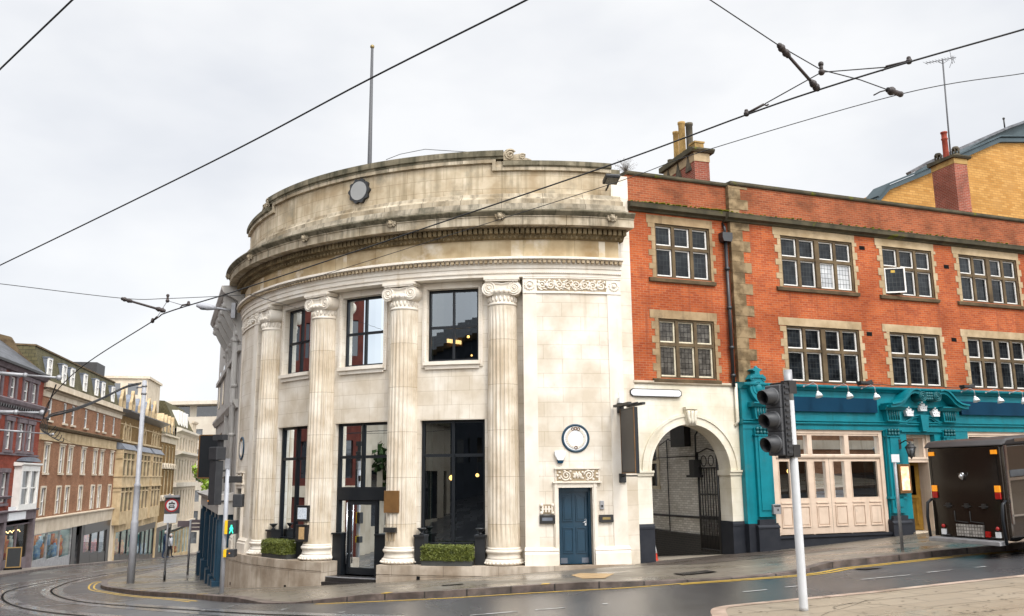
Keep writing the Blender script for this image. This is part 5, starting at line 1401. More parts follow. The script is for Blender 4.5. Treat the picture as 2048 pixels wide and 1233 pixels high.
o = m.build('chimney', 'brick_chimney', loc=C2(.4, -.5, zb), label='red brick chimney with one tall red pot and a tall aerial', cat='chimney')
MB().box(C2, -.02, .74, -1.32, .02, z2 - .25, z2 + .02).build('stone_band', 'pot_buff', o)
MB().sweep(C2, [(-1.42, z2), (.1, z2), (.16, z2 + .07), (.16, z2 + .12), (-1.42, z2 + .18)], -.14, .86).build('capping', 'moss_stone', o)
MB().lathe(C2(.34, -.72, z2 + .14), [(.13, 0), (.15, .05), (.13, .2), (.12, 1.0), (.145, 1.02), (.145, 1.07), (.12, 1.09), (.12, 1.3), (.15, 1.32), (.15, 1.38), (.1, 1.38)], 16).build('chimney_pot', 'pot_red', o)
for u, d in ((.3, -1.15), (.42, -.25)):
    m = MB(); c = C2(u, d, z2 + .12); m.lathe(c, [(.17, 0), (.17, .15), (.14, .2)], 12); m.lathe(c, [(.16, .38), (.17, .43), (.12, .52), (.03, .55)], 12)
    for q in range(6): m.tube([(c[0] + .14 * math.cos(q), c[1] + .14 * math.sin(q), c[2] + .18), (c[0] + .15 * math.cos(q), c[1] + .15 * math.sin(q), c[2] + .4)], .03, 5)
    m.build('chimney_pot', 'pot_dark', o)
ab = C2(.25, .12, 0); at_ = atY(1885, 118, 37.3); bb = atY(1904, 345, 37.3)
m = MB(); m.tube([bb, at_], .035, 6)
o = m.build('tv_aerial', 'signal_grey', loc=tuple(bb), label='television aerial on a tall thin mast fixed to the right chimney', cat='aerial')
m = MB(); a0, a1 = atY(1851, 127, 37.3), atY(1912, 115, 37.3); m.tube([a0, a1], .018, 5)
for q in range(10):
    p = a0 + (a1 - a0) * q / 10; m.tube([p + np.array([.05, -.12, -.12]), p + np.array([-.05, .12, .12])], .009, 4)
for pa, pb in (((1905, 128), (1899, 100)), ((1909, 126), (1904, 112)), ((1899, 136), (1908, 112))): m.tube([atY(*pa, 37.2), atY(*pb, 37.4)], .012, 4)
m.tube([atY(1876, 124, 37.3), atY(1886, 128, 37.3), atY(1896, 121, 37.3)], .014, 4)
m.build('antenna', 'signal_grey', o)
# scrubby plant on the parapet junction
c = atY(1252, 345, 27.6); m = MB(); random.seed(11)
for q in range(46):
    a = random.uniform(0, 2 * math.pi); l = random.uniform(.2, .52); e = random.uniform(.35, 1.5)
    p1 = c + np.array([math.cos(a) * math.cos(e) * l * .5, math.sin(a) * math.cos(e) * l * .5, math.sin(e) * l * .6]); p2 = c + np.array([math.cos(a) * math.cos(e) * l * 1.1, math.sin(a) * math.cos(e) * l * 1.1, math.sin(e) * l])
    m.tube([c, p1, p2], [.008, .005, .003], 4)
    for w in range(5): m.leaf(p1 + (p2 - p1) * random.random() + np.array([random.gauss(0, .03) for _ in range(3)]), .018)
m.build('wall_shrub', 'twig', loc=tuple(c), label='scrubby grey plant growing on the parapet where bank meets brick', cat='plant')

# yellow brick building behind, with a glaucous metal coping and grey roof
T, zz = frame_at(1900, 400, 50, 20.98)
def uz(px, py, off=0.):
    d = ray(px, py); t = (T.o[0] * T.n[0] + T.o[1] * T.n[1] + off) / (d[0] * T.n[0] + d[1] * T.n[1]); q = d * t
    return ((q[0] - T.o[0]) * T.e[0] + (q[1] - T.o[1]) * T.e[1], q[2])
ol = [uz(*p, .3) for p in ((1757, 402), (1779, 376), (1864, 341), (1935, 309), (2002, 280), (2060, 280), (2200, 283))]
m = MB(); m.prism(T, [(ol[0][0], 2)] + ol + [(ol[-1][0], 2)], -4, 0)
o = m.build('yellow_brick_building', 'brick_yellow', loc=T(3, -3, 2), label='large yellow brick building with blue grey metal roof edge behind the pub', cat='building')
m = MB(); m.ribbon(T, [(a, z + .02) for a, z in ol], .26, -.9, .25); m.ribbon(T, [(a, z + .25) for a, z in ol], .1, -.9, .35)
m.build('roof_edge', 'glaucous_metal', o)
rl = [uz(*p, -3.2) for p in ((1822, 345), (1864, 322), (1930, 293), (2020, 254), (2060, 240), (2200, 190))]
m = MB(); m.ribbon(T, rl, .16, -3.6, -3.2); m.build('roof', 'slate', o)
m = MB(); m.prism(T, [(rl[2][0], rl[2][1] - 1.2), (rl[2][0] + .6, rl[2][1])] + rl[3:] + [(rl[-1][0], rl[2][1] - 1.2)], -8, -3.6); m.build('upper_wall', 'glaucous_metal', o)
p = T(rl[3][0], -3.6, 0); MB().tube([(p[0], p[1], rl[3][1] + .1), (p[0], p[1], rl[3][1] + .75)], .05, 6).ball((p[0], p[1], rl[3][1] + .75), .09, 8).build('roof_vent', 'iron_black', o)
# traffic cone inside the arch
cp_ = np.array(BR(.98, -.95, 0)); cp_[2] = gz(cp_[0], cp_[1]) - .02
m = MB(); m.lathe(cp_, [(.15, .03), (.145, .05), (.115, .25), (.095, .26), (.04, .72), (.03, .75), (.01, .75)], 18); m.box(Fr(cp_[0], cp_[1], 10), -.2, .2, -.2, .2, cp_[2], cp_[2] + .04)
o = m.build('traffic_cone', 'cone_red', loc=tuple(cp_), label='red and white traffic cone inside the white archway', cat='traffic cone')
MB().lathe(cp_, [(.118, .26), (.075, .52), (.07, .52), (.11, .26)], 18).build('reflective_band', 'sign_white', o)
# hanging pub sign by the arch
hp = BK(-14.4, 11.48, 0); HT = Fr(hp[0], hp[1], -75.4)
zt, zb_ = 1.93, .06
o = MB().box(HT, .14, 1.2, -.06, .06, zb_, zt).build('hanging_sign', 'frame_black', loc=HT(.6, 0, zb_), label='tall blank black hanging sign on brackets beside the white archway', cat='hanging sign', bevel=.008)
MB().box(HT, .2, 1.14, .055, .066, zb_ + .06, zt - .06).build('sign_face', 'dark_timber', o)
MB().box(HT, .14, 1.2, .045, .07, zb_, zb_ + .025).box(HT, 1.17, 1.2, .045, .07, zb_ + .025, zt).box(HT, .14, .165, .045, .07, zb_ + .025, zt).build('copper_trim', 'bronze', o)
m = MB(); m.tube([HT(-.05, 0, zt + .1), HT(1.35, 0, zt + .1)], .03, 6); m.box(HT, .1, 1.3, .16, .26, zt + .06, zt + .13); m.box(HT, .1, 1.3, -.26, -.16, zt + .06, zt + .13)
for u in (.3, 1.05): m.tube([HT(u, -.22, zt + .1), HT(u, .22, zt + .1)], .02, 5)
m.box(HT, -.06, .06, -.1, .1, zt - .1, zt + .2); m.box(HT, -.06, .06, -.1, .1, zb_ - .26, zb_ + .0); m.tube([HT(0, 0, zb_ - .07), HT(1.15, 0, zb_ - .07)], .022, 6)
m.build('bracket', 'iron_black', o)
MB().box(HT, .02, .16, -.05, .07, zt + .2, zt + .36).tube([HT(.05, 0, zt + .3), HT(.02, .02, zt + .55)], .012, 5).build('junction_box', 'sign_white', o)

# ================================================================ THE LEFT HAND STREET
def sash(T, root, u0, u1, z0, z1, frame='white_paint', pane='pane_grey', sill='cream_stone', d=0., fw=.07, arched=False, mid=True):
    f = MB()
    f.box(T, u0, u0 + fw, d - .16, d - .06, z0, z1); f.box(T, u1 - fw, u1, d - .16, d - .06, z0, z1)
    f.box(T, u0 + fw, u1 - fw, d - .16, d - .062, z0, z0 + fw); f.box(T, u0 + fw, u1 - fw, d - .16, d - .062, z1 - fw, z1)
    if mid: f.box(T, u0 + fw, u1 - fw, d - .16, d - .05, (z0 + z1) / 2 - .04, (z0 + z1) / 2 + .04)
    if mid == 2: f.box(T, (u0 + u1) / 2 - .02, (u0 + u1) / 2 + .02, d - .15, d - .07, z0 + fw, z1 - fw)
    w = f.build('window', frame, root)
    MB().wall(T, u0 + .03, u1 - .03, z0 + .03, z1 - .03, d - .13, (), 0).build('pane', pane, w)
    if sill: MB().box(T, u0 - .12, u1 + .12, d - .1, d + .14, z0 - .14, z0).build('sill', sill, w)
    return w
def shop(T, root, u0, u1, zt, z0a, z0b, n, frame='dark_timber', goods=('display_pale', 'display_red'), seed=1):
    """glazed shop window under level fascia zt; its stall riser follows the falling street"""
    random.seed(seed)
    f = MB(); w = (u1 - u0) / n
    for i in range(n + 1): f.box(T, u0 + i * w - .04, u0 + i * w + .04, -.12, .04, min(z0a, z0b) - 1.2, zt)
    f.box(T, u0, u1, -.12, .03, zt - .08, zt)
    for i in range(n):
        zz = z0a + (z0b - z0a) * (i + .5) / n
        f.box(T, u0 + i * w + .04, u0 + (i + 1) * w - .04, -.12, .03, zz - 1.4, zz + .05)
    so = f.build('shop_window', frame, root)
    MB().wall(T, u0, u1, min(z0a, z0b), zt, -.05, (), 0).build('pane', 'glass_shop', so)
    m = MB(); m.wall(T, u0, u1, min(z0a, z0b) - .5, zt, -1.5, (), 0)
    for u in (u0, u1): m.face([T(u, -1.5, z0b - .6), T(u, -.1, z0b - .6), T(u, -.1, zt), T(u, -1.5, zt)])
    m.face([T(u0, -1.5, zt - .02), T(u1, -1.5, zt - .02), T(u1, -.1, zt - .02), T(u0, -.1, zt - .02)])
    m.build('display_back', goods[0], so)
    for g in range(1, len(goods)):
        m = MB()
        for i in range(n):
            zz = z0a + (z0b - z0a) * (i + .5) / n
            for q in range(2):
                u = u0 + i * w + random.uniform(.3, max(.4, w - .3)); h = random.uniform(.9, 1.7)
                m.lathe(T(u, -.7 - .3 * q, zz), [(.1, 0), (.22, .1), (.26, h * .35), (.16, h * .55), (.24, h * .8), (.09, h * .87), (.1, h)], 8)
                if random.random() < .6: m.box(T, u - .3, u + .35, -1.3, -1.2, zz + .9, zz + 1.7)
        m.build('display_figure', goods[g], so)
    m = MB(); m.box(T, u0 + .1, u1 - .1, -.85, -.7, zt - .14, zt - .04); m.build('added_display_light', 'added_shop_lamp', so)  # unseen glowing ceiling strip, added to brighten the dark display
    return so
def body(m, T, u0, u1, z0, z1, zs=-1.8, dep=9, d=-.3): m.box(T, u0, u1, -dep, d, zs, z1); return m.box(T, u0, u1, -dep, -1.6, z0, zs)

# --- red brick building at the left edge
p0 = LS(-6, 0, -5.5)
RB = thing('red_brick_building', 'red brick building with grey slate roof and mauve stone trim at the left edge', 'building', p0)
UR = 1.55; UL = -17.0
top = [(a, a + 1.02, 5.16, 6.46) for a in (-13.5, -10.6, -8.0, -5.35, -2.75, -1.05)]
midr = [(a, a + .95, 1.96, 3.68) for a in (-13.5, -10.6, -8.0, -5.3, -2.95, -1.05)]
low = [(-13.5, -12.4, -1.3, .5), (-10.4, -9.3, -1.3, .5), (-7.6, -6.5, -1.3, .5), (-5.3, -4.3, -1.3, .5)]
m = MB(); m.wall(LS, UL, UR, -1.8, 7.0, 0, top + midr + low, .2); body(m, LS, UL, UR, -8, 6.9, -1.8)
m.build('wall', 'brick_red', RB)
for r in (top, midr, low):
    for a, b, z0, z1 in r:
        w = sash(LS, RB, a, b, z0, z1, sill=None); m = MB()
        for q in (a - .28, b): m.box(LS, q, q + .28, -.05, .08, z0 - .1, z1 + .1)
        m.box(LS, a - .36, b + .36, -.05, .12, z1 + .02, z1 + .28); m.box(LS, a - .34, b + .34, -.05, .14, z0 - .22, z0 - .06)
        if r is midr: m.ribbon(LS, arc((a + b) / 2, z1 + .2, .62, 150, 30, 6), .16, -.02, .13)
        m.build('surround', 'mauve_stone', w)
m = MB()
m.sweep(LS, [(0, 4.2), (.12, 4.2), (.16, 4.5), (.4, 4.75), (.45, 4.95), (.12, 5.1), (0, 5.1)], UL, UR); m.sweep(LS, [(0, 6.75), (.2, 6.8), (.35, 7.0), (.42, 7.14), (0, 7.16)], UL, UR)
m.box(LS, UL, UR, 0, .08, 4.0, 4.06); m.box(LS, UL, UR, 0, .1, 1.6, 1.72); m.sweep(LS, [(0, -1.1), (.1, -1.1), (.22, -.95), (0, -.9)], UL, -3.6)
m.build('cornice', 'mauve_stone', RB)
m = MB(); n = 40
for i in range(n): m.box(LS, UL + .2 + i * .46, UL + .38 + i * .46, .1, .3, 4.45, 4.68)
m.build('corbel', 'dark_timber', RB)
m = MB(); m.prism(Fr(*LS(UL, 0, 0)[:2], LS.deg + 90), [(-.45, 7.1), (3.6, 10.15), (8, 7.1)], 0, UR - UL - .02)
m.build('roof', 'slate', RB)
m = MB(); m.sweep(LS, [(.4, 7.05), (.55, 7.05), (.55, 7.2), (.4, 7.2)], UL, UR); m.build('gutter', 'iron_black', RB)
c = MB(); c.box(LS, -7.5, -1.4, -4.6, -3.7, 8.2, 10.55); c.box(LS, -7.6, -1.3, -4.7, -3.6, 10.55, 10.67)
co = c.build('chimney', 'brick_chimney', RB)
m = MB()
for q in range(5): m.lathe(LS(-7.0 + q * 1.3, -4.1, 10.67), [(.14, 0), (.13, .2), (.2, .25), (.16, .34)], 10)
m.tube([LS(-1.6, -4.1, 10.6), LS(-1.6, -4.1, 11.25)], .14, 8)
m.build('chimney_pot', 'lead', co)
# white oriel bay
f = MB()
f.box(LS, -3.0, .75, -.1, .45, -1.86, -1.5); f.box(LS, -3.0, .75, -.1, .48, .62, .95); f.sweep(LS, [(0, .95), (.45, .95), (.6, 1.05), (.6, 1.14), (0, 1.2)], -3.2, .85)
for a in (-3.0, -1.2, .45): f.box(LS, a, a + .3, -.1, .46, -1.5, .62)
for a, b in ((-2.7, -1.2), (-.9, .45)):
    f.box(LS, a, b, .3, .4, -.5, -.42); f.box(LS, a, a + .1, .3, .4, -1.5, .62); f.box(LS, b - .1, b, .3, .4, -1.5, .62)
bo = f.build('bay_window', 'white_paint', RB)
MB().wall(LS, -2.7, .45, -1.5, .62, .32, (), 0).build('pane', 'pane_grey', bo)
m = MB(); m.prism(LS, arc(-1.1, 1.14, 1.95, 165, 15, 10, .4), .05, .5); m.build('bay_roof', 'lead', bo)
m = MB(); m.box(LS, UL, UR, -.1, .25, -2.5, -1.9); m.box(LS, 1.2, UR + .1, -.1, .22, -7, -2.5); m.box(LS, -4.6, -4.2, -.1, .22, -7, -2.5); m.sweep(LS, [(0, -1.95), (.4, -1.95), (.45, -1.85), (0, -1.8)], UL, UR)
m.build('shop_frame', 'mauve_stone', RB)
MB().box(LS, -4.25, -.9, .25, .32, -2.45, -1.6).build('shop_sign', 'sign_white', RB)
shop(LS, RB, -4.1, 1.2, -2.75, -4.9, -5.1, 2, 'mauve_stone', ('interior', 'display_red', 'display_pale'), 3)
shop(LS, RB, -16, -4.7, -2.75, -4.3, -4.8, 4, 'mauve_stone', ('interior', 'display_red'), 4)
m = MB()
for q in range(26): m.ball(LS(-3.8 + q * .19, -.5, -3.35 + .14 * abs(math.sin(q * .75))), .035, 5)
m.build('fairy_light', 'lamp_soft', RB)

# --- brown brick building with a mansard roof
p0 = LS(14, 0, -6.8)
BB = thing('brown_brick_building', 'brown brick building with green slate mansard roof and white dormers', 'building', p0)
cols_ = [3.55, 7.4, 9.75, 13.75, 17.75, 20.2, 24.15]
r3 = [(c - .45, c + .45, 4.26, 5.8) for c in cols_]; r2 = [(c - .5, c + .5, .55, 2.5) for c in cols_]; r1 = [(c - .5, c + .5, -2.42, -.5) for c in cols_]
U0, U1 = 1.55, 27.0
m = MB(); m.wall(LS, U0, U1, -2.6, 5.9, 0, r3 + r2 + r1, .2); body(m, LS, U0, U1, -10, 6.4, -2.6)
m.build('wall', 'brick_brown', BB)
for w in r3: sash(LS, BB, *w, mid=True, fw=.075)
for a, b, z0, z1 in r2 + r1:
    w = sash(LS, BB, a, b, z0, z1, mid=True, fw=.075, sill='cream_stone' if z0 > 0 else None); m = MB()
    for q in (a - .16, b): m.box(LS, q, q + .16, -.05, .06, z0 - .02, z1 + .12)
    m.box(LS, a, b, -.05, .06, z1, z1 + .14)
    if z0 > 0: m.box(LS, a - .3, b + .3, -.05, .12, z1 + .14, z1 + .22)
    m.build('surround', 'cream_stone', w)
m = MB()
m.sweep(LS, [(0, 5.85), (.08, 5.85), (.1, 6.22), (.35, 6.3), (.42, 6.45), (.12, 6.5), (.12, 7.0), (-.3, 7.02), (-.3, 5.85)], U0, U1)
m.build('cornice', 'cream_stone', BB)
m = MB(); m.sweep(LS, [(0, 3.6), (.3, 3.66), (.38, 3.82), (.1, 3.92), (0, 3.92)], U0, U1); m.sweep(LS, [(0, 6.28), (.38, 6.32), (.44, 6.46), (0, 6.46)], U0, U1)
m.build('ledge', 'sandstone_dark', BB)
m = MB(); m.box(LS, U0, U1, 0, .06, 2.95, 3.6); m.sweep(LS, [(0, 2.8), (.12, 2.82), (.12, 2.95), (0, 2.97)], U0, U1)
m.build('frieze', 'buff_stone', BB)
m = MB(); MT = Fr(*LS(U0, 0, 0)[:2], LS.deg + 90)
m.prism(MT, [(.22, 6.95), (.85, 9.4), (8, 9.6), (8, 6.9)], .05, U1 - U0 - .05)
m.build('mansard_roof', 'slate_green', BB)
m = MB(); m.prism(MT, [(.75, 9.37), (.75, 9.49), (8, 9.7), (8, 9.55)], 0, U1 - U0); m.build('roof_edge', 'sandstone_dark', BB)
m = MB(); m.prism(MT, [(.0, 6.9), (.0, 7.35), (1.6, 8.75), (2.4, 9.95), (4.0, 10.35), (8, 7.4), (8, 6.9)], -.25, .15); m.build('party_wall', 'sandstone_dark', BB)
for c in cols_:
    d = MB(); d.box(LS, c - .5, c + .5, -1.0, -.34, 7.3, 8.72)
    for z in (8.72,): d.box(LS, c - .56, c + .56, -1.0, -.24, z, z + .08)
    do = d.build('dormer', 'lead', BB)
    f = MB()
    for a in (-.5, .36): f.box(LS, c + a, c + a + .14, -.34, -.24, 7.3, 8.72)
    for z in (7.3, 7.98, 8.62): f.box(LS, c - .36, c + .36, -.34, -.242, z, z + .1)
    f.box(LS, c - .03, c + .03, -.34, -.27, 7.4, 8.62)
    f.build('sash_frame', 'white_paint', do); MB().wall(LS, c - .4, c + .4, 7.4, 8.7, -.32, (), 0).build('pane', 'pane_grey', do)
m = MB(); m.box(LS, U1 - 3.2, U1 - .1, -4.8, -1.2, 8.8, 9.6); co = m.build('chimney', 'brick_brown', BB)
MB().box(LS, U1 - 4.2, U1 - 1.0, -4.4, -1.6, 9.6, 10.9).build('tank', 'iron_black', co)
m = MB(); m.box(LS, U0, U1, -.1, .14, -3.65, -2.62); m.sweep(LS, [(0, -2.72), (.3, -2.7), (.34, -2.6), (0, -2.55)], U0, U1)
for a in (U0, 25.4): m.box(LS, a, a + .5 + (1.1 if a > 9 else 0), -.1, .12, -9.5, -3.65)
m.build('fascia', 'cream_stone', BB)
shop(LS, BB, 2.2, 12.1, -3.65, -5.4, -5.9, 3, 'galv', ('display_pale', 'display_blue', 'display_red'), 5)
shop(LS, BB, 15.8, 24.4, -4.45, -5.9, -6.6, 3, 'dark_timber', ('display_grey', 'display_red', 'cone_red'), 6)
m = MB(); m.box(LS, 15.4, 24.8, -.1, .1, -4.45, -3.65); m.box(LS, 12.1, 13.2, -.1, .1, -9, -3.65); m.box(LS, 14.9, 15.8, -.1, .1, -9, -3.65); m.box(LS, 24.3, 25.4, -.1, .08, -9, -3.65)
m.wall(LS, 13.2, 14.9, -8, -3.65, -1.2, (), 0)
m.build('shop_frame', 'dark_timber', BB)

# --- buff gothic building with bay windows
GB = thing('gothic_building', 'buff gothic building with stone bay windows and blue arched dormers', 'building', LS(38, 0, -8.2))
U0, U1 = 27.0, 50.3
m = MB(); gw = []
for c in (29.0, 31.2, 37.6, 39.4, 44.6, 46.2, 48.0): gw.append((c - .55, c + .55, 3.95, 5.3))
m.wall(LS, U0, U1, -4.2, 6.4, 0, gw, .25); body(m, LS, U0, U1, -12, 6.4, -4.2); m.build('wall', 'brick_buff', GB)
for a, b, z0, z1 in gw:
    w = sash(LS, GB, a, b, z0, z1, frame='buff_stone', pane='pane_dark', sill=None, mid=False, fw=.16)
    MB().ribbon(LS, [(a - .12, z0), (a - .12, z1 - .3), ((a + b) / 2, z1 + .3), (b + .12, z1 - .3), (b + .12, z0)], .26, -.02, .1).build('surround', 'buff_stone', w)
m = MB()
m.box(LS, U0, U1, -.02, .12, 3.72, 3.92); m.box(LS, U0, U1, -.02, .07, 5.4, 5.5)
m.build('string_course', 'buff_stone', GB)
m = MB(); m.sweep(LS, [(-.1, 6.2), (.9, 6.62), (.9, 6.74), (-.1, 6.95)], U0, U1); m.build('eaves', 'dark_timber', GB)
m = MB(); m.prism(Fr(*LS(U0, 0, 0)[:2], LS.deg + 90), [(-.3, 6.72), (3.2, 9.0), (8, 9.0), (8, 6.7)], 0, U1 - U0); m.build('roof', 'slate', GB)
for c in (28.8, 33.6, 38.4, 42.8, 46.6):
    m = MB(); m.prism(LS, [(c - .9, 6.9)] + arc(c, 8.0, .9, 180, 0, 8, .85) + [(c + .9, 6.9)], -2.4, -.45); do = m.build('dormer', 'lead', GB)
    m = MB(); m.ribbon(LS, [(c - .8, 6.9), (c - .8, 7.9), (c, 9.1), (c + .8, 7.9), (c + .8, 6.9)], .3, -.5, -.2); m.box(LS, c - .8, c + .8, -.5, -.22, 6.8, 7.0); m.build('dormer_surround', 'buff_stone', do)
    MB().wall(LS, c - .6, c + .6, 7.0, 8.4, -.4, (), 0).build('pane', 'pane_dark', do)
for c, w in ((28.6, 2.9), (37.2, 3.0), (44.6, 3.1)):
    m = MB(); a, b = c - w, c + w
    for z0, z1 in ((-4.2, -3.0), (-.62, .42), (2.55, 2.9)): m.prism(Fr(*LS(0, 0, 0)[:2], LS.deg), [(a, z0), (b, z0), (b, z1), (a, z1)], 0, .75)
    for q in (a, a + w * .62, a + w * 1.28, b - .2):
        m.box(LS, q, q + .26, 0, .74, -3.0, -.62); m.box(LS, q, q + .26, 0, .74, .42, 2.55)
    for z in (-1.2, 1.9): m.box(LS, a, b, 0, .70, z, z + .14)
    m.box(LS, a - .1, b + .1, 0, .85, -.72, -.6); m.box(LS, a - .1, b + .1, 0, .85, .3, .42)
    bo = m.build('bay_window', 'buff_stone', GB)
    MB().wall(LS, a + .1, b - .1, -3.0, 2.6, .60, (), 0).build('pane', 'pane_dark', bo)
    m = MB(); m.prism(Fr(*LS(a - .1, 0, 0)[:2], LS.deg + 90), [(-.95, 2.9), (-.5, 3.45), (0, 3.6), (0, 2.9)], 0, 2 * w + .2); m.build('bay_roof', 'lead', bo)
m = MB(); m.box(LS, U0, U1, -.1, .2, -4.95, -4.15)
for a in (U0, 37.2, 49.6): m.box(LS, a, a + .7, -.1, .15, -12, -4.95)
m.build('fascia', 'buff_stone', GB)
shop(LS, GB, 27.9, 37.0, -4.95, -7.1, -7.8, 3, 'dark_timber', ('display_teal', 'display_red'), 7)
shop(LS, GB, 38.6, 49.4, -5.6, -7.9, -8.8, 4, 'dark_timber', ('display_teal', 'display_blue'), 8)
MB().box(LS, 37.9, 49.6, -.1, .12, -5.6, -4.95).build('shop_sign', 'dark_timber', GB)
# tall cream block behind it
EW = Fr(*LS(52, -2.3, 0)[:2], LS.deg - 90)
m = MB(); m.box(EW, -14, 0, -9, 0, 4, 12.5); m.box(EW, -14, .25, -9.2, .25, 12.5, 12.8)
o = m.build('rear_block', 'cream_stone', GB)
for a in (-4.4, -2.3): w = MB().box(EW, a, a + 1.2, -.05, .03, 10.5, 11.9).build('rear_window', 'pane_dark', o)

# --- narrow buff building
NBD = thing('narrow_building', 'narrow buff building with pointed dormers beside the gothic building', 'building', LS(56, 0, -9.4))
U0, U1 = 50.3, 62.0
m = MB(); gw = [(a, a + 1.4, z0, z1) for a in (51.3, 54.0, 56.7, 59.4) for z0, z1 in ((2.0, 4.3), (-1.9, 1.2))]
m.wall(LS, U0, U1, -5.3, 5.6, 0, gw, .3); body(m, LS, U0, U1, -13, 5.5, -5.3); m.build('wall', 'brick_buff', NBD)
for w in gw: sash(LS, NBD, *w, frame='buff_stone', pane='pane_dark', sill=None, mid=False, fw=.16)
m = MB(); m.sweep(LS, [(0, 4.6), (.1, 4.6), (.1, 5.3), (.5, 5.4), (.5, 5.6), (0, 5.65)], U0, U1); m.box(LS, U0, U1, 0, .25, 1.35, 1.8); m.box(LS, U0, U1, 0, .25, -2.6, -2.2); m.box(LS, U0, U1, -.1, .25, -5.7, -5.2)
for q in range(6):
    for z in (1.45, -2.5): m.ribbon(LS, arc(51.2 + q * 1.95, z - .3, .8, 160, 20, 5), .25, .02, .3)
m.build('cornice', 'cream_stone', NBD)
m = MB(); m.prism(Fr(*LS(U0, 0, 0)[:2], LS.deg + 90), [(-.1, 5.6), (1.6, 8.2), (8, 8.4), (8, 5.5)], 0, U1 - U0); m.build('roof', 'slate_green', NBD)
for c in (52, 54.7, 57.4, 60.1):
    m = MB(); m.prism(LS, [(c - .8, 5.6), (c - .8, 7.0), (c, 8.2), (c + .8, 7.0), (c + .8, 5.6)], -1.6, -.1); do = m.build('dormer', 'buff_stone', NBD); MB().wall(LS, c - .4, c + .4, 5.9, 7.1, -.09, (), 0).build('pane', 'pane_dark', do)
shop(LS, NBD, 52.5, 61.4, -6.2, -8.9, -9.5, 3, 'dark_timber', ('display_teal', 'display_pale'), 9)
m = MB(); m.box(LS, U0, 52.5, -.1, .15, -11, -5.7); m.box(LS, 61.3, U1, -.1, .15, -11, -5.7); m.box(LS, 52.5, 61.3, -.1, .12, -6.2, -5.7); m.build('shop_frame', 'dark_timber', NBD)

# --- white stone building
WB = thing('white_stone_building', 'pale classical stone building with tall windows far down the street', 'building', LS(72, 0, -10.5))
U0, U1 = 62.0, 84.5
gw = [(a, a + 1.3, z0, z1) for a in np.arange(63.2, 83, 2.75) for z0, z1 in ((4.0, 5.9), (-.2, 2.9), (-5.4, -1.4))]
m = MB(); m.wall(LS, U0, U1, -6.4, 6.6, 0, gw, .4); body(m, LS, U0, U1, -14, 6.5, -6.4); m.build('wall', 'cream_stone', WB)
for w in gw: sash(LS, WB, *w, frame='cream_stone', pane='pane_dark', sill=None, mid=False, fw=.12)
m = MB(); m.sweep(LS, [(0, 6.3), (.7, 6.6), (.7, 6.9), (0, 7.1)], U0, U1); m.sweep(LS, [(0, 3.2), (.9, 3.5), (.9, 3.8), (0, 3.9)], U0, U1 + .4); m.box(LS, U0, U1, 0, .4, -1.0, -.4); m.box(LS, U0, U1, 0, .3, -6.6, -6.0)
m.build('cornice', 'pale_concrete', WB)
m = MB(); m.prism(Fr(*LS(U0, 0, 0)[:2], LS.deg + 90), [(0, 6.9), (1.8, 10.6), (8, 11.0), (8, 6.9)], 0, 18); m.build('roof', 'slate_green', WB)
m = MB(); 
for c in (66, 68.6, 71.2, 73.8): m.box(LS, c - .55, c + .55, -1.8, -.3, 7.4, 9.6)
m.build('dormer', 'white_paint', WB)
m = MB(); m.box(LS, 79.5, 84, -4, -.3, 7, 8.6); m.sweep(LS, [(-.4, 8.6), (-.1, 8.6), (0, 8.9), (-.4, 8.9)], 79.3, 84.2); m.build('roof_turret', 'cream_stone', WB)
shop(LS, WB, 63.0, 72.5, -7.0, -9.8, -10.4, 3, 'buff_stone', ('display_pale', 'display_red'), 10)
shop(LS, WB, 73.3, 82.4, -7.0, -10.4, -11.0, 3, 'buff_stone', ('display_pale', 'display_teal'), 12)
p = LS(71, -6, 10.5); pt = atY(345, 762, p[1]); MB().tube([p, (p[0], p[1], pt[2])], .07, 6).build('flagpole', 'galv', loc=p, label='thin far flagpole on a roof down the left street', cat='flagpole')

# --- big concrete block closing the view
T, zz = frame_at(360, 1100, 151, -8)
CBK = thing('concrete_block', 'large pale concrete building closing the far end of the street', 'building', T(4, 0, -14))
m = MB(); cw = []
for i in range(3):
    for j in range(6): cw.append((1.0 + i * 5.6, 2.8 + i * 5.6, -10.5 + j * 3.4, -8.6 + j * 3.4))
m.wall(T, -8, 16, -16, 10.5, 0, cw, .4); m.box(T, -8, 16, -12, -.5, -16, 10.4); m.build('wall', 'pale_concrete', CBK)
for w in cw: MB().wall(T, *w, -.3, (), 0).build('window', 'pane_grey', CBK)
m = MB(); m.box(T, -8.4, 16.4, -12, .6, 12.6, 13.2); m.box(T, -8, 16, -12, -2.0, 10.5, 12.6); m.build('top_storey', 'pale_concrete', CBK)
m = MB()
for a, b in ((-6.5, -.8), (.5, 4.3), (5.5, 8.6), (9, 15)): m.wall(T, a, b, 10.7, 12.5, -1.95, (), 0)
m.build('pane', 'pane_dark', CBK)
m = MB(); m.box(T, 8.2, 10.5, .6, 4, 9, 14.3); m.build('lift_tower', 'pale_concrete', CBK)

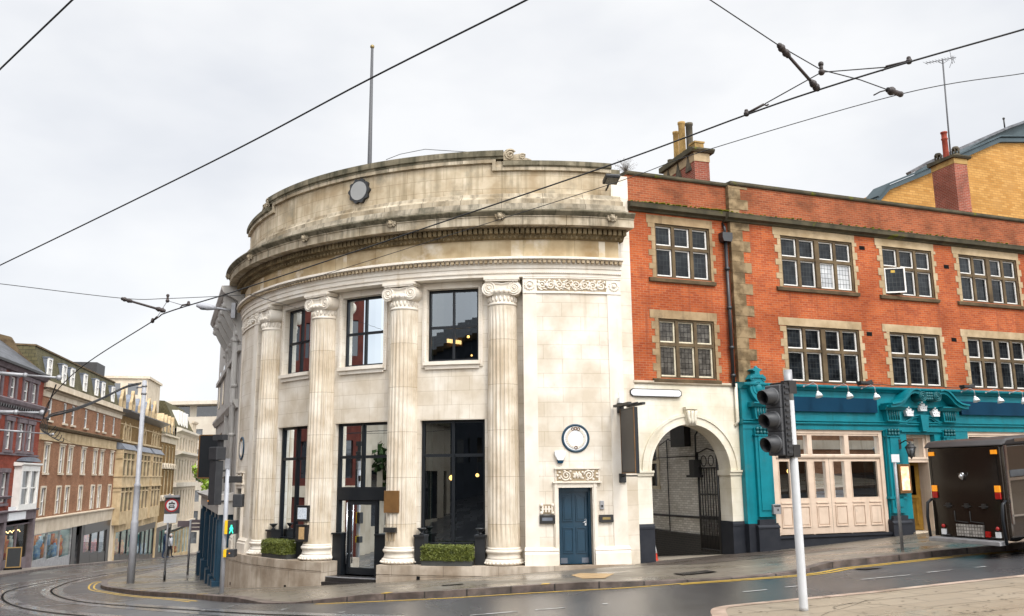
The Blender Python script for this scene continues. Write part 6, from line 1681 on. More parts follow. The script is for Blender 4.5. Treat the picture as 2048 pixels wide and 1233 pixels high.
# --- grey rendered neighbour beyond the bank
NG = thing('grey_rendered_building', 'tall grey rendered building with carved corbels squeezed behind the bank', 'building', NB(12, 0, -3.8))
L_ = 15.2
m = MB(); m.box(NB, 0, L_, -8, 0, -.6, 8.2); m.box(NB, 0, L_, -8, -.9, 8.2, 8.4); m.build('wall', 'grey_render', NG)
m = MB()
m.sweep(NB, [(-.1, 6.5), (.15, 6.5), (.2, 6.85), (.75, 7.15), (.85, 7.3), (.85, 7.42), (-.1, 7.5)], 6.5, L_)
m.sweep(NB, [(-.1, 2.7), (.08, 2.7), (.2, 2.9), (.2, 3.0), (-.1, 3.05)], 0, L_); m.box(NB, 0, L_, 0, .12, 4.9, 5.1)
m.sweep(NB, [(-.6, 7.95), (.05, 7.95), (.3, 8.2), (.34, 8.5), (.1, 8.7), (-.6, 8.7)], 12.2, L_)
m.box(NB, 12.6, L_ - .6, -.4, .05, 7.4, 7.95)
m.build('cornice', 'grey_render', NG)
for u in (7.6, 9.4, 11.2, 13.0, 14.7):
    m = MB(); m.prism(Fr(*NB(u, 0, 0)[:2], NB.deg + 90), [(0, 5.3), (-.12, 5.4), (-.2, 5.9), (-.5, 6.4), (-.75, 6.9), (-.72, 7.1), (0, 7.1)], -.14, .14)
    for z, d, r_ in ((5.65, .16, .12), (6.75, .62, .16)): m.ball(NB(u, d, z), r_, 8)
    m.build('corbel', 'grey_render', NG)
m = MB()
for u in (9, 12.4): m.box(NB, u, u + .5, 0, .14, -.5, 6.6)
m.tube([NB(14.4, .14, 6.3), NB(14.4, .14, -.6)], .09, 8); m.tube([NB(13.4, .16, 6.4), NB(13.4, .16, -.6)], .06, 8)
for z in (5.4, 3.6, 1.7): m.lathe(NB(14.4, .14, z), [(.09, -.06), (.13, -.06), (.13, .06), (.09, .06)], 8)
m.ball(NB(13, .1, 8.4), .28, 10, (1, 1, 1.4)); m.ball(NB(13, .18, 7.8), .2, 8)
m.build('drainpipe', 'grey_render', NG)
m = MB()
for u in (1.5, 4.5, 7.5, 10.4):
    for z in (.3, 3.6): m.box(NB, u, u + 1.1, -.02, .02, z, z + 1.9)
m.build('window', 'pane_grey', NG)
m = MB(); m.box(NB, 0, L_ + .2, -1, .55, -1.3, -.75); m.sweep(NB, [(0, -.8), (.7, -.8), (.8, -.65), (0, -.5)], -.2, L_ + .3)
m.build('shop_fascia', 'grey_render', NG)
m = MB()
for u in (.3, 5.0, 9.6, 12.3, 14.3): m.box(NB, u, u + .8, -1, .5, -4.6, -1.3); m.box(NB, u + .15, u + .65, -1, .56, -3.6, -1.5); m.box(NB, u - .1, u + .9, -1, .64, -6, -3.7)
m.box(NB, 0, L_, -1, .1, -6, -1.3)
m.build('shopfront', 'navy_door', NG)
# hanging black sign and street light on it
hs = NB(12.6, .35, 0); HN = Fr(hs[0], hs[1], NB.deg + 90)
a_, b_ = atY(401, 872, 36.2), atY(433, 955, 36.2)
HS = Fr(a_[0], 36.2, 0)
o = MB().box(HS, 0, b_[0] - a_[0] + .05, -.08, .08, b_[2], a_[2]).build('hanging_sign', 'frame_black', loc=HS(.3, 0, b_[2]), label='square black hanging sign on the grey building left of the bank', cat='hanging sign')
MB().box(HS, -.02, .03, -.1, .1, b_[2] - .02, a_[2] + .02).box(HS, .03, b_[0] - a_[0] + .3, -.1, .1, a_[2] - .0, a_[2] + .04).box(HS, .03, b_[0] - a_[0] + .3, -.1, .1, b_[2] - .05, b_[2]).build('copper_trim', 'bronze', o)
c0, c1 = atY(393, 611, 33.5), atY(468, 622, 33.8)
m = MB(); t_ = (c1 - c0)
m.tube([c0, c0 + t_ * .12, c0 + t_ * .3, c0 + t_ * .46, c0 + t_ * .52], [.06, .13, .14, .09, .06], 8)
o = m.build('street_light', 'steel_grey', loc=tuple(c1), label='grey street lamp head on an arm from the grey building left of the bank', cat='street light')
MB().tube([c0 + t_ * .5, c1], .05, 8).box(Fr(c1[0], c1[1], 0), -.08, .08, -.1, .1, c1[2] - .3, c1[2] + .3).build('arm', 'galv', o)
MB().ball(c0 + t_ * .2 + np.array([0, 0, -.09]), .11, 8, (1.6, 1, .5)).build('lens', 'pane_grey', o)

# ================================================================ STREET FURNITURE
# grey tram pole on the pavement corner
b = gnd(261, 1166); t = atY(285, 762, b[1])
m = MB(); m.lathe(b, [(.0, 0), (.165, 0), (.165, 2.6), (.15, 2.7), (.135, 2.72), (.13, 4.2), (.14, 4.22), (.14, 4.32), (.105, 4.36), (.10, t[2] - b[2]), (.02, t[2] - b[2] + .02)], 20)
POLE = m.build('tram_pole', 'steel_grey', loc=tuple(b), label='tall stepped grey tram wire pole on the pavement corner', cat='pole')
m = MB(); zt = t[2]
for z in (zt - .25, zt - .6): m.lathe((b[0], b[1], z), [(.12, -.04), (.125, 0), (.12, .04)], 16)
m.tube([(b[0] - .1, b[1], zt - .3), (b[0] - .35, b[1] - .05, zt - .32)], .04, 6)
m.build('clamp', 'galv', POLE)
# no vehicles sign
b = gnd(328.5, 1162); T = Fr(b[0], b[1], 10)
S = b[1] / F_PX
top = atY(337, 988, b[1])[2]
m = MB(); m.tube([b, (b[0] + .0, b[1], top)], .045, 10)
o = m.build('vehicle_sign', 'galv', loc=tuple(b), label='round red ringed no vehicles sign on a post with blank white plate below', cat='road sign')
MB().tube([b + np.array([0, 0, .01]), b + np.array([0, 0, .42])], .055, 10).build('post_sleeve', 'black_paint', o)
zc = atY(337, 1011, b[1])[2]; uc = .14
def discd(u, z, R, d0, d1, n=32): return MB().prism(T, [(u + R * math.cos(a), z + R * math.sin(a)) for a in np.linspace(0, 2 * math.pi, n + 1)[:-1]], d0, d1)
MB().box(T, uc - .32, uc + .36, .045, .075, zc - .38, zc + .42).build('backing_board', 'signal_grey', o)
MB().box(T, uc - .34, uc + .36, .04, .2, zc + .36, zc + .46).build('lamp_hood', 'galv', o)
discd(uc, zc, .31, .076, .085).build('red_ring', 'red_paint', o)
discd(uc, zc, .235, .086, .09).build('sign_face', 'sign_white', o)
m = MB()
m.prism(T, [(uc - .13, zc - .15), (uc - .09, zc - .15), (uc - .09, zc - .12), (uc + .09, zc - .12), (uc + .09, zc - .15), (uc + .13, zc - .15), (uc + .13, zc - .06), (uc + .08, zc + .02), (uc - .08, zc + .02), (uc - .13, zc - .06)], .091, .094)
m.prism(T, [(uc - .14, zc + .06), (uc - .05, zc + .06), (uc + .05, zc + .06), (uc + .14, zc + .06), (uc + .12, zc + .11), (uc + .04, zc + .12), (uc + .02, zc + .17), (uc - .02, zc + .17), (uc - .03, zc + .12), (uc - .12, zc + .11)], .091, .094)
for s_ in (-.1, .1): m.prism(T, [(uc + s_ + .04 * math.cos(a), zc + .07 + .04 * math.sin(a)) for a in np.linspace(0, 2 * math.pi, 13)[:-1]], .095, .097)
m.build('vehicle_symbol', 'iron_black', o)
MB().prism(T, [(uc - .06, zc - .015), (uc + .06, zc - .015), (uc + .09, zc - .055), (uc - .09, zc - .055)], .0945, .0965).build('windscreen', 'sign_white', o)
MB().box(T, uc - .32, uc + .24, .06, .08, zc - .80, zc - .40).build('plate', 'sign_white', o)
# fingerpost
b = gnd(375, 1150); top = atY(381, 1040, b[1])[2]
o = MB().tube([b, (b[0], b[1], top)], .055, 10).build('fingerpost', 'galv', loc=tuple(b), label='slim fingerpost with dark grey direction arms on the corner pavement', cat='signpost')
T = Fr(b[0], b[1], 4)
for a_, c_, z0, z1 in ((-.65, -.06, top - .35, top - .05), (.06, 1.4, top - .16, top + .0), (.06, 1.3, top - .36, top - .2), (.06, 1.35, top - .55, top - .39)):
    MB().box(T, a_, c_, -.03, .03, z0, z1).build('direction_arm', 'mauve_stone', o)
# small pole far behind
def at_g(px, py): return tuple(gnd(px, py))
b = gnd(398, 1108); MB().tube([b, b + np.array([0, 0, 9.])], .14, 8).build('far_pole', 'galv', loc=tuple(b), label='pale far pole in front of the green street tree', cat='pole')
b = gnd(404, 1107); o = MB().tube([b, b + np.array([0, 0, 3.2])], .1, 6).box(Fr(b[0], b[1], 0), -.35, .25, -.2, .2, b[2] + 3.2, b[2] + 4.8).build('far_signal', 'signal_black', loc=tuple(b), label='tiny far traffic signal showing green at the end of the street', cat='traffic light')
MB().ball(b + np.array([-.05, -.25, 3.6]), .16, 8).build('green_lamp', 'green_lamp', o)

# pedestrian signal pole in front of the bank
b = gnd(443, 1187); top = atY(450, 921, b[1])[2]; X, Y = b[0], b[1]; T = Fr(X, Y, 0)
u = lambda px: (atY(px, 1000, Y)[0] - X)
zz = lambda py: atY(450, py, Y)[2]
lean = lambda px, py: (atY(px, py, Y)[0] - X)
m = MB(); m.tube([b, (X, Y, top)], .065, 12)
PS = m.build('pedestrian_signal', 'steel_grey', loc=tuple(b), label='grey pedestrian crossing signal pole with green man beside the bank plinth', cat='traffic light')
MB().box(T, -.07, .07, -.07, .07, top - .25, top + .05).build('pole_cap', 'galv', PS)
H = Fr(X - .32, Y - .1, -35)
m = MB(); z0, z1 = zz(1010), zz(922)
m.box(H, -.15, .15, -.14, .12, z0, z1)
for q in range(8): m.box(H, -.17, -.15, -.1, .08, z0 + .08 + q * (z1 - z0 - .1) / 8, z0 + .15 + q * (z1 - z0 - .1) / 8)
m.build('signal_head', 'signal_black', PS, bevel=.01)
MB().box(H, -.17, .2, -.18, .16, z1 + .02, z1 + .40).build('control_box', 'signal_black', PS, bevel=.02)
m = MB(); cz = z1 + .40
m.box(Fr(X - .22, Y - .1, -30), -.06, .06, -.06, .06, cz, cz + .2); m.box(Fr(X - .25, Y - .1, -30), -.2, .22, -.1, .1, cz + .2, cz + .36)
m.build('detector_camera', 'signal_black', PS)
MB().box(T, -.1, .42, -.05, .03, zz(966), zz(953)).tube([(X, Y, top - .3), (X - .3, Y - .1, top - .3)], .03, 6).tube([(X, Y, z0 + .1), (X - .3, Y - .1, z0 + .1)], .03, 6).build('mount_bracket', 'iron_black', PS)
MB().box(T, .2, .48, -.2, .05, zz(1015), zz(989)).build('rear_signal', 'signal_black', PS, bevel=.02)
for (za, zb2), nm in (((1068, 1041), 'green_man_box'), ((1114, 1099), 'push_button_box')):
    z0, z1 = zz(za), zz(zb2)
    MB().box(T, .04, .13, -.12, .16, z0, z1).build(nm + '_side', 'signal_yellow', PS)
    g = MB().box(T, .13, .36, -.12, .17, z0, z1).build(nm, 'signal_black', PS, bevel=.008)
    if 'man' in nm:
        c_ = (.245, (z0 + z1) / 2 - .09); f = MB()
        f.ball(T(c_[0], .175, c_[1] + .135), .024, 6); f.box(T, c_[0] - .024, c_[0] + .024, .17, .182, c_[1] + .02, c_[1] + .11)
        for s_ in (-1, 1): f.tube([T(c_[0] + s_ * .012, .176, c_[1] + .02), T(c_[0] + s_ * .05, .176, c_[1] - .08)], .014, 5); f.tube([T(c_[0] + s_ * .02, .176, c_[1] + .1), T(c_[0] + s_ * .05, .176, c_[1] + .03)], .01, 5)
        f.build('green_man', 'green_lamp', PS)
    else:
        MB().ball(T(.22, .175, (z0 + z1) / 2 + .0), .02, 6).build('demand_light', 'amber_lens', PS)
MB().ball(H(-.12, .13, zz(1002)), .018, 6).build('indicator_light', 'amber_lens', PS)

# near traffic signal on the island
b = gnd(1608, 1222); X, Y = b[0], b[1]; top = atY(1580, 742, Y)[2]
m = MB(); m.lathe(b, [(.06, 0), (.058, .05), (.057, top - b[2] - .42), (.054, top - b[2] - .41), (.054, top - b[2]), (.0, top - b[2] + .01)], 24)
NS = m.build('traffic_signal', 'pole_white', loc=tuple(b), label='near traffic signal with three hooded lamps on a pale grey pole', cat='traffic light')
MB().lathe(b, [(.0585, top - b[2] - .42), (.0585, top - b[2] + .012), (.05, top - b[2] + .012)], 24).build('pole_top_sleeve', 'galv', NS)
H = Fr(X - .20, Y + .0, -58)
zc_ = lambda py: atY(1560, py, Y)[2]
zt, zb_ = zc_(771), zc_(912)
HH = (zt - zb_) / 3
m = MB()
for q in range(3): m.box(H, -.135, .135, -.10, .06, zb_ + q * HH + .004, zb_ + (q + 1) * HH - .004)
m.box(H, -.13, .13, -.095, .05, zb_, zt)
HB = m.build('signal_housing', 'signal_grey', NS, bevel=.012)
m = MB()
m.box(H, .137, .165, -.10, .02, zb_, zt)
for q in range(12): m.box(H, .165, .185, -.08, .0, zb_ + .03 + q * (zt - zb_) / 12, zb_ + .06 + q * (zt - zb_) / 12)
m.build('housing_rib', 'signal_black', HB)
for q in range(3):
    zc2 = zb_ + (q + .5) * HH
    hd = MB(); P = []
    for i, dd in enumerate((.06, .10, .26)):
        P.append([H((.125 - .012 * i) * math.cos(a), dd + (.0 if i < 2 else (.03 * math.sin(a))), zc2 + (.125 - .012 * i) * math.sin(a) - .02 * (i == 2)) for a in np.linspace(0, 2 * math.pi, 25)[:-1]])
    P += [[H((.095) * math.cos(a), dd + (.03 * math.sin(a) if dd > .2 else 0), zc2 + .095 * math.sin(a) - .02 * (dd > .2)) for a in np.linspace(0, 2 * math.pi, 25)[:-1]] for dd in (.262, .10)]
    hd.grid(P, cv=True)
    ho_ = hd.build('signal_hood', 'signal_black', NS)
    MB().lathe(H(0, .06, zc2), [(.128, 0), (.13, .012), (.118, .03), (.1, .03)], 24, axis=(H.n[0], H.n[1], 0)).build('hood_collar', 'signal_grey', ho_)
    MB().prism(H, [(.1 * math.cos(a), zc2 + .1 * math.sin(a)) for a in np.linspace(0, 2 * math.pi, 25)[:-1]], .07, .085).build('lens', ('pane_dark', 'pane_dark', 'dark_timber')[q], ho_)
m = MB()
m.box(H, -.1, .16, -.14, -.02, zt, zt + .035); m.tube([H(.1, -.1, zt + .02), (X, Y, zt + .01)], .03, 6); m.tube([H(.1, -.1, zb_ - .01), (X, Y, zb_ + .03)], .028, 6); m.box(H, -.02, .12, -.13, -.0, zb_ - .04, zb_)
m.box(Fr(X, Y, -58), -.075, .075, -.075, .075, zt - .12, zt + .06); m.box(Fr(X, Y, -58), -.07, .07, -.07, .07, zb_ - .02, zb_ + .15)
m.build('mount_bracket', 'iron_black', NS)
# stop sign post by the pub door
b = gnd(1805, 1101); top = atY(1800, 925, b[1])[2]
o = MB().tube([b, (b[0], b[1], top)], .038, 10).build('stop_post', 'galv', loc=tuple(b), label='thin grey post with a small blank white plate outside the pub door', cat='sign post')
MB().box(Fr(b[0], b[1], 20), -.125, .125, .03, .045, top + .0, top + .2).build('plate', 'sign_white', o)
MB().box(Fr(b[0], b[1], 20), -.03, .03, -.01, .03, top - .1, top + .18).build('clip', 'galv', o)
# A-board in front of the red brick shop
b = gnd(25, 1140); T = Fr(b[0], b[1], 30); hgt = 1.35
m = MB()
for a in (-.42, .36): m.box(T, a, a + .06, -.03, .03, b[2] + .12, b[2] + hgt)
for z in (.12, hgt - .06): m.box(T, -.36, .36, -.03, .028, b[2] + z, b[2] + z + .06)
o = m.build('pavement_board', 'frame_wood', loc=tuple(b), label='wood framed blank chalkboard standing on the pavement by the red brick shop', cat='chalkboard')
MB().box(T, -.36, .36, -.02, .015, b[2] + .18, b[2] + hgt - .06).build('board', 'chalkboard', o)
MB().box(T, -.5, .5, -.25, .25, b[2], b[2] + .1).box(T, -.45, -.4, -.04, .04, b[2] + .1, b[2] + .13).box(T, .4, .45, -.04, .04, b[2] + .1, b[2] + .13).build('foot', 'rubber', o)

# ---------------------------------------------------------------- horsebox lorry on the hill
hb = gnd(2032, 1117, -KERB); VT = Fr(hb[0], hb[1], 21, 0, .06)
z0 = hb[2]
sc = 1.0
vz = lambda z: z0 + z
VW = 2.12                                      # the far side lies at d = -VW
HT_ = atY(2010, 876, hb[1])[2] - z0
v0 = VT(0, -VW / 2, vz(0))
LAB = 'glossy dark brown horsebox lorry parked facing uphill outside the pub'
HORSE = thing('horsebox', LAB, 'lorry', v0)
m = MB()
m.box(VT, .0, 4.6, -VW + .02, -.02, vz(.4), vz(HT_ - .14))
m.build('body', 'van_side', HORSE, bevel=.05)
m = MB()
m.prism(VT, [(-.10, vz(HT_ - .16)), (.05, vz(HT_ - .02)), (.3, vz(HT_)), (4.7, vz(HT_)), (4.7, vz(HT_ - .16))], -VW - .03, .03)
m.build('roof', 'dark_timber', HORSE, bevel=.04)
m = MB(); m.box(VT, -.06, .0, -VW + .07, -.07, vz(.36), vz(HT_ - .17))
rp_ = m.build('tail_ramp', 'van_brown', HORSE, bevel=.02)
m = MB()
for a in (-VW + .70, -1.0):
    m.tube([VT(-.07, a, vz(.95)), VT(-.07, a, vz(.72)), VT(-.07, a + .35, vz(.70))], .012, 5)
for d in (-VW + .55, -VW * .5, -.6): m.box(VT, -.1, -.06, d - .05, d + .05, vz(1.02), vz(1.12)); m.tube([VT(-.09, d - .12, vz(1.06)), VT(-.09, d + .12, vz(1.06))], .012, 5)
m.build('ramp_latch', 'iron_black', rp_)
m = MB()
for d in (-VW + .16, -.16): m.box(VT, -.0635, -.0595, d - .006, d + .006, vz(.37), vz(HT_ - .2))
m.build('panel_seam', 'groove', rp_)
for d in (-VW + .4, -.4): MB().tube([VT(-.075, d - .12, vz(.4)), VT(-.075, d + .12, vz(.4))], .022, 8).build('hinge', 'iron_black', rp_)
m = MB(); m.ball(VT(-.09, -VW * .52, vz(1.72)), .07, 8); m.tube([VT(-.1, -VW * .52 - .07, vz(1.78)), VT(-.13, -VW * .52 + .08, vz(1.80)), VT(-.1, -VW * .52 + .02, vz(1.64))], .018, 6)
m.build('lock_handle', 'chrome', rp_)
MB().box(VT, -.085, -.06, -VW + .72, -.66, vz(.40), vz(.66)).build('tread_strip', 'treadplate', rp_)
MB().box(VT, -.28, -.02, -VW + .08, -.12, vz(.26), vz(.35)).build('rear_bumper', 'galv', HORSE, bevel=.01)
for d, nm in ((-VW + .2, 0), (-.2, 1)):
    MB().box(VT, -.1, -.06, d - .07, d + .07, vz(1.38), vz(1.52)).build('indicator', 'amber_lens', HORSE, bevel=.01)
    MB().box(VT, -.1, -.06, d - .07, d + .07, vz(1.23), vz(1.375)).build('tail_light', 'red_lens', HORSE, bevel=.01)
    MB().box(VT, -.1, -.06, d - .07 , d + .07, vz(HT_ - .34), vz(HT_ - .25)).build('marker_light', 'amber_lens', HORSE)
    MB().box(VT, -.1, -.06, d + (.16 if nm == 0 else -.10) - .06, d + (.16 if nm == 0 else -.10) + .06, vz(.41), vz(.53)).build('reflector', 'sign_white', HORSE)
    MB().ball(VT(-.085, d + (.16 if nm == 0 else -.10), vz(.6)), .045, 8).build('tail_light', 'red_lens', HORSE)
    m = MB(); m.tube([VT(-.05, d + (-.14 if nm == 0 else .14), vz(1.2)), VT(-.16, d + (-.17 if nm == 0 else .15), vz(1.12)), VT(-.2, d + (-.17 if nm == 0 else .15), vz(.8)), VT(-.16, d + (-.17 if nm == 0 else .15), vz(.28))], .035, 6)
    m.build('corner_guard', 'frame_black', HORSE)
MB().box(VT, -.1, -.062, -.62, -.5, vz(.41), vz(.53)).build('fog_light', 'red_lens', HORSE)
m = MB(); m.box(VT, .04, 4.55, -.03, .01, vz(1.62), vz(1.68)); m.box(VT, .02, .07, -.03, .015, vz(.7), vz(HT_ - .16)); m.box(VT, .05, 4.5, -.03, .03, vz(.86), vz(.9)); m.box(VT, .3, 4.5, -.02, .04, vz(HT_ - .1), vz(HT_ - .03)); m.build('side_trim', 'chrome', HORSE)
MB().box(VT, .1, 4.5, -.02, .008, vz(1.7), vz(HT_ - .7)).build('side_window', 'pane_grey', HORSE)
m = MB(); m.box(VT, .05, 4.4, -VW + .2, -.2, vz(.34), vz(.62)); m.build('chassis', 'rubber', HORSE)
for u_ in (1.5, 2.3, 4.6):
    for d in (-VW + .18, -.18):
        c = VT(u_, d, vz(.39)); w = MB().lathe(c, [(.22, -.13), (.36, -.12), (.38, -.06), (.38, .06), (.36, .12), (.22, .13)], 24, axis=(VT.n[0], VT.n[1], 0)).build('wheel', 'rubber', HORSE)
        MB().lathe(c, [(.04, -.12), (.2, -.11), (.22, -.1), (.22, .1), (.2, .11), (.04, .12)], 20, axis=(VT.n[0], VT.n[1], 0)).build('rim', 'galv', w)
m = MB(); m.prism(VT, [(4.7, vz(.5)), (6.4, vz(.5)), (6.4, vz(1.25)), (5.7, vz(2.0)), (4.7, vz(2.1))], -VW + .1, -.1); m.build('cab', 'van_brown', HORSE, bevel=.05)

# ---------------------------------------------------------------- overhead wires
def W3(P): return [atZ(x, y, z) for x, y, z in P]
def sm(P, n=8):
    P = [np.array(p) for p in P]; o = []
    for i in range(len(P) - 1):
        p0, p1, p2, p3 = P[max(0, i - 1)], P[i], P[i + 1], P[min(len(P) - 1, i + 2)]
        for k in range(n):
            t = k / n; o.append(.5 * (2 * p1 + (-p0 + p2) * t + (2 * p0 - 5 * p1 + 4 * p2 - p3) * t * t + (-p0 + 3 * p1 - 3 * p2 + p3) * t ** 3))
    return o + [P[-1]]
def wire(P, r, name, label, cat='wire', smooth=True, **k):
    q = sm(W3(P)) if smooth else W3(P)
    return MB().tube(q, r, 6).build(name, 'cable', loc=tuple(q[len(q) // 2]), label=label, cat=cat, **k)
wire([(1130, -44, 4.25), (1050, 2, 4.2), (740, 158, 4.0), (420, 326, 3.75), (0, 531, 3.4), (-60, 558, 3.35)], .0105, 'tram_wire', 'thick black tram wire sloping from top centre down to the left edge')
wire([(2120, 35, 4.1), (2048, 59, 4.08), (1820, 124, 3.95), (1635, 181, 3.85), (1490, 231, 3.78), (1222, 330, 3.6), (860, 453, 3.3), (640, 527, 3.05), (446, 591, 2.75)], .0095, 'tram_wire', 'thick black tram wire crossing in front of the bank from the right edge')
wire([(446, 591, 2.75), (335, 625, 2.55), (302, 645, 2.45), (160, 737, 2.05), (100, 800, 1.85), (86, 835, 1.8)], .0095, 'tram_wire', 'black tram wire running down to the bracket over the red brick building')
wire([(165, -20, 4.4), (145, 0, 4.35), (0, 139, 4.1), (-40, 180, 4.0)], .009, 'tram_wire', 'short black wire cutting the top left corner of the sky')
wire([(2120, 133, 4.4), (2048, 147, 4.35), (1800, 189, 4.2), (1400, 305, 4.0), (1230, 366, 3.9), (860, 483, 3.55), (640, 552, 3.3), (500, 590, 3.1)], .005, 'span_wire', 'thin wire from the right edge sagging past the bank cornice')
SPL = 'span wire'
wire([(-60, 562, 2.9), (0, 568, 2.95), (245, 597, 3.0), (335, 597.5, 3.05), (500, 590, 3.1)], .006, 'span_wire', 'thin wire from the left edge to the joint beside the bank')
an = T2(.0, .42, 5.28); jn = atZ(500, 590, 3.1)
c_ = atY(643, 627, 29.2)
o = MB().tube([jn, jn + (c_ - jn) * .5 + np.array([0, 0, -.03]), c_], .006, 5).build('span_wire', 'cable', loc=tuple(jn), label='thin anchor wire ending on an eye bolt at the second capital', cat='wire')
MB().tube([c_ - (c_ - jn) * .035, c_], .03, 6).ball(c_, .06, 8).build('eye_bolt', 'insulator', o)
wire([(1395, -16, 4.35), (1420, 0, 4.32), (1557, 91, 4.22), (1642, 140, 4.2), (1720, 160, 4.2), (1800, 189, 4.2)], .0065, 'span_wire', 'span wire from the top edge down to the clamp near the aerial', smooth=False)
def fitting(a, b, z, label, n=5, rr=.026, big=.04):
    A, B = atZ(*a, z[0]), atZ(*b, z[1]); d = B - A
    m = MB(); m.tube([A, B], rr * .62, 8)
    for k_ in range(n):
        f0 = k_ / (n - 1) * .22 if k_ < n else 0
        for f in (f0, 1 - f0 * .7): m.ball(A + d * f, big * (1 if k_ % 2 else .75), 8)
    return m.build('wire_insulator', 'insulator', loc=tuple(A), label=label, cat='insulator')
fitting((1559, 92), (1635, 178), (4.22, 3.87), 'long insulated rod between the span wire and the right tram wire')
fitting((245, 598), (328, 622), (3.0, 2.58), 'long insulated rod between the left span wire and tram wire', rr=.03)
def bridle(P, label, ends, r=.006):
    q = W3(P); m = MB(); m.tube(q, r, 6)
    o = m.build('bridle_wire', 'cable', loc=tuple(q[1]), label=label, cat='wire')
    f = MB()
    for e in ends:
        a, b = atZ(*e[0]), atZ(*e[1]); f.tube([a, b], .014, 6); f.ball(b, .032, 8); f.ball(b + np.array([0, 0, .03]), .024, 6)
        f.tube([a + (b - a) * t_ + np.array([0, 0, .03 * math.sin(t_ * 9)]) for t_ in np.linspace(-.25, 0, 5)], .009, 5)
    p = W3([P[1]])[0]
    f.ball(p, .035, 8); f.ball(p + np.array([0, 0, .09]), .03, 8); f.tube([p, p + np.array([0, 0, .1])], .02, 6)
    f.build('clamp', 'insulator', o); return o
bridle([(1530, 208, 3.86), (1643, 145, 4.1), (1770, 135, 4.0)], 'inverted V bridle of thin wire hanging over the right tram wire', [((1528, 209, 3.86), (1493, 228, 3.8)), ((1772, 134, 4.0), (1818, 123, 3.97))])
bridle([(312, 638, 2.5), (335, 602, 3.0), (362, 610, 2.75)], 'small V bridle between span wire and tram wire left of the bank', [((314, 634, 2.5), (305, 643, 2.46)), ((364, 611, 2.72), (377, 609, 2.68))], .005)
A, B = atZ(1775, 180, 4.2), atZ(1801, 189, 4.2)
m = MB(); m.tube([A, B], .03, 8); m.ball(A + (B - A) * .3, .05, 8); m.ball(B, .035, 8); m.tube([A, atZ(1760, 184, 4.19), atZ(1747, 191, 4.16)], .008, 5)
m.build('wire_insulator', 'insulator', loc=tuple(A), label='short dark wire clamp where two thin wires meet near the aerial', cat='insulator')
# feeder cable and bracket arms from the tram pole over the street
pl = np.array(POLE.location); ptop = atY(282, 768, pl[1])
br = atZ(96, 840, 1.75)
pa = [ptop, atY(250, 776, pl[1] - 1.2), atY(200, 800, pl[1] - 3.2), atY(150, 820, br[1] + 1.6), atY(100, 833, br[1] + .2), br]
m = MB(); m.tube(sm(pa), .035, 8); m.tube([p + np.array([0, .05, .07]) for p in sm(pa)], .018, 6)
FC = m.build('feeder_cable', 'cable', loc=tuple(ptop), label='thick black feeder cable hanging from the grey tram pole to the left', cat='cable')
m = MB(); random.seed(5)
for q in range(5):
    P = [atY(88 + q * 2, 835, br[1]), atY(80 + q * 4, 855 + q * 3, br[1]), atY(95 + q * 7, 868 + q * 4, br[1]), atY(112 + q * 4, 852 + q * 6, br[1])]; m.tube(sm(P), .012, 5)
m.build('cable_loop', 'cable', FC)
for (a, b2), lab in ((((-30, 745), (118, 756)), 'pale steady arm reaching in from the left edge below the slate roof'), (((-30, 824), (84, 826)), 'grey bracket arm reaching in from the left edge over the red brick wall'), (((-30, 858), (106, 869)), 'thin pale rod reaching in from the left edge at mid height')):
    A, B = atY(*a, br[1] + .5), atY(*b2, br[1]); rr = .02 if 'thin' in lab else .04
    m = MB(); m.tube([A, A + (B - A) * .55], rr * 1.4, 8); m.tube([A + (B - A) * .55, B], rr * .8, 8); m.ball(A + (B - A) * .55, rr * 2, 8); m.ball(B, rr * 2.2, 8)
    m.build('bracket_arm', 'galv', loc=tuple(B), label=lab, cat='bracket arm')
wire([(112, 770, 2.0), (95, 815, 1.9), (86, 838, 1.8)], .014, 'hanger_wire', 'short dark hanger wire above the cable loops at the left', smooth=False)
wire([(110, 870, 1.6), (200, 905, 1.55), (330, 912, 1.5), (392, 935, 1.4)], .006, 'span_wire', 'thin wire crossing low in front of the buff gothic building')

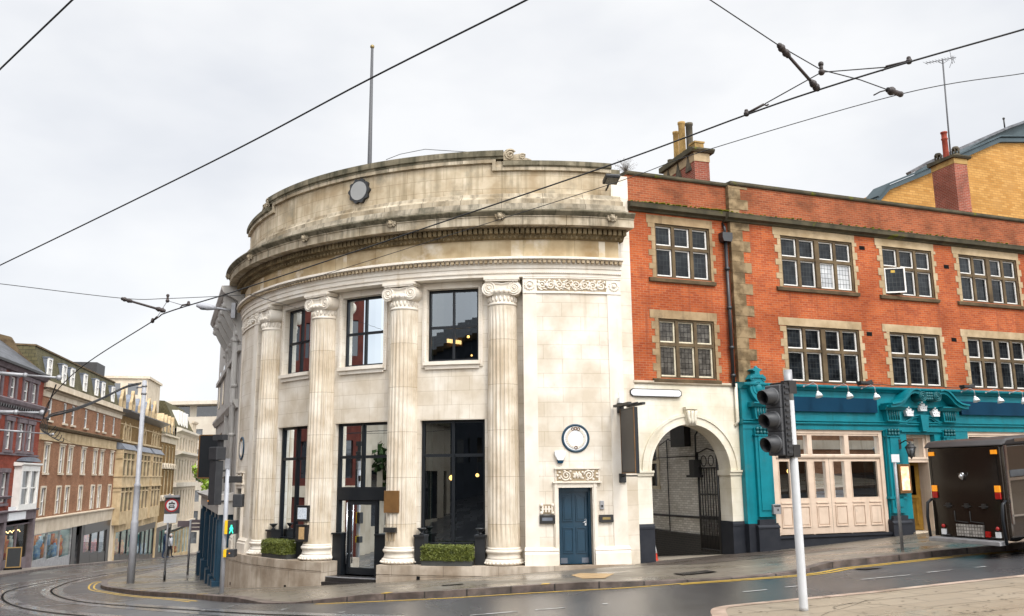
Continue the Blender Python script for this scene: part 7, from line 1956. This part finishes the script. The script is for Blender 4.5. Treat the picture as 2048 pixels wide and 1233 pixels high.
# ---------------------------------------------------------------- people
def person(px, py, h, coat, hair, label, stride, face):
    b = gnd(px, py); s = h / 1.7
    T = Fr(b[0], b[1], face)
    vs = [(0, 0, .93), (0, 0, 1.15), (0, 0, 1.38), (0, .0, 1.47), (0, .01, 1.60)]
    rads = [.13, .135, .15, .055, .095]
    ed = [(0, 1), (1, 2), (2, 3), (3, 4)]
    def add(p, r, par):
        vs.append(p); rads.append(r); ed.append((par, len(vs) - 1)); return len(vs) - 1
    for sg in (-1, 1):
        hip = add((sg * .09, 0, .88), .1, 0); kn = add((sg * .1, .1 * stride * sg, .5), .07, hip); an = add((sg * .1, .16 * stride * sg - .04, .1), .045, kn); add((sg * .11, .16 * stride * sg + .12, .04), .04, an)
        shd = add((sg * .19, 0, 1.37), .065, 2); el = add((sg * .24, -.06 * sg * stride, 1.1), .048, shd); wr = add((sg * .23, .08, .88), .036, el); add((sg * .225, .1, .78), .03, wr)
    me = bpy.data.meshes.new('person'); me.from_pydata([tuple(np.array(T(u_ * s, d * s, b[2] + z * s)) - b) for u_, d, z in vs], ed, [])
    o = bpy.data.objects.new('person', me); COL.objects.link(o); o.location = b; ORG[o] = tuple(b)
    sk = o.modifiers.new('skin', 'SKIN')
    for i, r in enumerate(rads): me.skin_vertices[0].data[i].radius = (r * s, r * s); me.skin_vertices[0].data[i].use_root = i == 0
    o.modifiers.new('sub', 'SUBSURF').levels = 1
    me.materials.append(MATS['trousers' if coat != 'coat_navy' else 'coat_navy']); tag(o, label, 'person')
    m = MB(); P = []
    for z, rx, ry in ((.62 if coat == 'coat_navy' else .84, .2, .15), (.95, .19, .15), (1.15, .195, .155), (1.35, .215, .15), (1.42, .17, .12), (1.47, .075, .075)):
        P.append([T(rx * s * math.cos(a), ry * s * math.sin(a), b[2] + z * s) for a in np.linspace(0, 2 * math.pi, 17)[:-1]])
    m.grid(P, cv=True)
    for sg in (-1, 1): m.tube([T(sg * .19 * s, 0, b[2] + 1.39 * s), T(sg * .25 * s, -.06 * sg * stride * s, b[2] + 1.1 * s), T(sg * .235 * s, .08 * s, b[2] + .88 * s)], [.085 * s, .07 * s, .05 * s], 8)
    m.build('coat', coat, o)
    m = MB(); m.ball(T(0, -.01 * s, b[2] + 1.62 * s), .112 * s, 10, (.9, 1, 1.05)); m.build('hair', hair, o)
    m = MB(); m.ball(T(0, .03 * s, b[2] + 1.585 * s), .098 * s, 10, (.85, .95, 1.15)); m.ball(T(0, .13 * s, b[2] + 1.58 * s), .02 * s, 6)
    m.build('head', 'skin', o)
    return o
person(329, 1117, 2.25, 'coat_navy', 'hair_grey', 'person in a long navy coat walking away on the far pavement', .6, 102)
person(339, 1115.5, 2.05, 'coat_grey', 'hair_grey', 'person in a pale grey jacket and dark trousers walking down the far pavement', .9, 102)

# ---------------------------------------------------------------- trees
def tree(base, h, cr, ch, label, n, lm, ls, seed, group=None):
    random.seed(seed); base = np.array(base, float)
    m = MB(); tp_ = base + np.array([0, 0, h * .45]); m.tube([base, base + np.array([.05, 0, h * .25]), tp_, base + np.array([.1, .1, h * .7])], [h * .03, h * .024, h * .018, h * .008], 8)
    tips = []
    for q in range(9):
        a = q * 2.4; e = random.uniform(.3, 1.1); l = cr * random.uniform(.55, .95); p = base + np.array([0, 0, h * random.uniform(.35, .6)])
        tt = p + np.array([math.cos(a) * math.cos(e) * l, math.sin(a) * math.cos(e) * l, math.sin(e) * l + .3]); m.tube([p, (p + tt) / 2 + np.array([0, 0, .15]), tt], [h * .012, h * .008, h * .003], 6); tips.append(tt)
    lab_o = thing('street_tree', label, 'tree', tuple(base), group)
    m.build('trunk', 'bark', lab_o)
    m = MB(); cl = []
    for q in range(34):
        a = random.uniform(0, 6.283); r = cr * math.sqrt(random.random()); z = h * .38 + ch * random.random()
        k = 1 - abs((z - h * .38) / ch - .45) * 1.1; cl.append(base + np.array([r * k * math.cos(a), r * k * math.sin(a), z]))
    for q in range(n):
        c = random.choice(cl); g = np.array([random.gauss(0, 1) for _ in range(3)]); g = g / np.linalg.norm(g) * cr * .26 * random.random() ** .4
        m.leaf(c + g * np.array([1, 1, .75]), ls * random.uniform(.7, 1.3))
    m.build('crown', lm, lab_o)
tree(gnd(407, 1108) + np.array([1.0, 6, 0]), 13, 5.2, 8.5, 'bright green leafy street tree in front of the far concrete block', 5200, 'leaf_tree', .3, 3)

# ---------------------------------------------------------------- what stands behind the photographer (seen in the glass)
BH = Fr(16, -16, 180 + 4)
OB = thing('opposite_building', 'long dark grey building across the street, seen only reflected in the bank windows', 'building', BH(14, 0, -1.2))
m = MB(); hl = []
for i in range(16):
    for z in (1.2, 4.8, 8.2): hl.append((1.2 + i * 3.6, 2.8 + i * 3.6, z, z + 2))
m.wall(BH, 0, 60, -4, 11.5, 0, hl, .3); m.box(BH, 0, 60, -8, -.4, -4, 11.4); m.build('wall', 'dark_stone', OB)
for w in hl: MB().wall(BH, *w, -.2, (), 0).build('window', 'pane_dark', OB)
MB().box(BH, -.3, 60.3, -8.2, .4, 11.5, 12.0).build('cornice', 'sandstone_dark', OB)
MB().prism(Fr(*BH(0, 0, 0)[:2], BH.deg + 90), [(0, 12), (4, 14.2), (8, 12)], 0, 60).build('roof', 'slate', OB)
tree((-7, -9, -2.0), 9.5, 4.2, 6.5, 'dark green tree across the street, seen only reflected in the bank windows', 3000, 'leaf_dark', .28, 8)
tree((2.5, -10, -1.7), 8.5, 3.8, 6.0, 'bushy dark tree behind the viewpoint, seen only reflected in the bank windows', 2600, 'leaf_dark', .28, 9)

for nm, T, L2, zb2, zt2, wm, lab in (('corner_building', Fr(*LS(-19, 0, 0)[:2], LS.deg + 180), 22, -4.6, 11.5, 'brick_dark', 'red brick corner building left of the view, seen only reflected in the bank windows'),
                                ('uphill_building', Fr(84, 31.5, 201), 62, -2, 9.5, 'brick_brown', 'brown brick building uphill behind the viewpoint, seen only reflected in the pub windows')):
    if nm == 'corner_building': T = Fr(*LS(-41, 0, 0)[:2], LS.deg)
    o = thing(nm, lab, 'building', T(L2 / 2, 0, zb2))
    hl = [(1.2 + i * 3.5, 2.6 + i * 3.5, z, z + 2) for i in range(int(L2 / 3.5) - 1) for z in (zb2 + 4.6, zb2 + 8.0, zb2 + 11.2) if z + 2.3 < zt2]
    m = MB(); m.wall(T, 0, L2, zb2, zt2, 0, hl, .25); m.box(T, 0, L2, -8, -.4, zb2, zt2 - .1); m.build('wall', wm, o)
    for w in hl: MB().wall(T, *w, -.2, (), 0).build('window', 'pane_dark', o)
    m = MB(); m.box(T, -.2, L2 + .2, -8, .35, zt2, zt2 + .5); m.build('cornice', 'cream_stone', o)
    m = MB(); m.box(T, 0, L2, 0, .1, zb2 + 3.6, zb2 + 4.2); m.build('string_course', 'cream_stone', o)
    MB().prism(Fr(*T(0, 0, 0)[:2], T.deg + 90), [(0, zt2 + .5), (4, zt2 + 2.6), (8, zt2 + .5)], 0, L2).build('roof', 'slate', o)
tree((-24, 13.5, -4.3), 8.2, 4.0, 5.6, 'dark leafy tree at the left street corner, seen only reflected in the entrance glass', 2600, 'leaf_dark', .28, 12)
T = Fr(*LS(-66, 0, 0)[:2], LS.deg)
o = thing('low_building', 'low cream rendered building left of the viewpoint, seen only reflected in the entrance glass', 'building', T(12, 0, -4.6))
hl = [(1.5 + i * 3.2, 3.3 + i * 3.2, -2.6, .4) for i in range(7)]
m = MB(); m.wall(T, 0, 24.8, -5, 3.4, 0, hl, .25); m.box(T, 0, 24.8, -7, -.4, -5, 3.3); m.build('wall', 'cream_stone', o)
for w in hl: MB().wall(T, *w, -.2, (), 0).build('window', 'pane_dark', o)
m = MB(); m.box(T, -.2, 25, -7.2, .3, 3.4, 3.9); m.build('cornice', 'stone_dark', o)
